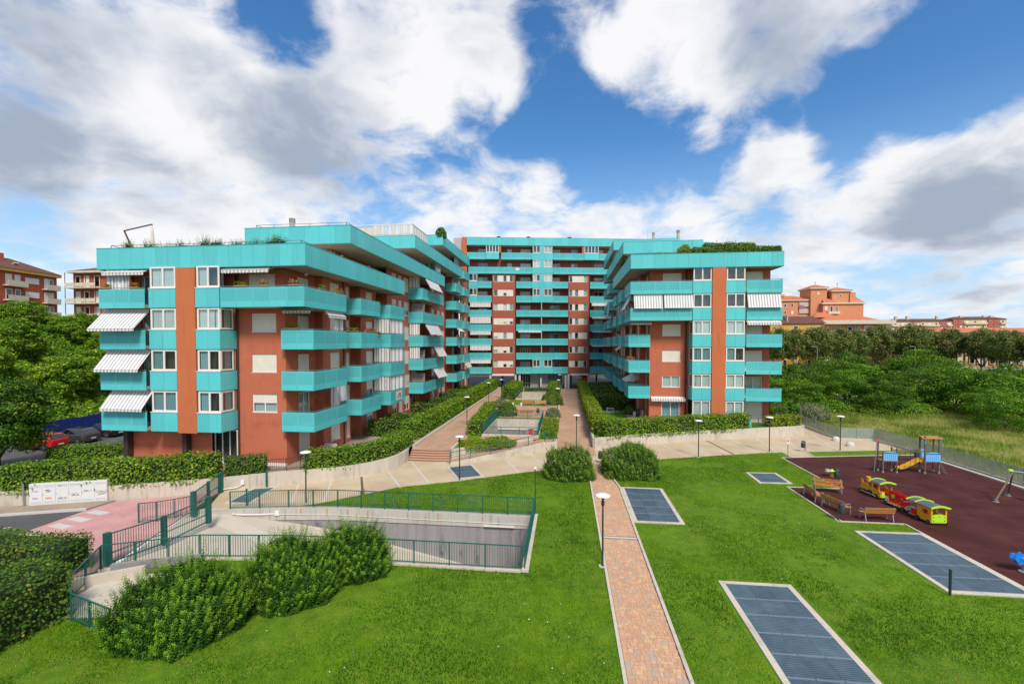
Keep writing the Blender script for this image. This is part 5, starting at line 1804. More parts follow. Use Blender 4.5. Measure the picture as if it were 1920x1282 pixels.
def shoot_bush(label, x, y, z, rx, ry, h, shoots=420, per=34, size=.11, m='leaf_shoot', seed=0.0, fill=5000, slen=.9, group=None, p=2.4):
    """big loose shrub: upright leafy shoots standing out of a dense dome, paler towards the shoot tips"""
    t = thing('shrub', label, 'shrub', (x, y, z), group=group)
    P, N = dome_points(fill, rx * .95, ry * .95, h * .74, seed, -.02, .16, p)
    P = P * (1 - np.abs(RNG.normal(0, .10, len(P))))[:, None]
    r = .30 + .25 * wob(P, 1.2, seed) + RNG.normal(0, .16, len(P))
    tip = (RNG.random(len(P)) < .06) * RNG.uniform(.1, .6, len(P))
    NN = unit(N + RNG.normal(0, .55, P.shape) + np.array([0, 0, .3]))
    SS = RNG.uniform(.75, 1.3, len(P)) * size
    B, D = dome_points(shoots, rx * .90, ry * .90, h * .70, seed, -.02, .16, p)
    L = RNG.uniform(.3, 1.0, len(B)) ** .8 * slen * (.75 + .5 * vnoise(B[:, 0], B[:, 1], 1.1, 9))
    dirs = unit(D * np.array([.62, .62, .3]) + np.array([0, 0, 1.0]) + RNG.normal(0, .14, B.shape))
    u = np.tile(np.linspace(0, 1, per), len(B))
    idx = np.repeat(np.arange(len(B)), per)
    SP = B[idx] - dirs[idx] * (L[idx] * .25)[:, None] + dirs[idx] * (u * L[idx] * 1.1)[:, None]
    ang = u * 61 + idx * 1.7
    side = unit(np.cross(dirs[idx], np.array([.3, .2, .9])))
    side2 = np.cross(dirs[idx], side)
    rad = side * np.cos(ang)[:, None] + side2 * np.sin(ang)[:, None]
    ls = size * (1.15 - .6 * u) * RNG.uniform(.8, 1.2, len(u))
    SP = SP + rad * (ls * .5)[:, None]
    T = unit(rad + dirs[idx] * .7)
    SN = unit(dirs[idx] - rad * .5 + RNG.normal(0, .15, SP.shape))
    rr = .34 + .42 * u + RNG.normal(0, .14, len(u)) + .15 * wob(SP, 1.0, seed)
    tt = np.clip((u - .62) * 1.9, 0, 1) * RNG.uniform(.3, 1, len(B))[idx]
    PP = np.concatenate([P, SP]); NA = np.concatenate([NN, SN]); SA = np.concatenate([SS, ls])
    TT = np.concatenate([RNG.normal(size=P.shape), T])
    link('foliage', leaf_mesh('foliage', PP, NA, SA, MT[m], np.concatenate([r, rr]), np.concatenate([tip, tt]), .24, .08, TT), t)
    c = core_mesh(rx * .8, ry * .8, h * .62)
    c.build('shade_core', MT['leafcore'], t, local=True)
    return t

def crown_mesh(kind, seed, rx, ry, rz, nclump, per, size, m, flat=1.0, cr=.3, tipf=.12, lower=-.75, w=.42):
    """tree crown of separate leaf clumps so that light, dark and gaps alternate"""
    g = np.random.default_rng(seed)
    v = unit(g.normal(size=(nclump * 3, 3)))
    v = v[v[:, 2] > lower][:nclump]
    rad = g.uniform(.45, 1.0, len(v)) ** .5
    q = 1 + .12 * wob(v * 2, 1.4, seed)
    C = v * (rad * q)[:, None] * np.array([rx, ry, rz])
    P, N, Rr, Tt = [], [], [], []
    for c, rd in zip(C, rad):
        n = per
        d = unit(g.normal(size=(n, 3)) + np.array([0, 0, .35]))
        k = cr * g.uniform(.7, 1.3)
        P.append(c + d * np.array([rx, ry, rz * flat]) * k * (1 - np.abs(g.normal(0, .16, n)))[:, None])
        N.append(unit(d + g.normal(0, .45, (n, 3)) + np.array([0, 0, .3])))
        Rr.append(np.clip(.45 + g.normal(0, .2) + g.normal(0, .15, n), 0, 1))
        Tt.append((g.random(n) < tipf * g.uniform(.2, 1.8)) * (d[:, 2] > -.1) * g.uniform(.3, 1, n))
    P, N = np.concatenate(P), np.concatenate(N)
    return leaf_mesh('crown', P, N, g.uniform(.7, 1.3, len(P)) * size, MT[m], np.concatenate(Rr), np.concatenate(Tt), w)
def trunk_mesh(h, r, spread, seed, n=6, top=None):
    g = random.Random(seed)
    b = MB()
    fork = h * .45
    b.tube((0, 0, -.3), (0, 0, fork), r, r * .75, 9)
    for i in range(n):
        a = 2 * math.pi * i / n + g.uniform(-.3, .3)
        q = (math.cos(a) * spread * .45, math.sin(a) * spread * .45, h * g.uniform(.8, 1.0))
        e = (math.cos(a) * spread, math.sin(a) * spread, h * g.uniform(1.2, 1.6))
        b.tube((0, 0, fork - r), q, r * .5, r * .33, 6)
        b.tube(q, e, r * .33, r * .1, 5)
    b.tube((0, 0, fork), (0, 0, h * 1.6), r * .6, r * .15, 6)
    o = b.build('trunk', MT['bark'], None)
    me = o.data
    bpy.data.objects.remove(o)
    return me
def tree(label, x, y, z, crown, trunk, cz, s=(1, 1, 1), rz=0.0, name='tree', cat='tree', group=None):
    t = thing(name, label, cat, (x, y, z), rz, group)
    link('trunk', trunk, t).scale = (s[0], s[1], s[2])
    c = link('crown', crown, t)
    c.location = (0, 0, cz * s[2])
    c.scale = s
    return t

# ------------------------------------------------------------------ foreground hedges and bushes
hedge('tall dark clipped hedge at the bottom left corner, nearest to the camera', [(-19.5, 14.7), (-19.7, 11.5), (-20.2, 8.0)], 2.3, 1.95, 0, .105, 165, 'leaf_hedge_dark', rough=.11, tipf=.10)
hedge('lower dark hedge behind the corner hedge, left of the green gate', [(-31, 17.3), (-21.7, 17.5)], 1.6, 1.45, 0, .105, 150, 'leaf_hedge_dark', rough=.11, tipf=.10)
shoot_bush('biggest loose shrub with upright shoots in the left foreground', -13.7, 14.7, 0, 2.3, 1.9, 2.6, 560, 36, .12, seed=1.0, fill=13000, slen=.95)
shoot_bush('middle loose shrub with upright shoots between two others in the foreground row', -11.1, 17.1, 0, 1.9, 1.7, 2.85, 460, 36, .12, seed=2.3, fill=10000, slen=.95)
shoot_bush('rightmost loose shrub of the foreground row beside the ramp fence', -9.5, 19.2, 0, 1.7, 1.4, 2.45, 380, 36, .12, seed=4.1, fill=7500, slen=.95)
shoot_bush('round shrub left of the brick path where it meets the plaza', .25, 35.0, 0, 1.95, 1.8, 2.75, 360, 26, .13, 'leaf_bush', 5.2, 7000, .7, p=3.2)
shoot_bush('wide bushy shrub right of the brick path beside the dark litter bin', 5.0, 36.4, 0, 2.25, 2.4, 2.65, 400, 26, .13, 'leaf_bush', 6.6, 9000, .7, p=3.4)
shoot_bush('smaller shrub peeping out behind the wide bush right of the path', 5.6, 39.3, 0, 1.6, 1.2, 2.3, 160, 22, .13, 'leaf_bush', 7.6, 2800, .6)

# ------------------------------------------------------------------ hedges on the retaining walls
hedge('bright clipped hedge over the white graffiti cabinets on the left wall', [(-35.0, 24.6), (-33.0, 25.2), (-29.3, 26.5), (-26.2, 27.7), (-24.0, 28.8)], 1.1, 1.55, 1.0, .13, 130, 'leaf_hedge', drop=.25, tipf=.2, rough=.13)
hedge('darker end of the wall hedge in front of the left wing lobby', [(-23.6, 29.2), (-21.6, 30.2)], 1.1, 1.2, .95, .12, 130, 'leaf_hedge_dark', drop=.2)
hedge('low rough hedge behind the bright wall hedge, beside the car park', [(-42.5, 33.0), (-39.5, 33.6), (-37.0, 34.4)], 1.6, 1.0, .5, .15, 90, 'leaf_hedge', rough=.16)
hedge('flowering hedge spilling over the curved wall under the left wing balconies', [(-19.2, 31.7), (-17.4, 32.6), (-15.9, 34.2), (-15.0, 36.2), (-14.8, 38.3), (-14.9, 40.2)], 1.7, 1.15, .95, .13, 125, 'leaf_hedge', drop=.25, rough=.15, tipf=.22, stray=.06)
hedge('long clipped hedge on the left side of the left courtyard path', [(-15.0, 42.2), (-14.8, 52), (-14.8, 62)], 1.5, 1.7, .95, .16, 80, 'leaf_hedge', rough=.14, tipf=.15)
hedge('far stretch of hedge beside the left courtyard path near the rear block', [(-14.9, 64), (-14.8, 76), (-14.8, 92)], 1.6, 1.9, .95, .2, 52, 'leaf_hedge', rough=.15)
for i, (yy, x0) in enumerate(((43.8, -19.6), (47.8, -19.4), (56.4, -19.4), (62, -19.5), (68.6, -19.4), (74.0, -19.4), (80.5, -19.4))):
    ords = ('nearest', 'second', 'third', 'fourth', 'fifth', 'sixth', 'farthest')[i]
    hedge('%s dark dividing hedge between the ground floor gardens of the left wing' % ords, [(x0, yy), (-15.6, yy + .1)], 1.4, 1.5, .95, .17, 62, 'leaf_hedge_dark', rough=.13, group='dividing hedges of the left gardens')
round_bush('loose light green shrub in the first left garden beside the hedge', -16.6, 46.0, .95, .9, 1.3, 1.3, 1500, .17, 'leaf_olive')
hedge('bright hedge along the right side of the right courtyard path', [(3.3, 47.0), (3.2, 56), (3.1, 66), (3.1, 78), (3.1, 91)], 1.35, 1.75, .95, .17, 72, 'leaf_yellow', rough=.13, tipf=.1)
hedge('bright hedge curving over the retaining wall in front of the right wing', [(3.6, 45.4), (5.6, 46.6), (9.5, 48.2), (13.0, 49.6), (16.4, 50.8), (19.3, 52.0)], 1.3, 1.5, 1.0, .14, 110, 'leaf_hedge', drop=.22, rough=.13, tipf=.2, stray=.05)
hedge('yellow-green hedge at the right end of the retaining wall', [(22.2, 53.3), (25.8, 54.4)], 1.0, 1.05, 1.05, .14, 110, 'leaf_yellow', rough=.14, tipf=.2)
hedge('taller green hedge behind the yellow-green one at the corner of the right wing', [(24.5, 56.0), (26.0, 59.5)], 1.6, 1.6, .95, .16, 80, 'leaf_hedge_dark', rough=.15)
for i, (yy, x0, x1) in enumerate(((65.2, 4.2, 8.8), (71.5, 4.2, 8.8), (77.5, 4.2, 8.8), (84, 4.2, 8.8))):
    ords = ('nearest', 'second', 'third', 'farthest')[i]
    hedge('%s dark hedge dividing the ground floor gardens of the right wing' % ords, [(x0, yy), (x1, yy)], 2.4, 2.0, .95, .18, 60, 'leaf_hedge_dark', rough=.16, group='dividing hedges of the right gardens')
round_bush('low shrub with pale flowers by the balcony post of the right garden', 8.3, 60.6, .95, .9, .8, 1.1, 900, .16, 'leaf_hedge_dark')

# ------------------------------------------------------------------ courtyard planting
hedge('long bright hedge between the left path and the nearer light well', [(-9.4, 45.8), (-9.7, 52), (-10.2, 58), (-10.6, 62.5)], 1.5, 1.2, .75, .16, 85, 'leaf_hedge', rough=.16, tipf=.3)
round_bush('round clipped shrub at the end of the long hedge behind the fence', -7.7, 58.9, .75, 1.5, 1.3, 1.7, 2300, .15, 'leaf_hedge_dark', tipf=.15)
round_bush('small greyish round shrub beside the left path', -9.6, 66.5, .75, 1.3, 1.1, 1.2, 1500, .15, 'leaf_olive')
hedge('blocky hedge left of the farther light well', [(-9.6, 75.6), (-9.6, 89)], 2.2, 2.0, .75, .19, 60, 'leaf_hedge', rough=.15)
hedge('hedge right of the farther light well beside the right path', [(-2.2, 76.5), (-2.2, 90)], 1.8, 1.9, .75, .19, 60, 'leaf_hedge', rough=.15)
round_bush('big rounded shrub with yellow flecks behind the orange bench', -2.2, 70.6, .75, 1.8, 1.6, 2.0, 3000, .17, 'leaf_hedge_dark', tipf=.25)
round_bush('small grey-green round shrub beside the right path', -1.7, 58.8, .75, 1.05, .95, 1.15, 1500, .13, 'leaf_olive')
hedge('low clipped yellow-green block beside the right path', [(-1.75, 48.0), (-1.75, 54.6)], 1.7, .55, .75, .13, 110, 'leaf_yellow', rough=.05, tipf=.0)
hedge('low green block at the top of the access ramp', [(-1.65, 44.9), (-1.7, 47.6)], 1.4, .5, .75, .13, 110, 'leaf_hedge', rough=.06)
hedge('dense pale green ground cover in the planter by the steps', [(-9.3, 40.6), (-7.6, 41.5), (-5.4, 42.9)], 2.7, .24, .78, .14, 260, 'leaf_yellow', rough=.10, tipf=.0, drop=.1, name='ground_cover', cat='plants')
hedge('low clipped curved hedge in front of the rear block lobby', [(-8.0, 89.3), (-2.0, 90.6)], 1.2, .6, .75, .17, 60, 'leaf_hedge_dark', rough=.06)

# ------------------------------------------------------------------ roof plants
for i, (x, y, h, w) in enumerate(((-33.3, 31.3, .6, .3), (-31.5, 31.3, .5, .55), (-30.2, 31.3, .35, .9), (-28.6, 31.3, .45, .9), (-27.0, 31.4, .8, .45), (-26.0, 31.3, .6, .7), (-24.3, 31.3, .45, .7), (-22.9, 31.3, .42, .5), (-21.7, 31.3, .5, .4), (-20.9, 31.3, .75, .5))):
    ords = ('first', 'second', 'third', 'fourth', 'fifth', 'sixth', 'seventh', 'eighth', 'ninth', 'tenth')[i]
    shoot_bush('%s potted plant from the left along the front edge of the left roof terrace' % ords, x, y, 17.2, w * 1.15, .3, h * 1.25, 40, 14, .13, 'leaf_hedge_dark', i * 1.3, 60, .62, group='plants on the left roof terrace')
hedge('dense box hedge along the front of the right wing roof terrace', [(14.6, 54.75), (23.7, 54.75)], .8, .95, 20.1, .14, 230, 'leaf_hedge_dark', rough=.1, stray=.1)
hedge('tall shaggy hedge behind the box hedge on the right roof terrace', [(16.2, 56.2), (21.5, 56.2)], .9, 1.65, 20.1, .15, 180, 'leaf_hedge_dark', rough=.14, stray=.15)
hedge('low planting along the left part of the right roof terrace edge', [(8.6, 54.6), (12.6, 54.6)], .4, .22, 20.3, .12, 90, 'leaf_hedge_dark', rough=.1, stray=.1)
round_bush('yellow-green ball shrub at the corner of the roof garden', 13.6, 55.1, 20.3, .95, .8, 1.3, 1500, .13, 'leaf_yellow')
round_bush('leafy potted tree on the terrace beside the striped roof pergola', -18.9, 67.5, 26.2, .9, .9, 1.5, 700, .2, 'leaf_hedge_dark')
shoot_bush('yellowish plant on the second terrace of the left wing behind its parapet', -19.6, 36.0, 16.6, .55, .5, 1.3, 40, 14, .15, 'leaf_yellow', 2.0, 200, .6)
round_bush('trailing ivy over the second terrace edge of the right wing', 7.75, 63.5, 21.0, .35, 2.2, .8, 800, .15, 'leaf_hedge_dark')

# ------------------------------------------------------------------ trees and bushes beyond the fence on the right
lin_c = [crown_mesh('l', 21 + i, 5.6, 5.6, 6.2, 210, 75, .42, 'leaf_tree', 1, .22, .22, -.92) for i in range(3)]
lin_t = [trunk_mesh(5.0, .42, 3.4, 40 + i) for i in range(3)]
LIN = [(72.5, 168, 1.0), (79.0, 168, 1.0), (85.5, 167, 1.02), (93.0, 170, 1.02), (103.5, 178, .95), (113.5, 182, 1.06), (123.5, 181, 1.08), (132, 187, 1.04), (138.5, 184, 1.0), (143, 176, .98), (141, 166, .94), (137.2, 159, .92), (141.8, 152, .95), (147.5, 150, .95), (153, 143, 1.1), (158, 146, 1.12)]
ORD = ('first', 'second', 'third', 'fourth', 'fifth', 'sixth', 'seventh', 'eighth', 'ninth', 'tenth', 'eleventh', 'twelfth', 'thirteenth', 'fourteenth', 'fifteenth', 'sixteenth', 'seventeenth', 'eighteenth')
for i, (x, y, s) in enumerate(LIN):
    tree('%s dense dark linden from the left in the street row at the right' % ORD[i], x, y, 0, lin_c[i % 3], lin_t[i % 3], 11.0, (s * random.uniform(.78, .9), s * .85, s * random.uniform(.84, .93)), random.uniform(0, 6), 'linden_tree', 'tree', 'lindens along the street')
rob_c = [crown_mesh('r', 61 + i, 4.0, 4.0, 2.6 + .4 * i, 105, 120, .22, ('leaf_robinia', 'leaf_robinia_dark', 'leaf_robinia')[i], .55, .25, .18, -.6, .3) for i in range(3)]
rob_t = [trunk_mesh(1.8, .16, 2.4, 70 + i, 5) for i in range(3)]
ROB = [(31.5, 76, 1.05, 'tall bushy tree right behind the corner of the right wing'), (36.5, 79, 1.15, 'dark robinia bush left of centre at the meadow edge'), (43, 76, 1.0, 'robinia bush with drooping dark sprays at the meadow edge'), (47.5, 84, 1.25, 'tall robinia behind the middle of the bush belt'), (52.5, 76, 1.05, 'dense dark robinia in the middle of the bush belt'), (57.5, 82, 1.35, 'light green robinia crown standing highest in the bush belt'), (60.5, 72, 1.05, 'robinia bush right of the middle of the belt'), (64.5, 76, 1.2, 'dark robinia right of the highest crown'), (51.0, 59.5, .72, 'low bright robinia bush standing out into the meadow'), (60, 61, .95, 'spreading robinia bush near the right edge of the meadow'), (66, 63, 1.15, 'bright green robinia at the right picture edge'), (70.5, 70, 1.3, 'tall robinia filling the right picture edge'), (56, 66, .9, 'shadowed robinia bush behind the bright one'), (40.5, 86, 1.3, 'robinia crown rising behind the left half of the belt'), (64, 52, .8, 'lowest robinia bush at the far right of the meadow'), (33.5, 72, .95, 'low dark robinia at the left end of the belt beside the silvery shrubs'), (45.8, 72.5, 1.0, 'dark robinia closing the gap left of the middle of the belt'), (56.5, 73.5, 1.1, 'dark robinia under the highest light green crown'), (68.5, 77, 1.3, 'tall robinia behind the bright one at the right edge'), (50.5, 88, 1.45, 'tall robinia standing farthest back in the belt')]
for i, (x, y, s, lab) in enumerate(ROB):
    tree(lab, x, y, 0, rob_c[i % 3], rob_t[i % 3], 2.6, (s * random.uniform(.85, 1.1), s * random.uniform(.85, 1.1), s * random.uniform(.85, 1.12)), random.uniform(0, 6), 'robinia_bush', 'bush', 'bush belt beyond the meadow')
for i, (x, y, r, h, lab) in enumerate(((28.5, 63, 1.8, 3.2, 'tall pale olive-green shrub against the right wing corner'), (31.2, 63.5, 1.9, 2.6, 'silvery willow-like shrub beside the mesh fence'), (33.4, 65.5, 1.5, 1.9, 'low silvery shrub at the left end of the meadow'))):
    shoot_bush(lab, x, y, 0, r, r, h, 150, 18, .26, 'leaf_olive' if i else 'leaf_shoot', i * 2.0, 1500, 1.0, group='silvery shrubs at the fence')
round_bush('tangle of dark low scrub under the middle of the bush belt', 47.5, 71.5, 0, 5.5, 2.0, 1.9, 3500, .26, 'leaf_scrub', 'scrub', 'scrub')
round_bush('dark low scrub under the left part of the bush belt', 38.5, 73.0, 0, 4.5, 2.0, 1.7, 2800, .26, 'leaf_scrub', 'scrub', 'scrub')

# ------------------------------------------------------------------ overgrown slope and trees on the left
def hill_z(x, y):
    d = -57.5 - x + .10 * (y - 45)
    return max(0.0, min(13.0, d * .62)) if d > 0 else -.05
b = MB()
xs = np.linspace(-160, -56, 40); ysx = np.linspace(5, 140, 36)
for yy in ysx:
    for xx in xs:
        b.v.append((xx, yy, hill_z(xx, yy) + (.5 * math.sin(xx * .7) * math.cos(yy * .5) if hill_z(xx, yy) > .5 else 0)))
nx = len(xs)
for j in range(len(ysx) - 1):
    for i in range(nx - 1):
        b.f.append((j * nx + i, j * nx + i + 1, (j + 1) * nx + i + 1, (j + 1) * nx + i))
        b.m.append(0)
struct(b.build('hillside', MT['hill'], smooth=True))
n = 110000
hx = RNG.uniform(-90, -57.5, n); hy = RNG.uniform(34, 82, n)
hz = np.array([hill_z(a, c) for a, c in zip(hx, hy)])
P = np.stack([hx, hy, hz], axis=1)
P[:, 2] += np.abs(wob(P, .55, 1.0)) * 2.2 + RNG.uniform(-.2, .5, n)
N = unit(np.array([.55, -.35, .75]) + RNG.normal(0, .5, P.shape))
r = .45 + .35 * wob(P, .35, 2.0) + RNG.normal(0, .15, n)
tip = (RNG.random(n) < .18) * (wob(P, .5, 5.0) > -.1) * RNG.uniform(.2, 1, n)
stuff(tag(link('hillside_scrub', leaf_mesh('hillside_scrub', P, N, RNG.uniform(.18, .42, n), MT['leaf_scrub'], r, tip)), 'tangled green scrub covering the slope on the left', 'scrub'))
scr_c = [crown_mesh('s', 91 + i, 3.2, 3.2, 2.6, 110, 120, .21, 'leaf_scrub', .6, .25, .25, -.75) for i in range(3)]
scr_t = [trunk_mesh(2.2, .18, 2.0, 110 + i, 5) for i in range(3)]
SCR = [(-62, 50, 1.15, 'leafy tree low on the slope behind the blue barrier'), (-60, 57, 1.2, 'dark tree on the slope beside the left wing balconies'), (-64, 57, 1.2, 'bushy tree halfway up the slope close to the awnings'), (-68, 61, 1.1, 'rounded tree high on the slope beside the roofline of the wing'), (-72, 59, 1.0, 'tree on the slope crest below the brick flats'), (-76, 56, .95, 'yellowish bush on the slope crest left of the brick flats'), (-80, 52, .95, 'bush on the slope crest at the left picture edge'), (-70, 50, 1.1, 'tree in the middle of the slope at the left'), (-66, 44, 1.0, 'tree low on the slope near the left picture edge'), (-63, 64, 1.3, 'shaded tree on the slope hidden partly by the wing'), (-73, 46, 1.0, 'bush in the left middle of the slope'), (-66, 68, 1.3, 'tree on the crest showing beside the balconies')]
for i, (x, y, s, lab) in enumerate(SCR):
    s *= .82
    tree(lab, x, y, hill_z(x, y) - .2, scr_c[i % 3], scr_t[i % 3], 2.8, (s, s, s * random.uniform(.9, 1.15)), random.uniform(0, 6), 'slope_tree', 'tree', 'trees on the left slope')
dk_c = crown_mesh('d', 131, 3.1, 3.1, 3.2, 170, 120, .19, 'leaf_darktree', .75, .24, .22, -.85)
dk_t = trunk_mesh(3.0, .2, 2.2, 133, 6)
tree('big dark leafy street tree cut by the left picture edge in front of the cars', -43.9, 30.2, 0, dk_c, dk_t, 4.3, (.95, .95, 1.0), .4, 'street_tree', 'tree')

# ------------------------------------------------------------------ grass: short blades on the lawns, tall blades in the meadow
def inside(px, py, poly):
    c = np.zeros(len(px), bool)
    j = len(poly) - 1
    for i in range(len(poly)):
        xi, yi = poly[i]; xj, yj = poly[j]
        k = ((yi > py) != (yj > py)) & (px < (xj - xi) * (py - yi) / (yj - yi + 1e-12) + xi)
        c ^= k
        j = i
    return c
BARE = [(-12.6, 12.0, 1.2), (-10.2, 14.6, 1.1), (-8.3, 16.9, 1.0), (-7.2, 18.6, .7), (11.2, 22.5, 1.1), (15.8, 41.2, .9), (1.4, 24, .4), (1.4, 16.0, .5), (5.2, 13.2, 1.3), (-1.0, 29, .8), (11, 31.5, 1.3), (-15.5, 11.8, 1.0)]
def blades(name, label, polys, bounds, n, h, w, z, m, tipf, excl=(), dens_pow=1.0, lean=.35):
    x = RNG.uniform(bounds[0], bounds[1], n)
    y = bounds[2] + (bounds[3] - bounds[2]) * RNG.random(n) ** dens_pow
    ok = np.zeros(n, bool)
    for p in polys:
        ok |= inside(x, y, p)
    for (a, c, e, f) in excl:
        ok &= ~((x > a) & (x < c) & (y > e) & (y < f))
    x, y = x[ok], y[ok]
    k = len(x)
    base = np.stack([x, y, np.full(k, z)], axis=1)
    hh = h * RNG.uniform(.5, 1.2, k) * (1 + .35 * wob(base, .9, 2.0))
    az = RNG.uniform(0, 6.283, k)
    d = np.stack([np.cos(az), np.sin(az), np.zeros(k)], axis=1)
    n1, n2, n3 = vnoise(x, y, .22, 1), vnoise(x, y, .9, 2), vnoise(x, y, .33, 3, 5)
    patch = np.clip((n3 - .565) * 7.0, 0, 1) * .8 * (tipf > 0)
    for (bx, by, br_) in BARE:
        patch = np.maximum(patch, np.clip(1.35 - np.hypot(x - bx, y - by) / br_, 0, 1) * (n2 > .36) * (tipf > 0))
    hh = hh * (1 - .75 * patch) * (.45 + 1.1 * n2)
    tipp = base + np.array([0, 0, 1.0]) * hh[:, None] + RNG.normal(0, lean, (k, 3)) * hh[:, None] * np.array([1, 1, .1])
    v = np.stack([base - d * w / 2, base + d * w / 2, tipp], axis=1).reshape(-1, 3)
    me = bpy.data.meshes.new(name)
    me.vertices.add(3 * k)
    me.vertices.foreach_set('co', v.astype(np.float32).ravel())
    me.loops.add(3 * k)
    me.loops.foreach_set('vertex_index', np.arange(3 * k, dtype=np.int32))
    me.polygons.add(k)
    me.polygons.foreach_set('loop_start', np.arange(0, 3 * k, 3, dtype=np.int32))
    me.polygons.foreach_set('loop_total', np.full(k, 3, dtype=np.int32))
    me.update()
    c = np.zeros((k, 3, 4), dtype=np.float32)
    c[:, :, 0] = np.clip(.42 + 2.8 * (n1 - .5) + 2.4 * (n2 - .5) + RNG.normal(0, .18, k), 0, 1)[:, None]
    c[:, :, 1] = ((RNG.random(k) < tipf + .8 * patch) * RNG.uniform(.35, 1, k))[:, None]
    c[:, :, 3] = 1
    me.attributes.new('rnd', 'FLOAT_COLOR', 'POINT').data.foreach_set('color', c.ravel())
    me.materials.append(MT[m])
    return stuff(tag(link(name, me), label, 'grass'))
GX = [(3.7, 6.8, 26.1, 32.75), (6.3, 9.55, 10, 20.3), (15.3, 19, 20.1, 26.75), (13.8, 16.5, 34.6, 37.75)]
blades('lawn_grass', 'short mown green grass of the lawns', [LAWN_L, LAWN_R], (-24, 19, 10, 45), 400000, .095, .026, 0.0, 'grassblade', .03, GX, 1.5)
blades('meadow_grass_blades', 'tall yellowing uncut grass of the meadow', [[(32.6, 8), (75, 8), (75, 80), (30, 80), (29.2, 62), (28.9, 54.2), (29.2, 52.0), (32.5, 51.7)]], (29, 75, 20, 80), 120000, .42, .06, -.02, 'tallgrass', 0, (), 1.0, .3)

n = 700
cx, cy = RNG.uniform(-22, 19, n), RNG.uniform(10, 44, n)
ok = (inside(cx, cy, LAWN_L) | inside(cx, cy, LAWN_R)) & (vnoise(cx, cy, .3, 5) > .50)
for (a, c_, e, f) in GX:
    ok &= ~((cx > a) & (cx < c_) & (cy > e) & (cy < f))
P = np.stack([cx[ok], cy[ok], RNG.uniform(.06, .11, ok.sum())], axis=1)
stuff(tag(link('clover_flowers', leaf_mesh('clover_flowers', P, unit(RNG.normal(0, .3, P.shape) + np.array([0, 0, 1.0])), RNG.uniform(.025, .05, len(P)), MT['lampwhite'], w=.5)), 'tiny white clover heads scattered through the lawns', 'flowers'))

# ================================================================== fences, gates, rails
def bar_fence(label, pts, h=1.08, sp=1.55, m='greenmetal', group=None, barsp=.115, bars=True, z=None, name='bar_fence', cat='fence', r=.008, foot=.1):
    """posts, two rails and thin upright bars along a polyline of (x, y, z)"""
    t = thing(name, label, cat, pts[0], group=group)
    rails, low, bb = MB(), MB(), MB()
    first = True
    for a, c in zip(pts[:-1], pts[1:]):
        a, c = Vector(a), Vector(c)
        L = (c - a).length
        n = max(1, round(L / sp))
        rails.bar(a + Vector((0, 0, h)), c + Vector((0, 0, h)), .045, .04)
        if bars:
            low.bar(a + Vector((0, 0, foot)), c + Vector((0, 0, foot)), .035, .03)
        else:
            low.bar(a + Vector((0, 0, h * .5)), c + Vector((0, 0, h * .5)), .03, .03)
        ang = math.atan2(c.y - a.y, c.x - a.x)
        for i in range(0 if first else 1, n + 1):
            p = a.lerp(c, i / n)
            piece('post', t, MT[m], (p.x, p.y, p.z + (h - .06) / 2), (.05, .05, h + .06), ang)
        first = False
        if bars:
            k = max(2, int(L / barsp))
            for i in range(k):
                p = a.lerp(c, (i + .5) / k)
                bb.bar((p.x, p.y, p.z + foot), (p.x, p.y, p.z + h), r * 2)
    rails.build('top_rail', MT[m], t)
    low.build('lower_rail', MT[m], t)
    if bars:
        stuff(bb.build('bars', MT[m], t, fix=False))
    return t
bar_fence('green bar fence along the far edge of the sunken ramp, in front of the lawn', [(-20.4, 25.35, .05), (-17.0, 26.02, .05), (-14.0, 26.4, .06), (-1.9, 26.4, .06)], 1.08, 1.55)
bar_fence('green bar fence along the near edge of the sunken ramp behind the bushes', [(-20.7, 17.85, .06), (-17.2, 19.4, .06), (-13, 19.85, .06), (-8.6, 20.02, .06), (-1.95, 20.02, .06)], 1.08, 1.5)
bar_fence('green bar fence across the deep right end of the ramp, seen end-on', [(-1.82, 20.02, .12), (-1.82, 26.4, .12)], 1.06, 1.6)
bar_fence('green bar fence beside the corner hedge at the small light well', [(-20.7, 17.8, .1), (-19.2, 15.3, .1), (-18.0, 14.4, .05), (-15.6, 13.7, .05)], 1.0, 1.4)
bar_fence('short green bar fence on the pink pavement left of the ramp gate', [(-24.1, 22.9, -.01), (-23.3, 23.25, -.01), (-22.7, 23.8, -.01), (-22.15, 24.35, -.01)], 1.12, 1.0)
bar_fence('thin dark fence on the terrace wall before the left wing corner', [(-22.9, 29.2, .98), (-20.2, 30.7, .98), (-19.4, 31.2, .98)], .85, 1.6, 'darkpole')
bar_fence('dark bar gate beside the car park behind the low hedge', [(-39.4, 35.6, .2), (-37.2, 36.4, .2)], 1.3, 1.0, 'darkpole')
bar_fence('green bar fence along the left side of the nearer light well', [(-8.48, 45.55, .95), (-8.48, 55.25, .9)], 1.1, 2.4)
bar_fence('green bar fence along the right side of the nearer light well', [(-2.78, 45.55, .95), (-2.78, 55.25, .9)], 1.1, 2.4)
bar_fence('green bar fence along the far side of the nearer light well, before the benches', [(-8.4, 55.3, .85), (-2.8, 55.3, .85)], 1.1, 1.9)
bar_fence('green bar fence on the low front wall of the nearer light well', [(-8.4, 45.42, .97), (-2.85, 45.42, .97)], .75, 1.9)
bar_fence('green bar fence along the left side of the farther light well', [(-8.38, 75.6, .95), (-8.38, 86, .95)], 1.15, 2.6)
bar_fence('green bar fence along the far side of the farther light well', [(-8.3, 86.1, .9), (-3.4, 86.1, .9)], 1.1, 2.4)
bar_fence('thin dark fence under the rear block beside the left passage', [(-14.5, 94.6, .36), (-9.8, 95.4, .36)], 1.3, 1.2, 'darkpole', barsp=.2)
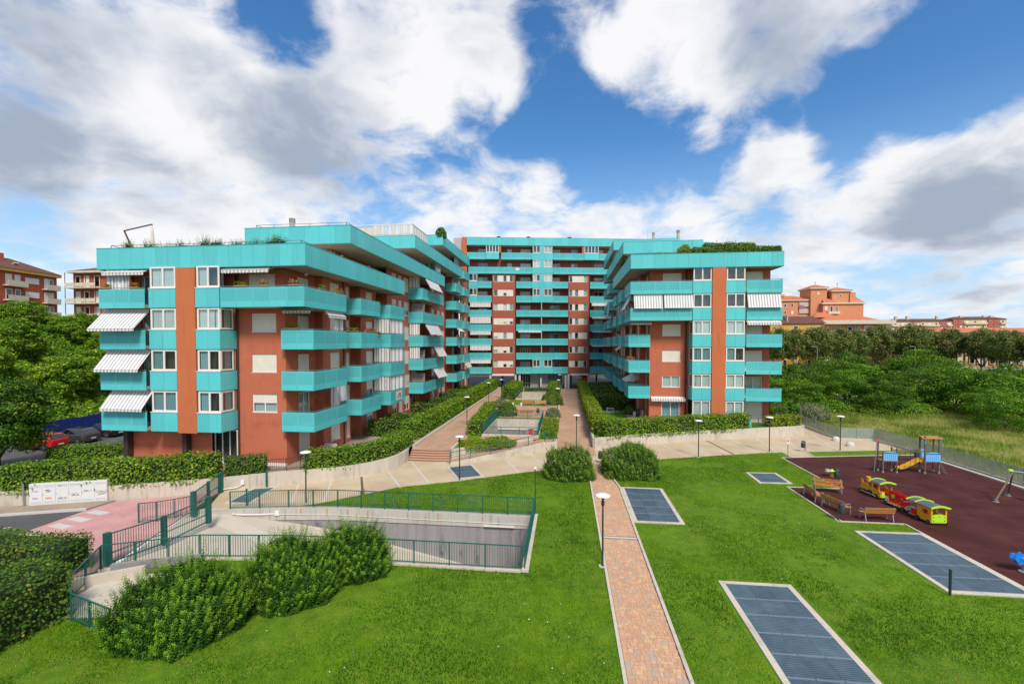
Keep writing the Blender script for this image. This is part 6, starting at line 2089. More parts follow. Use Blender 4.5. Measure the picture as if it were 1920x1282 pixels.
bar_fence('green handrail with two bars rising along the access ramp', [(-9.7, 37.2, .15), (-8.16, 38.12, .29), (-6.56, 39.22, .44), (-4.96, 40.42, .59), (-3.46, 41.57, .74), (-2.0, 42.78, .9), (-1.2, 43.4, .9)], .85, 1.7, bars=False, name='handrail', cat='handrail')
bar_fence('short dark fence at the gap of the right wing hedge', [(20.2, 52.6, 1.05), (21.9, 53.1, 1.05)], .9, .8, 'darkpole')
def gate(label, a, m_, c, h=1.3):
    """two leaves between square posts, diagonal closer arm on each leaf"""
    t = thing('vehicle_gate', label, 'gate', a)
    for p in (a, m_, c):
        piece('post', t, MT['greenmetal'], (p[0], p[1], p[2] + h / 2), (.22 if p is not m_ else .13, .22 if p is not m_ else .13, h + .08))
    for i, (p, q) in enumerate(((a, m_), (m_, c))):
        p, q = Vector(p), Vector(q)
        d = (q - p).normalized()
        p2, q2 = p + d * .14, q - d * .1
        lf = MB()
        up = Vector((0, 0, 1))
        lf.bar(p2 + up * .08, q2 + up * .08, .05)
        lf.bar(p2 + up * (h - .04), q2 + up * (h - .04), .05)
        lf.bar(p2 + up * .08, p2 + up * h, .05)
        lf.bar(q2 + up * .08, q2 + up * h, .05)
        o = lf.build('gate_leaf', MT['greenmetal'], t)
        bb = MB()
        k = int((q2 - p2).length / .11)
        for j in range(k):
            x = p2.lerp(q2, (j + .5) / k)
            bb.bar(x + up * .08, x + up * (h - .04), .016)
        stuff(bb.build('bars', MT['greenmetal'], o, fix=False))
        ar = MB()
        s_, e_ = (p2, q2) if i == 0 else (q2, p2)
        ar.bar(s_ + Vector((-.12, 0, .45)), s_.lerp(e_, .35) + Vector((-.1, 0, .5)), .07)
        ar.bar(s_.lerp(e_, .35) + Vector((-.1, 0, .5)), e_ + Vector((-.08, 0, .55)), .05)
        ar.build('closer_arm', MT['steel'], o)
    return t
gate('tall green double gate across the vehicle ramp, left of the bushes', (-20.95, 18.35, 0.0), (-20.4, 20.75, -.1), (-20.3, 23.55, -.05), 1.45)
gate('green double gate between the pink pavement and the plaza by the concrete wall', (-22.0, 24.4, 0), (-22.7, 26.35, 0), (-23.4, 28.25, 0), 1.35)
# concrete gate post with junction boxes
t = thing('junction_box', 'small white junction box with conduit on the wall behind the plaza gate', 'junction box', (-22.4, 28.85, .45))
b = MB(); b.obox((-22.3, 28.92, .55), (.22, .1, .3), R(30)); b.build('box', MT['white'], t)
b = MB(); b.path([(-23.3, 28.35, .2), (-22.6, 28.75, .22), (-22.3, 28.92, .4)], .03); b.build('conduit', MT['white'], t)
t = thing('junction_box', 'small white junction box on the ramp wall beside the vehicle gate', 'junction box', (-17.2, 25.8, -.3))
b = MB(); b.obox((-17.6, 25.78, -.22), (.25, .12, .28), R(10)); b.build('box', MT['white'], t)
b = MB(); b.path([(-20.2, 25.25, -.2), (-19.0, 25.5, -.28), (-17.6, 25.76, -.25)], .035); b.build('conduit', MT['white'], t)
t = thing('wall_post', 'narrow green post standing against the concrete wall of the plaza', 'post', (-21.0, 29.6, 0))
b = MB(); b.obox((-21.0, 29.62, .6), (.12, .1, 1.25), R(30)); b.build('shaft', MT['greenmetal'], t)
b = MB(); b.obox((-21.0, 29.62, 1.24), (.15, .13, .04), R(30)); b.build('cap', MT['greenmetal'], t)

# mesh fence round the meadow side
FP = [(29.1, 63), (28.85, 58.6), (28.6, 54.2), (28.8, 51.8), (32.0, 51.5), (32.4, 47.8), (32.3, 43.3), (32.3, 36.2), (32.3, 26), (32.3, 10)]
t = thing('mesh_fence', 'long grey mesh fence on a concrete kerb between playground and meadow', 'fence', (32.3, 43, 0))
for a, c in zip(FP[:-1], FP[1:]):
    L = math.dist(a, c)
    n = max(1, round(L / 2.05))
    ang = math.atan2(c[1] - a[1], c[0] - a[0])
    for i in range(n):
        f0, fm = i / n, (i + .5) / n
        x, y = a[0] + (c[0] - a[0]) * fm, a[1] + (c[1] - a[1]) * fm
        piece('mesh_panel', t, MT['fenceglass'], (x, y, .72), (L / n - .05, .02, 1.1), ang)
        piece('kerb_block', t, MT['concrete'], (x, y, .04), (L / n - .01, .22, .26), ang)
        x, y = a[0] + (c[0] - a[0]) * f0, a[1] + (c[1] - a[1]) * f0
        piece('post', t, MT['steel'], (x, y, .68), (.06, .06, 1.3), ang)
t = thing('kerb_wall', 'pale low kerb between the maroon playground surface and the mesh fence', 'kerb', (31.7, 40, 0))
for i in range(18):
    piece('kerb_block', t, MT['concrete'], (31.75, 11 + i * 1.9, .05), (.35, 1.88, .16))

# ================================================================== lamps
def lamp_post(label, x, y, z, h=3.3, r=.33):
    t = thing('street_lamp', label, 'street lamp', (x, y, z), group='disc lamps on dark poles')
    b = MB(); b.box(x - .16, x + .16, y - .16, y + .16, z - .02, z + .035); b.build('base_plate', MT['concrete'], t)
    b = MB()
    b.tube((x, y, z), (x, y, z + h - .45), .047, .04, 10)
    b.build('pole', MT['darkpole'], t, smooth=True)
    b = MB()
    b.lathe((x, y, z + h - .5), [(.055, 0), (.075, .03), (.075, .2), (.05, .24), (.05, .30), (.14, .40), (.26, .455)], 14)
    b.build('lamp_neck', MT['darkpole'], t, smooth=True)
    b = MB()
    b.lathe((x, y, z + h - .045), [(.20, -.02), (r, .0), (r, .02), (r * .8, .06), (r * .4, .09), (.02, .1)], 22)
    b.build('lamp_disc', MT['lampwhite'], t, smooth=True)
    return t
lamp_post('nearest disc lamp, standing beside the brick path in the lawn', 1.67, 20.9, 0)
lamp_post('disc lamp on the plaza edge behind the ramp fence', -16.45, 27.0, 0)
lamp_post('disc lamp beside the small plaza grating below the steps', -7.86, 32.9, 0)
lamp_post('disc lamp at the lawn edge in front of the right hedge', 11.75, 42.15, 0)
lamp_post('disc lamp at the plaza edge in front of the right wing corner', 18.86, 44.85, 0)
lamp_post('disc lamp nearest the mesh fence on the far lawn strip', 25.8, 46.3, 0)
lamp_post('disc lamp at the foot of the right courtyard path behind the shrub', .98, 43.3, .1, 3.3)
lamp_post('nearest disc lamp on the left courtyard path beside the long hedge', -11.3, 51.0, .75)
lamp_post('disc lamp in the middle of the left courtyard path', -12.0, 69.6, .75)
lamp_post('farthest disc lamp on the left courtyard path near the rear block', -10.9, 76.0, .75)
lamp_post('disc lamp beside the right courtyard path at the small grey shrub', -1.15, 62.5, .7)
lamp_post('disc lamp beside the right path at the big rounded shrub', -1.3, 77, .7)
lamp_post('farthest disc lamp beside the white columns of the rear block', -1.3, 90, .7)
t = thing('camera_pole', 'slim dark pole with a small white head at the ramp fence corner', 'pole', (-1.8, 26.5, 0))
b = MB(); b.tube((-1.8, 26.55, 0), (-1.8, 26.55, 2.8), .035, .03, 8); b.build('pole', MT['darkpole'], t)
b = MB(); b.lathe((-1.8, 26.55, 2.78), [(.03, 0), (.075, .03), (.075, .09), (.04, .13)], 10); b.build('head', MT['lampwhite'], t)
t = thing('bollard', 'black bollard at the lower corner of the long playground grating', 'bollard', (15.42, 20.15, 0))
b = MB(); b.tube((15.42, 20.12, 0), (15.42, 20.12, 1.02), .05, .05, 10); b.build('post', MT['blackplastic'], t)
b = MB(); b.lathe((15.42, 20.12, 1.02), [(.06, 0), (.062, .05), (.03, .08)], 10); b.build('cap', MT['blackplastic'], t)
t = thing('bollard', 'dark green bollard on the plaza grating behind the ramp fence', 'bollard', (-20.4, 26.1, 0))
b = MB(); b.tube((-19.9, 26.15, 0), (-19.9, 26.15, 1.0), .055, .055, 10); b.build('post', MT['greenmetal'], t)
b = MB(); b.lathe((-19.9, 26.15, 1.0), [(.065, 0), (.065, .05), (.03, .08)], 10); b.build('cap', MT['greenmetal'], t)
t = thing('wall_post', 'thin rusty post at the end of the brown drain channel', 'post', (-15.6, 32.8, 0))
b = MB(); b.tube((-13.55, 29.15, 0), (-13.55, 29.15, .35), .03, .03, 6); b.build('shaft', MT['rust'], t)

# ================================================================== benches and bins
def bench(label, x, y, z, rz, w=1.7, m='wood', group=None):
    """slatted bench; it faces local -y"""
    t = thing('bench', label, 'bench', (x, y, z), rz, group)
    def loc(p):
        return t.matrix_basis @ Vector(p)
    for i in range(4):
        c = loc((0, -.20 + i * .115, .43 + .006 * i))
        piece('seat_slat', t, MT[m], c, (w, .095, .035), rz)
    for i in range(3):
        c = loc((0, .245 + i * .035, .53 + i * .115))
        piece('back_slat', t, MT[m], c, (w, .03, .095), rz)
    for s in (-1, 1):
        b = MB()
        xx = s * (w / 2 - .1)
        b.bar((xx, -.24, 0), (xx, -.22, .42), .045, .045)
        b.bar((xx, .30, 0), (xx, .22, .42), .045, .045)
        b.bar((xx, -.24, .41), (xx, .24, .41), .04, .04)
        b.bar((xx, .22, .40), (xx, .335, .84), .045, .03)
        b.bar((xx, -.22, .42), (xx, -.2, .62), .035, .035)
        b.bar((xx, -.22, .62), (xx, .28, .62), .04, .03)
        b.build('leg', MT['steel'], t, local=True)
    return t
bench('wooden bench facing the camera at the back of the playground seating corner', 17.85, 33.35, .012, R(-22))
bench('farther of the two wooden benches in line along the lawn edging', 16.15, 31.75, .012, R(88))
bench('nearer of the two wooden benches in line, beside the litter bin on a post', 16.4, 29.75, .012, R(106))
bench('wooden bench seen from behind at the near edge of the playground', 17.75, 28.3, .012, R(183))
bench('left wooden bench of the pair on the courtyard grass strip', -5.8, 68.3, .76, R(8), 1.75)
bench('bright orange right bench of the pair in front of the yellow-flecked shrub', -3.85, 68.1, .76, R(8), 1.8, 'wood_pale')
bench('dark brown courtyard bench behind the nearer light well fence', -5.1, 58.5, .76, R(186), 1.7)
bench('brown courtyard bench half hidden by the round clipped shrub', -7.0, 58.3, .76, R(186), 1.7)
def bin_(label, x, y, z, rz=0.0):
    t = thing('litter_bin', label, 'bin', (x, y, z), rz, 'dark litter bins on posts')
    b = MB()
    b.tube((0, 0, 0), (0, 0, 1.0), .032, .032, 8)
    b.build('post', MT['darkpole'], t, local=True)
    b = MB()
    b.lathe((.19, 0, .38), [(.13, 0), (.16, .02), (.165, .42), (.15, .44)], 14)
    b.build('drum', MT['blackplastic'], t, smooth=True, local=True)
    b = MB()
    b.lathe((.16, 0, .90), [(.19, 0), (.18, .05), (.12, .11), (.02, .13)], 14)
    b.build('hood', MT['blackplastic'], t, smooth=True, local=True)
    b = MB()
    b.box(-.14, .14, -.14, .14, -.03, .03)
    b.build('footing', MT['concrete'], t, local=True)
    return t
bin_('dark litter bin at the lawn corner beside the two benches in line', 15.55, 27.95, .02, R(10))
bin_('dark litter bin behind the bench that faces the camera', 19.75, 35.55, .012, R(200))
bin_('dark litter bin on the paved gap between plaza and playground', 22.3, 45.5, 0, R(180))
bin_('dark litter bin beside the mesh fence behind the climbing tower', 30.0, 42.6, .012, R(180))
bin_('dark litter bin between the brick path and the wide bushy shrub', 3.05, 39.1, 0, R(170))
bin_('dark litter bin in the courtyard before the yellow-flecked shrub', -2.35, 67.3, .75, R(180))
bin_('bluish litter bin on the courtyard paving right of the brown benches', -3.5, 58.9, .75, R(180))
t = thing('notice_sign', 'white notice board with an orange square on a grey post at the playground corner', 'sign', (19.5, 42.65, 0))
b = MB(); b.tube((19.5, 42.68, 0), (19.5, 42.68, 1.75), .03, .03, 8); b.build('post', MT['steel'], t)
b = MB(); b.box(19.36, 19.64, 42.62, 42.645, 1.28, 1.78); b.build('board', MT['white'], t)
b = MB(); b.box(19.42, 19.56, 42.612, 42.619, 1.50, 1.66); b.build('orange_mark', MT['inkorange'], t)
def boulder(label, x, y, r):
    t = thing('stone_block', label, 'stone', (x, y, 0), group='pale stone blocks at the fence')
    b = MB()
    b.lathe((0, 0, 0), [(r, 0), (r * 1.02, .12), (r * .9, .3), (r * .6, .42), (r * .2, .46)], 12, 0, 1.1, .9)
    b.build('block', MT['stoneband'], t, smooth=True, local=True)
boulder('pale rounded stone nearest the mesh fence corner', 28.0, 51.0, .33)
boulder('low pale rounded stone on the plaza before the mesh fence', 27.9, 48.4, .36)

# ================================================================== playground
PG = .012
def board(name, parent, pts, axis, pos, th, m):
    """flat cut-out play board with real thickness; pts in its own plane, axis 'x' or 'y' is its normal"""
    b = MB()
    if axis == 'x':
        b.extrude([(pos, p[0], p[1]) for p in pts], (th, 0, 0))
    else:
        b.extrude([(p[0], pos, p[1]) for p in pts], (0, th, 0))
    return b.build(name, MT[m], parent, local=True)
def arc_roof(parent, x0, x1, y0, y1, z, rise, m='roofgrey', edge='limeplay'):
    b = MB()
    n = 8
    for i in range(n):
        u0, u1 = i / n, (i + 1) / n
        xa, xb = x0 + (x1 - x0) * u0, x0 + (x1 - x0) * u1
        za, zb = z + rise * math.sin(math.pi * u0), z + rise * math.sin(math.pi * u1)
        b.hexa([(xa, y0, za - .03), (xb, y0, zb - .03), (xb, y1, zb - .03), (xa, y1, za - .03), (xa, y0, za), (xb, y0, zb), (xb, y1, zb), (xa, y1, za)])
    o = b.build('roof', MT[m], parent, local=True)
    for yy in (y0 - .035, y1 + .005):
        b = MB()
        top = [(x0 - .03 + (x1 - x0 + .06) * i / n, z + .02 + rise * math.sin(math.pi * i / n) + .03) for i in range(n + 1)]
        bot = [(x, zz - .11 if 0 < k < n else zz - .07) for k, (x, zz) in enumerate(top)]
        b.extrude([(x, yy, zz) for x, zz in top] + [(x, yy, zz) for x, zz in bot[::-1]], (0, .03, 0))
        b.build('roof_edge', MT[edge], o, local=True)
def play_wheel(parent, x, y, r=.13):
    b = MB()
    b.tube((x - .03, y, r), (x + .03, y, r), r, r, 16)
    o = b.build('wheel', MT['tyre'], parent, local=True)
    b = MB()
    b.tube((x - .036, y, r), (x + .036, y, r), r * .3, r * .3, 10)
    b.build('hub', MT['steel'], o, local=True)
# locomotive, y forward
lo = thing('toy_locomotive', 'orange play locomotive with black boiler and lime-edged roof in front of the toy train', 'play train', (20.72, 32.05, PG), R(6))
cab = [(0, .12), (.02, .45), (.10, .55), (.06, .95), (.12, 1.0), (.66, 1.0), (.70, .62), (.86, .52), (.95, .12)]
for sx in (-.42, .39):
    board('cab_side', lo, [(0, .12), (.03, .48), (.12, .62), (.08, 1.02), (.16, 1.02), (.20, .66), (.40, .60), (.60, .66), (.62, 1.02), (.72, 1.02), (.76, .66), (.92, .5), (.98, .12)], 'x', sx, .03, 'orangeplay')
    board('boiler_side', lo, [(1.0, .12), (1.0, .32), (1.25, .30), (1.5, .26), (1.72, .22), (1.86, .34), (1.80, .50), (1.72, .58), (1.78, .72), (1.80, .88), (1.60, .88), (1.62, .72), (1.52, .68), (1.25, .72), (1.05, .66), (1.0, .52), (.98, .66), (.96, .12)], 'x', sx * .82, .03, 'orangeplay')
b = MB(); b.tube((0, .85, .5), (0, 1.62, .5), .25, .25, 18); b.build('boiler', MT['blackplastic'], lo, smooth=True, local=True)
b = MB(); b.tube((0, 1.55, .66), (0, 1.55, 1.06), .09, .14, 12); b.build('chimney', MT['orangeplay'], lo, local=True)
b = MB(); b.tube((0, 1.18, .7), (0, 1.18, .84), .08, .05, 12); b.build('dome', MT['redplay'], lo, local=True)
b = MB(); b.box(-.36, .36, .05, 1.8, .10, .15); b.build('floor', MT['wood_pale'], lo, local=True)
b = MB(); b.box(-.36, .36, .30, .55, .38, .42); b.build('seat', MT['redplay'], lo, local=True)
b = MB(); b.tube((.0, .74, .62), (0, .78, .62), .12, .12, 14); b.build('steering_wheel', MT['redplay'], lo, local=True)
arc_roof(lo, -.5, .5, -.06, .78, 1.03, .13)
for sx in (-.36, .16):
    board('rear_panel', lo, [(sx, .14), (sx + .2, .14), (sx + .2, .46), (sx + .1, .52), (sx, .46)], 'y', -.03, .03, 'limeplay')
for yy, r in ((.35, .14), (.85, .19), (1.3, .15), (1.6, .13)):
    play_wheel(lo, -.44, yy, r); play_wheel(lo, .44, yy, r)
b = MB(); b.bar((-.49, .3, .14), (-.49, 1.6, .14), .02, .04); b.build('coupling_rod', MT['white'], lo, local=True)
# red wagon
wg = thing('toy_wagon', 'red play wagon board with a lime disc and holes, middle of the toy train', 'play train', (20.62, 29.95, PG), R(8))
for sx in (-.12, .12):
    board('side_board', wg, [(.05, .2), (.05, .72), (.22, .84), (.30, .80), (1.02, .94), (1.28, .88), (1.32, .62), (1.32, .2)], 'x', sx, .03, 'redplay')
b = MB(); b.tube((-.15, 1.0, .60), (-.125, 1.0, .60), .13, .13, 18); b.build('lime_disc', MT['limeplay'], wg, local=True)
b = MB(); b.tube((-.145, .38, .62), (-.124, .38, .62), .055, .055, 12); b.build('yellow_disc', MT['yellowplay'], wg, local=True)
for i in range(6):
    a = R(200 + i * 26)
    b = MB(); b.tube((-.14, .66 + .2 * math.cos(a), .48 + .2 * math.sin(a)), (-.124, .66 + .2 * math.cos(a), .48 + .2 * math.sin(a)), .022, .022, 8); b.build('peg', MT['yellowplay'], wg, local=True)
b = MB(); b.box(-.34, .34, -.2, 1.5, .12, .17); b.build('deck', MT['wood_pale'], wg, local=True)
b = MB(); b.box(-.3, .3, .05, .14, .55, .6); b.build('grab_rail', MT['roofgrey'], wg, local=True)
for yy in (-.06, 1.36):
    board('end_board', wg, [(-.3, .1), (.3, .1), (.3, .26), (.12, .38), (-.12, .38), (-.3, .26)], 'y', yy, .03, 'stoneband')
for yy in (.05, 1.28):
    play_wheel(wg, -.37, yy); play_wheel(wg, .37, yy)
# orange carriage
cg = thing('toy_carriage', 'orange play carriage with lime rear panel and arched grey roof, end of the toy train', 'play train', (20.72, 27.88, PG), R(4))
win = [(0, .15), (.92, .15), (.92, .95), (0, .95)]
for sx in (-.43, .40):
    b = MB()
    for y0, y1, z0, z1 in ((0, .92, .12, .52), (0, .22, .52, .78), (.62, .92, .52, .78), (0, .92, .78, .96)):
        b.box(sx, sx + .03, y0, y1, z0, z1)
    b.build('side_board', MT['orangeplay'], cg, local=True)
board('rear_panel', cg, [(-.39, .14), (.39, .14), (.39, .54), (.2, .60), (0, .62), (-.2, .60), (-.39, .54)], 'y', -.02, .03, 'limeplay')
for sx, sz in ((-.3, .25), (.3, .25), (-.3, .45), (.3, .45), (0, .5)):
    b = MB(); b.tube((sx, -.035, sz), (sx, -.02, sz), .025, .025, 8); b.build('bolt', MT['blackplastic'], cg, local=True)
for sx in (-.39, .35):
    b = MB(); b.box(sx, sx + .05, -.01, .03, .55, .98); b.build('corner_post', MT['orangeplay'], cg, local=True)
b = MB(); b.box(-.40, .40, 0, 1.6, .10, .14); b.build('floor', MT['wood_pale'], cg, local=True)
b = MB(); b.box(-.38, .38, .12, .34, .34, .38); b.build('seat', MT['wood_pale'], cg, local=True)
arc_roof(cg, -.50, .50, -.10, .95, .97, .12)
arc_roof(cg, -.50, .50, 1.02, 1.55, .95, .12)
for sx in (-.38, .36):
    board('front_board', cg, [(.98, .12), (1.4, .12), (1.4, .5), (.98, .55)], 'x', sx, .03, 'redplay')
    b = MB(); b.tube((sx, 1.45, .12), (sx, 1.45, .98), .02, .02, 6); b.build('roof_post', MT['steel'], cg, local=True)
for yy in (.12, .85):
    play_wheel(cg, -.47, yy); play_wheel(cg, .47, yy)
# climbing tower
tw = thing('climbing_tower', 'wooden climbing tower with two blue-boarded platforms, rope bridge and yellow slide', 'climbing frame', (26.8, 39.0, PG))
for x, y, h in ((24.71, 39.31, 2.38), (24.70, 38.71, 1.75), (25.73, 39.35, 1.95), (25.73, 38.76, 2.0), (27.80, 39.41, 2.85), (27.77, 38.82, 2.95), (28.89, 39.54, 2.85), (28.86, 38.95, 2.95)):
    b = MB(); b.tube((x, y, .1), (x, y, h), .062, .058, 10); b.build('post', MT['wood_dark'], tw)
    b = MB(); b.lathe((x, y, 0), [(.075, 0), (.085, .12), (.07, .14)], 10); b.build('post_foot', MT['steel'], tw)
for x0, x1, y0, y1 in ((24.65, 25.8, 38.7, 39.4), (27.7, 28.95, 38.8, 39.55)):
    for i in range(6):
        piece('deck_plank', tw, MT['wood_pale'], ((x0 + x1) / 2, y0 + (y1 - y0) * (i + .5) / 6, .95), (x1 - x0, (y1 - y0) / 6 - .012, .05))
for x0, x1, y, n in ((24.72, 25.72, 38.66, 0), (27.8, 28.85, 38.76, 1)):
    b = MB()
    n = 7
    for i in range(n):
        xa = x0 + (x1 - x0) * i / n
        b.box(xa + .012, xa + (x1 - x0) / n - .012, y, y + .03, 1.06, 1.62)
    top = [(x0 + (x1 - x0) * i / 8, 1.62 + .1 * math.sin(math.pi * i / 8)) for i in range(9)]
    b.extrude([(x0, y, 1.56)] + [(p[0], y, p[1]) for p in top] + [(x1, y, 1.56)], (0, .03, 0))
    b.box(x0, x1, y + .002, y + .028, 1.0, 1.10)
    b.build('blue_board', MT['blueplay'], tw)
for yy in (38.85, 39.35):
    b = MB(); b.bar((25.73, yy, 1.72), (27.8, yy, 1.75), .07); b.build('bridge_beam', MT['wood_dark'], tw)
b = MB()
for i in range(5):
    x = 26.0 + i * .38
    b.tube((x, 38.85, 1.7), (x, 38.85, .35), .014, n=5)
for zz in (.6, .95, 1.3):
    b.tube((25.75, 38.85, zz), (27.75, 38.85, zz), .012, n=5)
b.build('rope_net', MT['darkpole'], tw)
b = MB()
for i in range(3):
    b.tube((25.0, 39.4, .3 + .25 * i), (25.5, 39.4, .3 + .25 * i), .015, n=5)
b.tube((25.0, 39.4, 0), (25.0, 39.4, 1), .015, n=5); b.tube((25.5, 39.4, 0), (25.5, 39.4, 1), .015, n=5)
b.build('rope_ladder', MT['darkpole'], tw)
sl = MB()
prof = [(27.75, 1.0), (27.45, .95), (26.75, .52), (26.35, .34), (26.05, .33)]
for (xa, za), (xb, zb) in zip(prof[:-1], prof[1:]):
    sl.hexa([(xa, 38.95, za - .03), (xb, 38.95, zb - .03), (xb, 39.4, zb - .03), (xa, 39.4, za - .03), (xa, 38.95, za), (xb, 38.95, zb), (xb, 39.4, zb), (xa, 39.4, za)])
    for yy in (38.93, 39.39):
        sl.hexa([(xa, yy, za - .03), (xb, yy, zb - .03), (xb, yy + .03, zb - .03), (xa, yy + .03, za - .03), (xa, yy, za + .13), (xb, yy, zb + .13), (xb, yy + .03, zb + .13), (xa, yy + .03, za + .13)])
sl.build('slide', MT['yellowplay'], tw)
b = MB()
n = 7
for i in range(n):
    u0, u1 = i / n, (i + 1) / n
    ya, yb = 38.72 + .95 * u0, 38.72 + .95 * u1
    za, zb = 2.80 + .12 * math.sin(math.pi * u0), 2.80 + .12 * math.sin(math.pi * u1)
    b.hexa([(27.55, ya, za - .03), (29.0, ya, za - .03), (29.0, yb, zb - .03), (27.55, yb, zb - .03), (27.55, ya, za), (29.0, ya, za), (29.0, yb, zb), (27.55, yb, zb)])
b.build('roof', MT['wood'], tw)
for x in (27.72, 28.78):
    b = MB(); b.extrude([(x, 38.74, 2.35), (x, 38.84, 2.25), (x, 38.98, 2.72), (x, 38.72, 2.72)], (.03, 0, 0)); b.build('gusset', MT['blueplay'], tw)
b = MB(); b.box(27.9, 28.2, 39.42, 39.45, 1.1, 1.85); b.build('blue_arch', MT['blueplay'], tw)
b = MB(); b.bar((28.95, 39.2, .95), (29.35, 39.05, 0), .07); b.bar((28.95, 38.95, .95), (29.3, 38.75, 0), .07); b.build('ramp_leg', MT['wood_dark'], tw)
b = MB(); b.tube((24.24, 38.98, 0), (24.42, 38.98, 2.6), .028, .028, 8); b.build('sign_pole', MT['steel'], tw)
b = MB(); b.extrude([(24.36, 38.96, 2.42), (24.44, 38.96, 2.36), (24.68, 38.96, 2.76), (24.6, 38.96, 2.8)], (0, .02, 0)); b.build('sign_flag', MT['inkred'], tw)
# swing
sw = thing('swing', 'timber A-frame swing at the right picture edge, metal top beam', 'swing', (28.9, 33.2, PG))
for p in ((27.45, 32.5, .14), (29.35, 33.9, .14)):
    b = MB(); b.tube(p, (28.95, 33.15, 1.82), .052, .048, 10); b.build('leg', MT['wood_dark'], sw)
    b = MB(); b.lathe((p[0], p[1], 0), [(.16, 0), (.16, .02), (.085, .03), (.085, .16)], 10); b.build('leg_shoe', MT['steel'], sw)
for p in ((30.55, 30.9, .14), (31.7, 32.3, .14)):
    b = MB(); b.tube(p, (31.3, 31.65, 1.82), .065, .06, 10); b.build('leg', MT['wood_dark'], sw)
b = MB(); b.tube((28.9, 33.2, 1.83), (31.35, 31.6, 1.83), .055, .055, 10); b.build('top_beam', MT['steel'], sw)
b = MB(); b.lathe((28.85, 33.22, 1.84), [(.02, 0), (.15, .02), (.12, .1), (.03, .13)], 10); b.build('end_cap', MT['limeplay'], sw)
b = MB()
for q in (-.14, .14):
    b.tube((29.6 + q, 32.75 - q * .6, 1.8), (29.6 + q * .9, 32.75 - q * .5, .55), .012, n=5)
b.build('chain', MT['steel'], sw)
b = MB(); b.lathe((29.6, 32.75, .4), [(.12, 0), (.19, .04), (.2, .22), (.17, .24), (.15, .08)], 12); b.build('baby_seat', MT['redplay'], sw)
# spring rider and small seat roundabout
sr = thing('spring_rider', 'blue spring rider with a jagged back at the right picture edge', 'spring rider', (20.25, 22.6, PG), R(5))
shape = [(-.50, .62), (-.47, .80), (-.36, .74), (-.30, .82), (-.2, .74), (-.05, .86), (.08, .74), (.25, .80), (.38, .72), (.5, .78), (.46, .5), (.2, .42), (.05, .34), (-.12, .42), (-.28, .34), (-.36, .44), (-.24, .52), (-.4, .5)]
for yy in (-.13, .10):
    board('side_board', sr, shape, 'y', yy, .03, 'deepblueplay')
b = MB(); b.box(-.15, .2, -.16, .16, .56, .6); b.build('seat', MT['deepblueplay'], sr, local=True)
b = MB()
pts = [(.06 * math.cos(i * .8) + .05, .09 * math.sin(i * .8), .03 + i * .0125) for i in range(34)]
b.path(pts, .018, 5)
b.build('spring', MT['steel'], sr, local=True)
b = MB(); b.lathe((.05, 0, 0), [(.2, 0), (.2, .025), (.1, .04)], 14); b.build('base', MT['steel'], sr, local=True)
for s_ in (-1, 1):
    b = MB(); b.tube((-.22, .12 * s_, .7), (-.22, .26 * s_, .72), .018, .018, 6); b.build('handle', MT['white'], sr, local=True)
rb_ = thing('seat_roundabout', 'small play roundabout with four pale seats on an orange hub', 'roundabout', (20.15, 37.15, PG), R(15))
b = MB(); b.lathe((0, 0, 0), [(.14, 0), (.12, .05), (.10, .34), (.14, .38)], 12); b.build('hub', MT['yellowplay'], rb_, local=True)
for i in range(4):
    a = R(90 * i)
    b = MB(); b.obox((.34 * math.cos(a), .34 * math.sin(a), .44), (.36, .24, .04), a); b.build('seat', MT['stoneband'], rb_, local=True)
b = MB(); b.lathe((0, 0, .38), [(.16, 0), (.18, .03), (.05, .2)], 10); b.build('centre_cap', MT['limeplay'], rb_, local=True)
# goal in the right garden
gl = thing('football_goal', 'small white football goal on the lawn of the right garden', 'goal', (5.8, 61.2, .96), R(-4))
b = MB()
for p, q in (((-.45, 0, 0), (-.45, 0, .62)), ((.45, 0, 0), (.45, 0, .62)), ((-.45, 0, .62), (.45, 0, .62)), ((-.45, .4, 0), (-.45, 0, .62)), ((.45, .4, 0), (.45, 0, .62)), ((-.45, .4, 0), (.45, .4, 0)), ((-.45, 0, .02), (-.45, .4, .02)), ((.45, 0, .02), (.45, .4, .02)), ((-.45, 0, .03), (.45, 0, .03))):
    b.tube(p, q, .035, .035, 8)
b.build('frame', MT['white'], gl, local=True)
b = MB()
for i in range(9):
    x = -.44 + .11 * i
    b.tube((x, .4, .01), (x, 0, .6), .006, .006, 4)
for i in range(6):
    f = i / 6
    b.tube((-.45, .4 * (1 - f), .62 * f), (.45, .4 * (1 - f), .62 * f), .006, .006, 4)
stuff(b.build('net', MT['white'], gl, local=True))
struct(sheet('garden_slab', [(4.6, 61.8), (7.2, 62.1), (7.1, 63.2), (4.5, 62.9)], MT['plaza'], .957))

# ================================================================== cars
def paint(name, c):
    m, nt, out = nodes_of(name)
    k = NT(nt)
    b = k.n('ShaderNodeBsdfPrincipled')
    b.inputs['Base Color'].default_value = c + (1,)
    b.inputs['Roughness'].default_value = .28
    b.inputs['Metallic'].default_value = .15
    b.inputs['Coat Weight'].default_value = .8
    b.inputs['Coat Roughness'].default_value = .06
    k.l(b.outputs[0], out.inputs['Surface'])
    return m
MT['car_red'] = paint('red_car_paint', (.50, .015, .012))
MT['car_grey'] = paint('dark_grey_car_paint', (.05, .052, .058))
MT['car_black'] = paint('black_car_paint', (.015, .017, .02))
MT['car_silver'] = paint('silver_car_paint', (.45, .47, .50))
MT['car_blue'] = paint('blue_car_paint', (.03, .06, .20))
MT['taillight'] = paint('red_lamp_lens', (.55, .02, .01))
MT['headlight'] = paint('clear_lamp_lens', (.55, .56, .58))
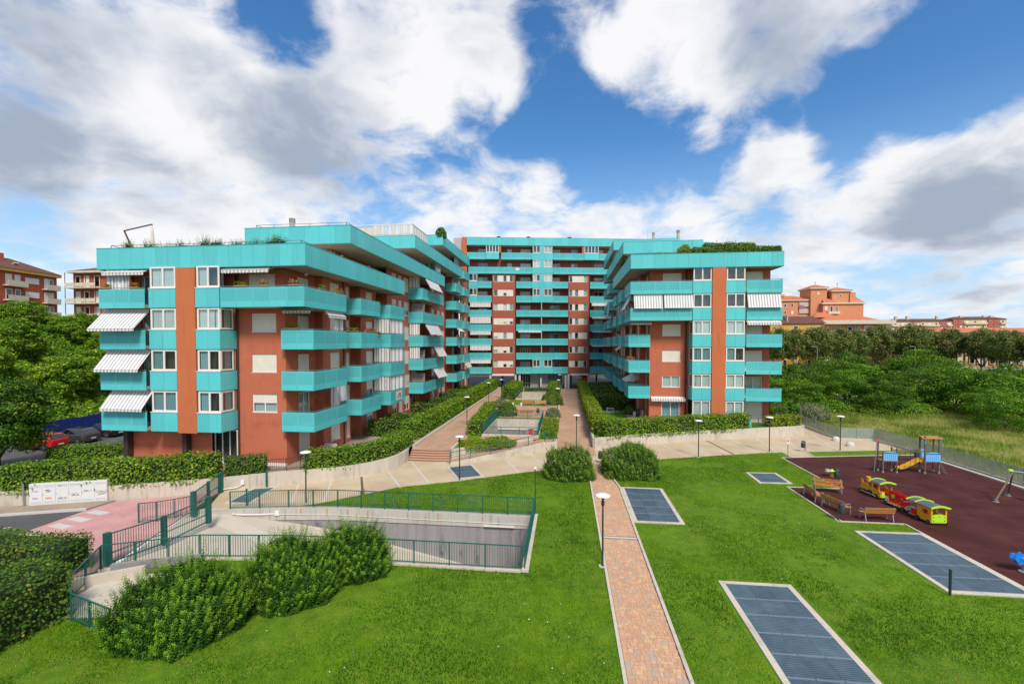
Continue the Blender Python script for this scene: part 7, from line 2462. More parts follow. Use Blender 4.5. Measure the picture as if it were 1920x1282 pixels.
def car(label, paintm, x, y, z, rz, L=4.25, W=1.78, H=1.5, suv=False, group='parked cars'):
    """hatchback lofted from cross-sections; the nose points to local +x"""
    t = thing('parked_car', label, 'car', (x, y, z), rz, group)
    hw = W / 2
    belt = .93 if not suv else 1.02
    gc = .20 if not suv else .26
    # stations: x, bottom, top of body, half width
    st = [(-.5 * L, gc + .2, belt - .25, hw * .82), (-.485 * L, gc + .06, belt - .06, hw * .92), (-.42 * L, gc, belt, hw * .98), (-.2 * L, gc - .02, belt, hw), (.08 * L, gc - .02, belt - .01, hw), (.22 * L, gc, belt - .05, hw * .99), (.36 * L, gc, belt - .14, hw * .96), (.46 * L, gc + .04, belt - .24, hw * .88), (.495 * L, gc + .14, belt - .36, hw * .74)]
    b = MB()
    n = 10
    for sx, zb, zt, w in st:
        mid = zb + (zt - zb) * .55
        for px, pz in ((-w * .84, zb), (-w * .97, zb + .1), (-w, mid), (-w * .95, zt - .07), (-w * .84, zt), (w * .84, zt), (w * .95, zt - .07), (w, mid), (w * .97, zb + .1), (w * .84, zb)):
            b.v.append((sx, px, pz))
    for i in range(len(st) - 1):
        for j in range(n):
            b.f.append((i * n + j, i * n + (j + 1) % n, (i + 1) * n + (j + 1) % n, (i + 1) * n + j)); b.m.append(0)
    b.f.append(tuple(range(n))); b.m.append(0)
    b.f.append(tuple(range((len(st) - 1) * n, len(st) * n))); b.m.append(0)
    body = b.build('body', paintm, t, smooth=True, local=True)
    # cabin: roof, pillars as a solid, glass set slightly proud
    x0, x1, x2, x3 = -.46 * L, -.36 * L, .06 * L, .27 * L
    wb, wt = hw * .90, hw * .70
    zr = H
    c = MB()
    base = [(x0, -wb), (x3, -wb), (x3, wb), (x0, wb)]
    top = [(x1, -wt), (x2, -wt), (x2, wt), (x1, wt)]
    c.hexa([(p[0], p[1], belt - .03) for p in base] + [(p[0], p[1], zr - .05) for p in top])
    c.hexa([(p[0], p[1], zr - .05) for p in top] + [(p[0] * .92, p[1] * .86, zr) for p in top])
    c.build('cabin', paintm, t, local=True)
    def lerp(a, q, f):
        return tuple(a[i] + (q[i] - a[i]) * f for i in range(3))
    def side(s, u0, u1):
        lo = lambda u: (x0 + (x3 - x0) * u, s * wb, belt - .03)
        hi = lambda u: (x1 + (x2 - x1) * u, s * wt, zr - .05)
        q = [lerp(lo(u0), hi(u0), .12), lerp(lo(u1), hi(u1), .12), lerp(lo(u1), hi(u1), .90), lerp(lo(u0), hi(u0), .90)]
        g = MB()
        g.extrude([(p[0], p[1] + s * .004, p[2]) for p in q], (0, s * .008, .002))
        g.build('side_window', MT['glass_dark'], t, local=True)
    for s in (-1, 1):
        side(s, .06, .26); side(s, .30, .60); side(s, .64, .92)
    for nm, xa, xb, o in (('rear_window', x0, x1, -1), ('windscreen', x3, x2, 1)):
        q = [(xa + (xb - xa) * .14, -wb * .88, belt + .05), (xa + (xb - xa) * .14, wb * .88, belt + .05), (xa + (xb - xa) * .9, wt * .86, zr - .1), (xa + (xb - xa) * .9, -wt * .86, zr - .1)]
        g = MB()
        g.extrude([(p[0] + o * .012, p[1], p[2] + .01) for p in q], (o * .01, 0, .006))
        g.build(nm, MT['glass_dark'], t, local=True)
    for sx in (-.31 * L, .32 * L):
        for s in (-1, 1):
            r = .32 if not suv else .35
            g = MB(); g.tube((sx, s * (hw - .19), r), (sx, s * (hw + .01), r), r, r, 20)
            w_ = g.build('wheel', MT['tyre'], t, local=True)
            g = MB()
            g.tube((sx, s * (hw - .05), r), (sx, s * (hw + .018), r), r * .16, r * .16, 10)
            for a in range(5):
                an = R(72 * a)
                g.bar((sx, s * (hw + .008), r), (sx + math.cos(an) * r * .62, s * (hw + .008), r + math.sin(an) * r * .62), .05, .02)
            g.build('rim', MT['steel'], w_, local=True)
            g = MB(); g.tube((sx, s * (hw - .3), r + .02), (sx, s * (hw + .004), r + .02), r * 1.13, r * 1.13, 20)
            g.build('wheel_arch', MT['blackplastic'], t, local=True)
    for s in (-1, 1):
        g = MB(); g.hexa([(-.497 * L, s * hw * .52, belt - .30), (-.44 * L, s * hw * 1.0, belt - .30), (-.43 * L, s * hw * 1.005, belt - .08), (-.49 * L, s * hw * .56, belt - .08), (-.488 * L, s * hw * .5, belt - .29), (-.43 * L, s * hw * .97, belt - .29), (-.42 * L, s * hw * .97, belt - .09), (-.47 * L, s * hw * .55, belt - .09)])
        g.build('tail_light', MT['taillight'], t, local=True)
        g = MB(); g.obox((.455 * L, s * hw * .72, belt - .32), (.16, .34, .13), s * -.3); g.build('headlight', MT['headlight'], t, local=True)
        g = MB(); g.obox((.17 * L, s * (hw + .06), belt + .05), (.14, .18, .11)); g.build('mirror', paintm, t, local=True)
    g = MB(); g.obox((-.498 * L, 0, gc + .30), (.02, .5, .12)); g.build('number_plate', MT['white'], t, local=True)
    g = MB(); g.obox((-.485 * L, 0, gc + .14), (.1, W * .86, .2)); g.build('rear_bumper', MT['blackplastic'] if suv else paintm, t, local=True)
    return t
car('red parked car with black bumper, nearest to the street tree', MT['car_red'], -50.3, 38.1, -.02, R(180), 4.1, 1.76, 1.52, True)
car('dark grey parked hatchback between the red and the black car', MT['car_grey'], -50.5, 41.2, -.02, R(180), 4.35, 1.8, 1.46)
car('black parked car close to the left wing balconies', MT['car_black'], -50.6, 44.2, -.02, R(180), 4.3, 1.8, 1.48)
car('parked car almost hidden behind the lowest balcony of the left wing', MT['car_black'], -50.7, 47.3, -.02, R(180), 4.3, 1.8, 1.46)
car('silver parked car seen through the left passage under the rear block', MT['car_silver'], -10.6, 119, .35, R(15), 4.3, 1.8, 1.5)
car('red parked car seen through the right passage under the rear block', MT['car_red'], 4.4, 121, .35, R(100), 4.0, 1.75, 1.5)
car('dark blue car parked under the lindens at the right', MT['car_blue'], 137, 155, 0, R(40), 4.6, 1.9, 1.9, True)
car('white-silver car parked in the street behind the highest robinia crown', MT['car_silver'], 113, 176, 0, R(20), 4.4, 1.8, 1.5)
# blue corrugated barrier
t = thing('site_barrier', 'long blue corrugated barrier behind the parked cars', 'barrier', (-56.2, 45, 0))
for i in range(24):
    y0 = 33 + i * 1.6
    b = MB()
    for j in range(4):
        b.box(-56.3 + (.03 if j % 2 else 0), -56.24 + (.03 if j % 2 else 0), y0 + j * .395, y0 + (j + 1) * .395, 0, 1.62 + .03 * (i % 2))
    b.build('sheet', MT['bluebarrier'], t)
    if i % 3 == 0:
        b = MB(); b.tube((-56.4, y0, 0), (-56.4, y0, 2.05), .04, n=6); b.build('stake', MT['steel'], t)

# ================================================================== white cabinets with graffiti
ca, cb_ = Vector((-33.2, 24.38)), Vector((-29.3, 25.78))
cd = (cb_ - ca)
cl = cd.length
cd.normalize()
cang = math.atan2(cd.y, cd.x)
cab = thing('utility_cabinet', 'row of white metal utility cabinet doors with graffiti, set in the left wall', 'cabinet', (ca.x, ca.y, 0), cang)
b = MB(); b.box(0, cl, -.05, .3, .06, 1.42); b.build('housing', MT['cabinet'], cab, local=True)
DW = cl / 6
for i in range(6):
    x0 = i * DW
    b = MB(); b.box(x0 + .012, x0 + DW - .012, -.075, -.052, .1, 1.39)
    d = b.build('door', MT['cabinet'], cab, local=True)
    b = MB()
    for zz in (.16, 1.18):
        for j in range(9):
            xx = x0 + .09 + j * (DW - .2) / 8
            b.box(xx, xx + .025, -.079, -.0755, zz, zz + .15)
    b.build('vent', MT['tankgrey'], d, local=True)
    b = MB(); b.box(x0 + .03, x0 + .05, -.09, -.0755, .68, .78); b.build('handle', MT['steel'], d, local=True)
def tagline(strokes, x, z, s, m, i):
    b = MB()
    for st_ in strokes:
        for p, q in zip(st_[:-1], st_[1:]):
            b.bar((x + p[0] * s, -.0785, z + p[1] * s), (x + q[0] * s, -.0785, z + q[1] * s), .004, .018)
    o = b.build('graffiti_tag', MT[m], cab, local=True)
    return o
def arc(cx, cz, r, a0, a1, n=9, k=1.0):
    return [(cx + r * math.cos(R(a0 + (a1 - a0) * i / n)), cz + k * r * math.sin(R(a0 + (a1 - a0) * i / n))) for i in range(n + 1)]
S_ = arc(.25, .62, .25, 60, 270) + arc(.25, .18, .25, 90, -120)
N_ = [(.7, 0), (.75, .8), (1.15, .05), (1.2, .85)]
P_ = [[(1.5, -.1), (1.52, .8)], arc(1.55, .58, .32, 100, -90)]
O_ = arc(.9, .4, .5, 0, 360, 14, .7)
tagline([S_, O_, N_] + P_, 5 * DW + .12, .52, .30, 'inkblack', 5)
tagline([arc(.1, .3, .2, 0, 320), [(.35, .1), (.5, .6), (.6, .1), (.75, .55)], arc(1.0, .3, .18, 90, 400), [(1.3, 0), (1.35, .6), (1.6, .1), (1.65, .6)]], 2 * DW + .15, .36, .26, 'inkblack', 2)
tagline([[(0, .5), (.3, .1), (.5, .6), (.6, 0)], arc(.9, .3, .25, 40, 330), [(1.2, .6), (1.3, 0), (1.6, .4)], [(.1, 0), (1.8, .15)]], 3 * DW + .12, .55, .26, 'inkblack', 3)
tagline([[(0, .4), (.2, .7), (.3, .1), (.6, .6), (.7, .1)], arc(1.0, .4, .22, 60, 300), [(1.2, .3), (1.9, .45)]], 4 * DW + .1, .72, .24, 'inkblack', 4)
tagline([[(0, .6), (.9, .62), (.1, .3), (.6, .5), (.7, .0), (1.0, .5), (1.2, .1)], arc(.4, .3, .25, 0, 360)], 1 * DW + .16, .86, .26, 'inkblack', 1)
tagline([[(0, 0), (.2, .5), (.4, .05), (.6, .5), (.8, .05), (1.0, .5), (1.2, 0), (.1, .25), (1.2, .3)]], 1 * DW + .15, .42, .28, 'inkorange', 1)
tagline([[(0, 0), (.1, .4), (.3, .4), (.3, .1), (.5, .4), (.6, .05), (.8, .35), (.9, 0)]], .16, .88, .34, 'inkpurple', 0)
tagline([[(0, .3), (.25, 0), (.3, .35), (.6, .05), (.65, .3), (.95, .05)], [(0, .0), (1.0, -.02)]], .16, .48, .32, 'inkpurple', 0)
tagline([[(0, .2), (.3, .6), (.4, .1), (.7, .6), (.8, .2), (1.1, .55)]], 2 * DW + .14, 1.14, .25, 'inkgreen', 2)
b = MB(); b.tube((-.35, .02, .06), (-.35, .02, 1.45), .045, n=8); b.build('side_pipe', MT['steel'], cab, local=True)

# ================================================================== small things on the balconies and roofs
ft = thing('cantilever_parasol', 'closed beige cantilever parasol on a rust-coloured frame, left roof terrace', 'parasol', (-33.9, 34, 17.1))
b = MB()
b.bar((-35.4, 34, 17.1), (-36.57 + .0, 34, 19.53), .09)
b.bar((-36.57, 34, 19.53), (-33.96, 34, 19.98), .08)
b.build('arm', MT['darkrust'], ft)
b = MB(); b.lathe((-33.98, 34, 17.5), [(.05, 0), (.14, .15), (.17, .6), (.13, 1.3), (.10, 1.9), (.03, 2.35)], 10); b.build('canopy', MT['canvas'], ft)
b = MB(); b.tube((-33.98, 34, 17.0), (-33.98, 34, 19.95), .03, n=8); b.build('pole', MT['steel'], ft)
pg = thing('roof_pergola', 'pergola screened with beige and white striped slats on the third roof terrace', 'pergola', (-22.3, 57, 23.3))
for i in range(11):
    x = -24.7 + i * .49
    piece('slat', pg, MT['canvas'] if i % 2 else MT['white'], (x, 57.0, 24.6), (.36 if i % 2 else .22, .05, 1.7))
for i in range(13):
    y = 57.3 + i * .5
    piece('slat', pg, MT['canvas'] if i % 2 else MT['white'], (-19.75, y, 24.6), (.05, .36 if i % 2 else .2, 1.7))
for i in range(5):
    x = -28.0 + i * .8
    piece('slat', pg, MT['canvas'], (x, 57.0, 24.4), (.77, .05, 1.55))
b = MB(); b.bar((-28.4, 57, 25.5), (-19.7, 57, 25.5), .1); b.bar((-19.75, 57, 25.5), (-19.75, 63.6, 25.5), .1); b.build('beam', MT['white'], pg)
ps = thing('parasol', 'open cream parasol leaning on a first-floor balcony of the right wing', 'parasol', (8.3, 61.0, 4.0))
b = MB()
nn = 8
apex = Vector((8.55, 60.4, 6.35))
rim = [Vector((8.45 + 1.25 * math.cos(2 * math.pi * i / nn), 60.6 + 1.25 * math.sin(2 * math.pi * i / nn), 5.55 + .35 * math.sin(2 * math.pi * i / nn + .6))) for i in range(nn)]
for i in range(nn):
    m_ = (rim[i] + rim[(i + 1) % nn]) / 2 + Vector((0, 0, .12))
    b.add([apex, rim[i], m_], [(0, 1, 2)]); b.add([apex, m_, rim[(i + 1) % nn]], [(0, 1, 2)])
b.build('canopy', MT['canvas'], ps, fix=False)
b = MB(); b.tube((8.45, 60.6, 3.95), apex, .025, n=6); b.build('pole', MT['darkpole'], ps)
def flowers(label, x, y, z, L, along, m, n=60):
    t = thing('flower_box', label, 'flower box', (x, y, z))
    b = MB(); b.obox((x, y, z - .02), (L if along == 'x' else .18, .18 if along == 'x' else L, .2)); b.build('trough', MT['terracotta'], t)
    P = np.stack([RNG.uniform(-.5, .5, n) * (L if along == 'x' else .22), RNG.uniform(-.5, .5, n) * (.22 if along == 'x' else L), RNG.uniform(.1, .35, n)], axis=1)
    link('leaves', leaf_mesh('leaves', P, unit(RNG.normal(size=P.shape) + np.array([0, 0, .6])), RNG.uniform(.09, .16, n), MT['leaf_hedge']), t)
    if m:
        k = n // 2
        P = np.stack([RNG.uniform(-.5, .5, k) * (L if along == 'x' else .26), RNG.uniform(-.5, .5, k) * (.26 if along == 'x' else L), RNG.uniform(.15, .42, k)], axis=1)
        stuff(link('petals', leaf_mesh('petals', P, unit(RNG.normal(size=P.shape)), RNG.uniform(.08, .13, k), MT[m], w=.5), t))
    return t
z4_, z3_, z2_, z1_ = zf(4) + 1.5, zf(3) + 1.5, zf(2) + 1.5, zf(1) + 1.5
flowers('pink geraniums on the corner of the top front balcony, left wing', -19.3, 30.45, z4_, .8, 'x', 'pinkflower', 90)
flowers('red flower box left of the pink geraniums on the top front balcony', -21.6, 30.45, z4_, .8, 'x', 'redflower', 70)
flowers('small plants at the left end of the long top front balcony', -23.4, 30.45, z4_, 1.0, 'x', None, 40)
flowers('green plant on the left edge of the top left awning balcony', -34.3, 30.45, z4_, .6, 'x', None, 50)
flowers('reddish plants on the right edge of the top left awning balcony', -32.0, 30.45, z4_, .7, 'x', 'redflower', 50)
flowers('yellow-green plants on the side of the top wrap-around balcony', -18.6, 33.0, z4_, .9, 'y', None, 90)
flowers('red flowers at the far end of the top wrap-around balcony', -18.6, 35.6, z4_, 1.2, 'y', 'redflower', 60)
flowers('plants on the front rail of the third-floor corner balcony', -20.2, 31.6, z3_, 1.2, 'x', None, 80)
flowers('yellow-green plant trough on the third-floor middle balcony', -19.4, 39.45, z3_, 1.2, 'x', None, 110)
flowers('flowering trough on the side rail of the third-floor middle balcony', -18.6, 41.6, z3_, 2.4, 'y', 'redflower', 110)
flowers('trailing plants at the end of the third-floor middle balcony', -18.5, 43.3, z3_ - .3, .6, 'y', None, 140)
flowers('pink flowers on a second-floor corner balcony of the right wing', 7.6, 55.6, z2_, .9, 'x', 'pinkflower', 110)
flowers('purple and red flowers on the far left balcony stack', -18.6, 77.0, z2_ + 3.05, 1.6, 'y', 'pinkflower', 80)
flowers('red flowers along a far balcony of the right wing', 7.5, 71.5, z1_, 1.5, 'y', 'redflower', 70)
flowers('green trough on a far balcony of the right wing', 7.5, 70.2, z2_, 1.5, 'y', None, 80)
bn = thing('rainbow_banner', 'white hand-painted rainbow banner hung on a first-floor balcony of the left wing', 'banner', (-18.4, 48.4, 4))
b = MB(); b.box(-18.42, -18.40, 47.7, 49.4, zf(1) + .28, zf(1) + 1.25); b.build('sheet', MT['white'], bn)
for rr_, mm in ((.62, 'inkred'), (.50, 'yellowplay'), (.40, 'inkblue')):
    b = MB()
    p = [(-18.392, 48.55 + rr_ * math.cos(R(a)), zf(1) + .45 + rr_ * .95 * math.sin(R(a))) for a in range(10, 171, 16)]
    for q, w in zip(p[:-1], p[1:]):
        b.bar(q, w, .012, .09)
    b.build('rainbow_arc', MT[mm], bn)
b = MB(); b.bar((-18.39, 48.2, zf(1) + .42), (-18.39, 48.55, zf(1) + .68), .01, .08); b.bar((-18.39, 48.55, zf(1) + .68), (-18.39, 48.9, zf(1) + .42), .01, .08); b.build('roof_mark', MT['inkblue'], bn)
fl = thing('small_flag', 'little green white and red flag on the balcony rail beside the rainbow banner', 'flag', (-18.3, 50.6, 5))
b = MB(); b.bar((-18.4, 50.4, zf(1) + 1.4), (-18.2, 50.7, zf(1) + 2.1), .02); b.build('stick', MT['wood_pale'], fl)
for i, mm in enumerate(('inkgreen', 'white', 'inkred')):
    b = MB(); b.obox((-18.2, 50.72 + .12 * i, zf(1) + 1.95), (.01, .115, .28)); b.build('stripe', MT[mm], fl)
ac = thing('air_conditioner', 'white air-conditioning unit beside the ground-floor patio door of the left wing', 'air conditioner', (-19.2, 36.0, .92))
b = MB(); b.box(-19.9, -19.0, 35.4, 35.75, 1.2, 1.85); b.build('case', MT['white'], ac)
b = MB(); b.lathe((-19.4, 35.38, 1.52), [(.22, 0), (.22, .01)], 16); b.build('fan_grille', MT['tankgrey'], ac)
bx = thing('planter_box', 'turquoise planter box at the gap of the right front hedge', 'planter', (19.6, 52.3, 1))
b = MB(); b.box(19.15, 20.0, 52.0, 52.5, .98, 1.95); b.build('box', MT['panel'], bx)
b = MB(); b.box(19.2, 19.95, 52.05, 52.45, 1.95, 1.97); b.build('soil', MT['soil'], bx)
pe = thing('wall_unit', 'grey outdoor unit and stored chairs under the first right wing balcony', 'outdoor clutter', (9.0, 58.2, .96))
for i, (dx, dy, w, h, m_) in enumerate(((-.3, 0, .45, 1.0, 'blackplastic'), (.25, .1, .4, .8, 'tankgrey'), (.6, -.4, .3, .6, 'wood_pale'), (-.7, -.2, .3, .7, 'steel'))):
    b = MB(); b.box(9.0 + dx, 9.0 + dx + w, 58.2 + dy, 58.2 + dy + .4, .96, .96 + h); b.build('item', MT[m_], pe)
for i, (x, y) in enumerate(((-8.0, 68.0), (-6.75, 68.0))):
    t = thing('white_bollard', ('left' if i == 0 else 'right') + ' small white bollard at the edge of the courtyard grass strip', 'bollard', (x, y, .75), group='small white bollards')
    b = MB(); b.lathe((x, y, .75), [(.14, 0), (.15, .3), (.10, .42), (.02, .5)], 10); b.build('body', MT['white'], t)
    b = MB(); b.lathe((x, y, .74), [(.18, 0), (.18, .03)], 10); b.build('foot', MT['concrete'], t)
sg = thing('warning_sign', 'small red and white sign on the fence of the nearer light well', 'sign', (-3.3, 45.35, 1.9))
b = MB(); b.box(-3.55, -3.2, 45.33, 45.36, 2.0, 2.28); b.build('plate', MT['white'], sg)
b = MB(); b.box(-3.52, -3.23, 45.32, 45.329, 2.08, 2.2); b.build('red_band', MT['inkred'], sg)
hb = thing('hydrant_box', 'red-fronted hydrant box inside the nearer light well fence', 'hydrant box', (-3.6, 45.7, .9))
b = MB(); b.box(-3.85, -3.25, 45.6, 45.8, .95, 1.55); b.build('case', MT['soffit'], hb)
b = MB(); b.box(-3.78, -3.32, 45.57, 45.598, 1.0, 1.5); b.build('door', MT['inkred'], hb)

# ================================================================== buildings in the distance
def wgrid(parent, fr, wins, n=.0, m='white'):
    """far windows: each a framed opening piece with its pane"""
    for s0, s1, z0, z1 in wins:
        mb = MB()
        f = .12
        fr.box(mb, s0, s1, n - .05, n + .04, z0, z0 + f); fr.box(mb, s0, s1, n - .05, n + .04, z1 - f, z1)
        fr.box(mb, s0, s0 + f, n - .05, n + .04, z0 + f, z1 - f); fr.box(mb, s1 - f, s1, n - .05, n + .04, z0 + f, z1 - f)
        o = mb.build('window', MT[m], parent)
        fr.piece('pane', o, MT['glass_dark'] if random.random() < .6 else MT['shutter'], s0 + f, s1 - f, n - .03, n + .01, z0 + f, z1 - f)
def hip(parent, x0, x1, y0, y1, z, rise, m, ov=.6, name='roof', ridge=None):
    b = MB()
    x0 -= ov; x1 += ov; y0 -= ov; y1 += ov
    ins = min(x1 - x0, y1 - y0) / 2
    if x1 - x0 > y1 - y0:
        r0, r1 = (x0 + ins, (y0 + y1) / 2, z + rise), (x1 - ins, (y0 + y1) / 2, z + rise)
        v = [(x0, y0, z), (x1, y0, z), (x1, y1, z), (x0, y1, z), r0, r1]
        fs = [(0, 1, 5, 4), (1, 2, 5), (2, 3, 4, 5), (3, 0, 4), (3, 2, 1, 0)]
    else:
        r0, r1 = ((x0 + x1) / 2, y0 + ins, z + rise), ((x0 + x1) / 2, y1 - ins, z + rise)
        v = [(x0, y0, z), (x1, y0, z), (x1, y1, z), (x0, y1, z), r0, r1]
        fs = [(0, 1, 4), (1, 2, 5, 4), (2, 3, 5), (3, 0, 4, 5), (3, 2, 1, 0)]
    b.add(v, fs)
    return b.build(name, MT[m], parent)
def cornice(parent, x0, x1, y0, y1, z, h=.5, ov=.7, m='cornice'):
    b = MB(); b.box(x0 - ov, x1 + ov, y0 - ov, y1 + ov, z - h, z - .02); return b.build('cornice', MT[m], parent)
# salmon brick block with stepped tiled roofs
ob = thing('brick_apartments', 'large salmon brick apartment block with stepped tiled roofs above the lindens', 'building', (108, 215, 0))
for nm, x0, x1, y0, y1, z1, rise in (('main', 91.5, 107.5, 214, 226, 29.0, 2.2), ('tower_left', 105.5, 112.0, 212.5, 222, 34.0, 1.6), ('tower_right', 113.5, 121.0, 211.5, 222, 32.6, 1.6), ('left_stub', 88, 96.5, 218, 226, 31.5, 1.6), ('right_wing', 109.5, 125.5, 210.5, 222, 27.2, .0)):
    b = MB(); b.box(x0, x1, y0, y1, 0, z1); o = b.build('wall', MT['brickfar'], ob)
    cornice(ob, x0, x1, y0, y1, z1 + .3, .6, .6)
    if rise:
        hip(ob, x0, x1, y0, y1, z1 + .3, rise, 'roofred', .7)
b = MB(); b.add([(120.4, 211.0, 31.5), (126.2, 211.0, 27.6), (126.2, 222, 27.6), (120.4, 222, 31.5), (120.4, 211.0, 27.3), (120.4, 222, 27.3)], [(0, 1, 2, 3), (0, 4, 1), (3, 2, 5)]); b.build('lean_roof', MT['brickfar'], ob)
b = MB(); b.box(122.6, 124.4, 214, 216, 28, 32.2); b.build('chimney', MT['brickfar'], ob)
b = MB(); b.add([(109.4, 209.9, 27.5), (114.5, 209.9, 27.5), (114.5, 213, 29.6), (110.5, 213, 29.4)], [(0, 1, 2, 3)]); b.build('low_roof', MT['roofred'], ob, fix=False)
fo = Fr((0, 213.95), 0)
wgrid(ob, fo, [(95.2, 96.3, 26.0, 27.4), (98.1, 99.2, 26.2, 27.6), (95.3, 96.3, 22.9, 24.3), (98.2, 99.2, 22.9, 24.3), (95.1, 96.2, 19.4, 20.8), (98.2, 99.4, 19.2, 20.8), (92.2, 93.6, 25.2, 27.2), (92.2, 93.6, 21.8, 23.6)])
for z in (17.5, 20.6, 23.7, 26.6):
    fo.piece('screen_wall', ob, MT['soffit'], 101.4, 105.4, .02, .4, z - .5, z + 1.4)
fo.piece('laundry', ob, MT['inkpurple'], 101.3, 103.1, .45, .5, 25.2, 26.8)
f2 = Fr((0, 210.45), 0)
wgrid(ob, f2, [(112.3, 113.4, 23.2, 26.0), (114.6, 115.4, 23.4, 26.0), (110.2, 111.2, 24.4, 26), (110.2, 111.2, 20.4, 22)])
f2.piece('balcony', ob, MT['cornice'], 111.0, 115.6, .1, 1.4, 22.6, 23.7)
wgrid(ob, Fr((0, 212.45), 0), [(108.2, 108.9, 31.2, 32.4)]); wgrid(ob, Fr((0, 211.45), 0), [(116.6, 117.4, 29.8, 31.1), (114.6, 115.0, 29.4, 30.8)])
for x, y, z in ((109, 216, 36.8), (118, 216, 36.2), (91, 221, 35.2)):
    b = MB(); b.tube((x, y, z - 2.5), (x, y, z), .06, n=5); b.tube((x - .3, y, z), (x + .3, y, z + .2), .14, n=6); b.build('aerial', MT['darkpole'], ob)
# low salmon house with wide cream cornice
lh = thing('low_brick_house', 'low salmon house with a wide cream cornice and hipped tile roof, before the brick block', 'building', (112, 195, 0))
b = MB(); b.box(99.0, 122.2, 191, 204, 0, 17.8); b.build('wall', MT['brickfar'], lh)
b = MB(); b.box(98.6, 124.4, 189.2, 205, 17.5, 19.0); b.build('cornice', MT['cornice'], lh)
hip(lh, 99.5, 121, 192, 203, 19.02, 2.3, 'roofred', .0)
hip(lh, 99.0, 108, 197, 203, 20.5, 2.2, 'roofred', .5)
fl_ = Fr((0, 190.95), 0)
wgrid(lh, fl_, [(100.2, 101.4, 14.4, 16.8), (103.4, 105.2, 15.2, 17.0), (108.4, 110.0, 14.4, 17.0), (110.9, 112.9, 13.8, 17.0), (114.2, 117.2, 13.8, 17.0), (118.6, 120.2, 15.6, 17.0)])
fl_.piece('balcony', lh, MT['cornice'], 100.6, 105.8, .05, 1.2, 13.6, 14.8)
fl_.piece('balcony', lh, MT['cornice'], 118.4, 123.8, .05, 1.2, 13.4, 14.6)
# ochre house with brown roof
yh = thing('ochre_house', 'ochre house with a mottled brown tiled roof directly behind the left lindens', 'building', (90, 187, 0))
b = MB(); b.box(78, 97.3, 186, 194, 0, 17.8); b.build('wall', MT['yellowwall'], yh)
b = MB(); b.add([(77.4, 185.4, 17.7), (98.0, 185.4, 17.7), (95.4, 190, 20.6), (79.5, 190, 20.6), (98.0, 194.6, 17.7), (77.4, 194.6, 17.7)], [(0, 1, 2, 3), (1, 4, 2), (4, 5, 3, 2), (5, 0, 3), (5, 4, 1, 0)]); b.build('roof', MT['roofbrown'], yh)
b = MB(); b.box(84.2, 84.6, 186.5, 190.5, 18.3, 20.8); b.build('parapet_strip', MT['tankgrey'], yh)
wgrid(yh, Fr((0, 185.95), 0), [(86.3, 88, 15.4, 16.8), (92, 93.4, 15.2, 16.6), (94.6, 96.4, 15.0, 16.6), (88, 89.6, 1, 4), (84, 86, 1, 4), (92, 94, 1, 4)])
# long far block with alternating brick and cream bays
lb_ = thing('long_apartments', 'long distant block of alternating red brick and cream bays with a brown roof', 'building', (250, 330, 0))
segs = [(214, 219, 'creamwall'), (219, 227, 'creamwall'), (227, 231, 'brickred'), (231, 243, 'creamwall'), (243, 247, 'brickred'), (247, 250.5, 'creamwall'), (250.5, 257, 'brickred'), (257, 271, 'creamwall'), (271, 278, 'brickred'), (278, 282, 'creamwall')]
for x0, x1, m_ in segs:
    zt = 24.6 if x1 < 251 else 25.8
    b = MB(); b.box(x0, x1, 330 - (.4 if m_ == 'brickred' else 0), 341, 0, zt); b.build('wall', MT[m_], lb_)
    f3 = Fr((0, 330 - (.4 if m_ == 'brickred' else 0)), 0)
    ww = []
    for z in (zt - 2.6, zt - 5.6):
        k = 2 if m_ == 'brickred' else max(1, int((x1 - x0) / 4))
        for i in range(k):
            s = x0 + (x1 - x0) * (i + .5) / k
            ww.append((s - .7, s + .7, z, z + 1.4))
        if m_ == 'creamwall' and x1 - x0 > 3:
            f3.piece('balcony', lb_, MT['cornice'], x0 + .4, x1 - .4, .02, 1.0, z - .8, z + .25)
    wgrid(lb_, f3, ww)
for x0, x1, z in ((213.5, 250.3, 24.6), (250.3, 282.6, 25.8)):
    hip(lb_, x0, x1, 330, 341, z, 1.8, 'roofbrown', .6)
for x in (219, 226, 244, 258, 272, 276):
    b = MB(); b.box(x, x + 1.6, 334, 335.4, 25, 28.2); b.build('chimney', MT['cornice'], lb_)
# low red-roofed halls and the brick school behind the lindens
rh = thing('low_hall', 'long low red-tiled roof showing just above the lindens at the right', 'building', (230, 280, 0))
b = MB(); b.box(190, 300, 282, 300, 0, 16.0); b.build('wall', MT['brickfar'], rh)
hip(rh, 190, 300, 282, 300, 16.02, 2.8, 'roofred', .5)
sc = thing('brick_school', 'low brick building with tall arched windows seen under the lindens at the right', 'building', (160, 186, 0))
b = MB(); b.bar((118, 196, 5), (200, 172, 5), .6, 10); b.build('wall', MT['brickfar'], sc)
fs_ = Fr((118, 195.6), math.atan2(-24, 82))
for i in range(14):
    s = 3 + i * 5.6
    wgrid(sc, fs_, [(s, s + 1.5, 2.6, 6.4), (s + 2.2, s + 3.7, 2.6, 6.4)], .32)
    fs_.piece('pilaster', sc, MT['cornice'], s - 1.2, s - .6, .2, .55, 0, 8.5)
fs_.piece('plinth', sc, MT['palewall'], 0, 84, .2, .5, 0, 1.4)
yb = thing('ochre_annex', 'ochre ground-floor facade glimpsed between the left linden trunks', 'building', (90, 180, 0))
b = MB(); b.box(77, 99.5, 180, 184, 0, 6.5); b.build('wall', MT['yellowwall'], yb)
b = MB(); b.box(76.8, 99.7, 179.8, 184.2, 6.5, 7); b.build('cornice', MT['cornice'], yb)
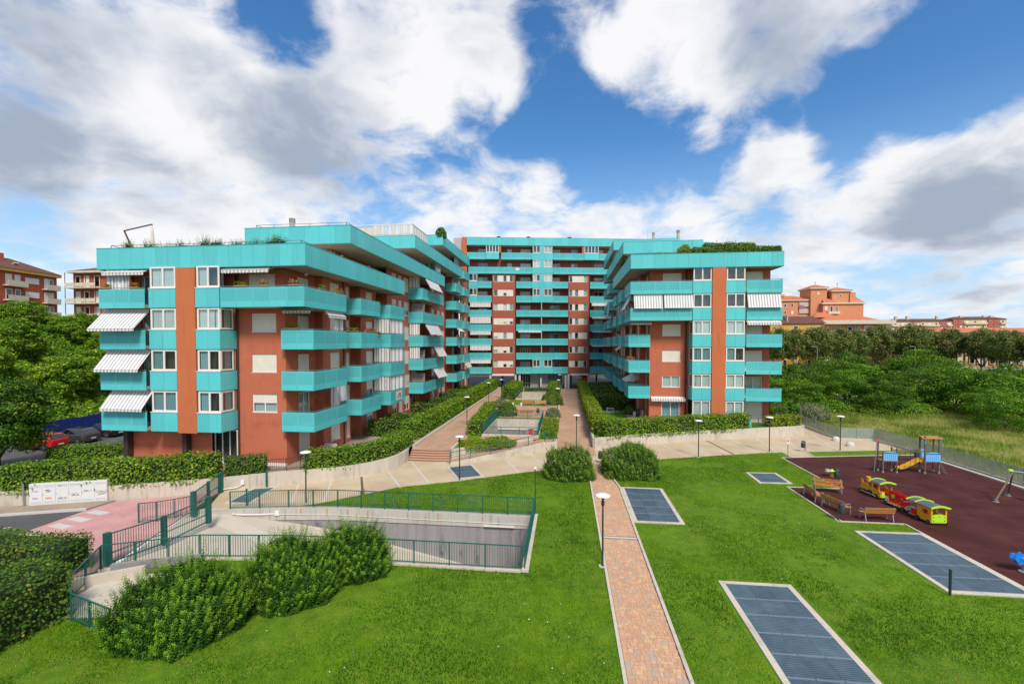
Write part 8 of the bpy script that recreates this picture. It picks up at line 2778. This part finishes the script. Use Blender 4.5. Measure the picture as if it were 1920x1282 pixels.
wgrid(yb, Fr((0, 179.95), 0), [(80, 81.4, 1, 4), (84, 85.4, 1, 4), (88.5, 89.9, 1, 4), (94.5, 96.5, .5, 4.5)])
# street lights by the lindens
for i, (x, y, h) in enumerate(((76.6, 150, 9.0), (111, 160, 9.0), (142, 148, 8.6), (147.5, 140, 7.5))):
    t = thing('tall_street_light', '%s tall grey street light from the left along the linden street' % ORD[i], 'street light', (x, y, 0), group='street lights by the lindens')
    b = MB(); b.tube((x, y, 0), (x, y, h), .11, .07, 6); b.build('pole', MT['steel'], t)
    b = MB(); b.bar((x, y, h), (x - 1.2, y, h + .15), .12); b.build('arm', MT['steel'], t)
    b = MB(); b.obox((x - 1.4, y, h + .12), (.7, .3, .14)); b.build('lamp_head', MT['steel'], t)
# two brick blocks on the hill at the left
ha = thing('hill_apartments', 'brick apartment block with white balconies and brown roof at the far left on the hill', 'building', (-118, 92, 12))
HA = Fr((-109.6, 60), R(97))
Ln = 29.5
b = MB(); HA.box(b, -6, Ln, -13, 0, 6, 25.0); b.build('wall', MT['brickred'], ha)
b = MB(); HA.box(b, -6.5, Ln + .4, -1.0, .7, 24.7, 25.3); b.build('eaves', MT['yellowwall'], ha)
b = MB()
b.add([HA.p(-7, .8, 25.3), HA.p(Ln + .6, .8, 25.3), HA.p(Ln - 4, -6, 28.3), HA.p(-3, -6, 28.3), HA.p(Ln + .6, -13.8, 25.3), HA.p(-7, -13.8, 25.3)], [(0, 1, 2, 3), (1, 4, 2), (4, 5, 3, 2), (5, 0, 3)])
b.build('roof', MT['roofbrown'], ha)
for k, z in enumerate((16.0, 18.95, 21.9)):
    for s0, s1 in ((2, 6.5), (9.5, 14.5), (18.6, 22.4), (26.2, 29.2)):
        mb = MB(); HA.box(mb, s0, s1, 0, 1.2, z - .2, z); o = mb.build('balcony', MT['cornice'], ha)
        HA.piece('balustrade', o, MT['cornice'], s0, s1, 1.14, 1.2, z + .02, z + .95)
        wgrid(ha, HA, [(s0 + .5, s0 + 1.7, z + .1, z + 2.3), (s1 - 1.6, s1 - .5, z + .1, z + 2.3)], .02)
    wgrid(ha, HA, [(16.0, 17.0, z + .8, z + 2.2)], .02)
    HA.piece('white_infill', ha, MT['white'], 22.8, 25.6, .03, .08, z + .8, z + 2.0)
for s_ in (6, 10, 14, 18, 23):
    q = HA.p(s_, -2.2, 26.75)
    piece('skylight', ha, MT['white'], q, (.9, .9, .12), HA.ang, R(-24))
for s_ in (2, 11, 22):
    b = MB(); p = HA.p(s_, -5, 0); b.box(p[0], p[0] + .8, p[1], p[1] + .8, 27, 28.9); b.build('chimney', MT['brickred'], ha)
b = MB(); p = HA.p(19, -5, 0); b.tube((p[0], p[1], 27.5), (p[0], p[1], 32), .06, n=5)
for i in range(4):
    b.bar((p[0] - .4, p[1] - .6, 29.3 + i * .6), (p[0] + .4, p[1] + .6, 29.3 + i * .6), .05)
b.build('aerial', MT['steel'], ha)
hb_ = thing('hill_apartments', 'taller brick block with stacked white balconies just left of the turquoise wing', 'building', (-90, 80, 12))
HB = Fr((-94.6, 77.5), R(0))
b = MB(); HB.box(b, 0, 9.0, -14, 0, 6, 23.6); b.build('wall', MT['brickred'], hb_)
b = MB(); HB.box(b, -.5, 9.4, -14.5, .9, 23.6, 23.95); b.build('eaves', MT['cornice'], hb_)
b = MB(); b.add([HB.p(-.5, .9, 23.95), HB.p(9.4, .9, 23.95), HB.p(9.0, -7, 26.4), HB.p(4, -7, 26.4), HB.p(9.4, -14.5, 23.95), HB.p(-.5, -14.5, 23.95)], [(0, 1, 2, 3), (1, 4, 2), (4, 5, 3, 2), (5, 0, 3)]); b.build('roof', MT['roofbrown'], hb_)
for z in (14.9, 17.85, 20.8):
    mb = MB(); HB.box(mb, -.3, 6.4, 0, 1.4, z - .2, z); o = mb.build('balcony', MT['cornice'], hb_)
    for j in range(3):
        HB.piece('balustrade', o, MT['cornice'], -.25 + j * 2.22, 1.85 + j * 2.22, 1.34, 1.4, z + .15, z + .8)
    wgrid(hb_, HB, [(.5, 1.6, z + .1, z + 2.3), (2.4, 3.5, z + .1, z + 2.3), (4.6, 5.8, z + .1, z + 2.3)], .02)
for s in (-.3, 1.92, 4.14, 6.25):
    HB.piece('balcony_post', hb_, MT['darkpole'], s, s + .08, 1.25, 1.33, 8, 23.6)
# pale street frontage behind the rear block, glimpsed through its passages
st_ = thing('street_frontage', 'pale shopfront building glimpsed through the passages under the rear block', 'building', (-5, 142, 0))
b = MB(); b.box(-45, 45, 140, 148, 0, 9); b.build('wall', MT['palewall'], st_)
b = MB(); b.box(-45, 45, 139.8, 139.98, .3, .9); b.build('plinth', MT['soil'], st_)
wgrid(st_, Fr((0, 139.95), 0), [(x, x + 2.2, 1.2, 3.6) for x in range(-30, 30, 5)])
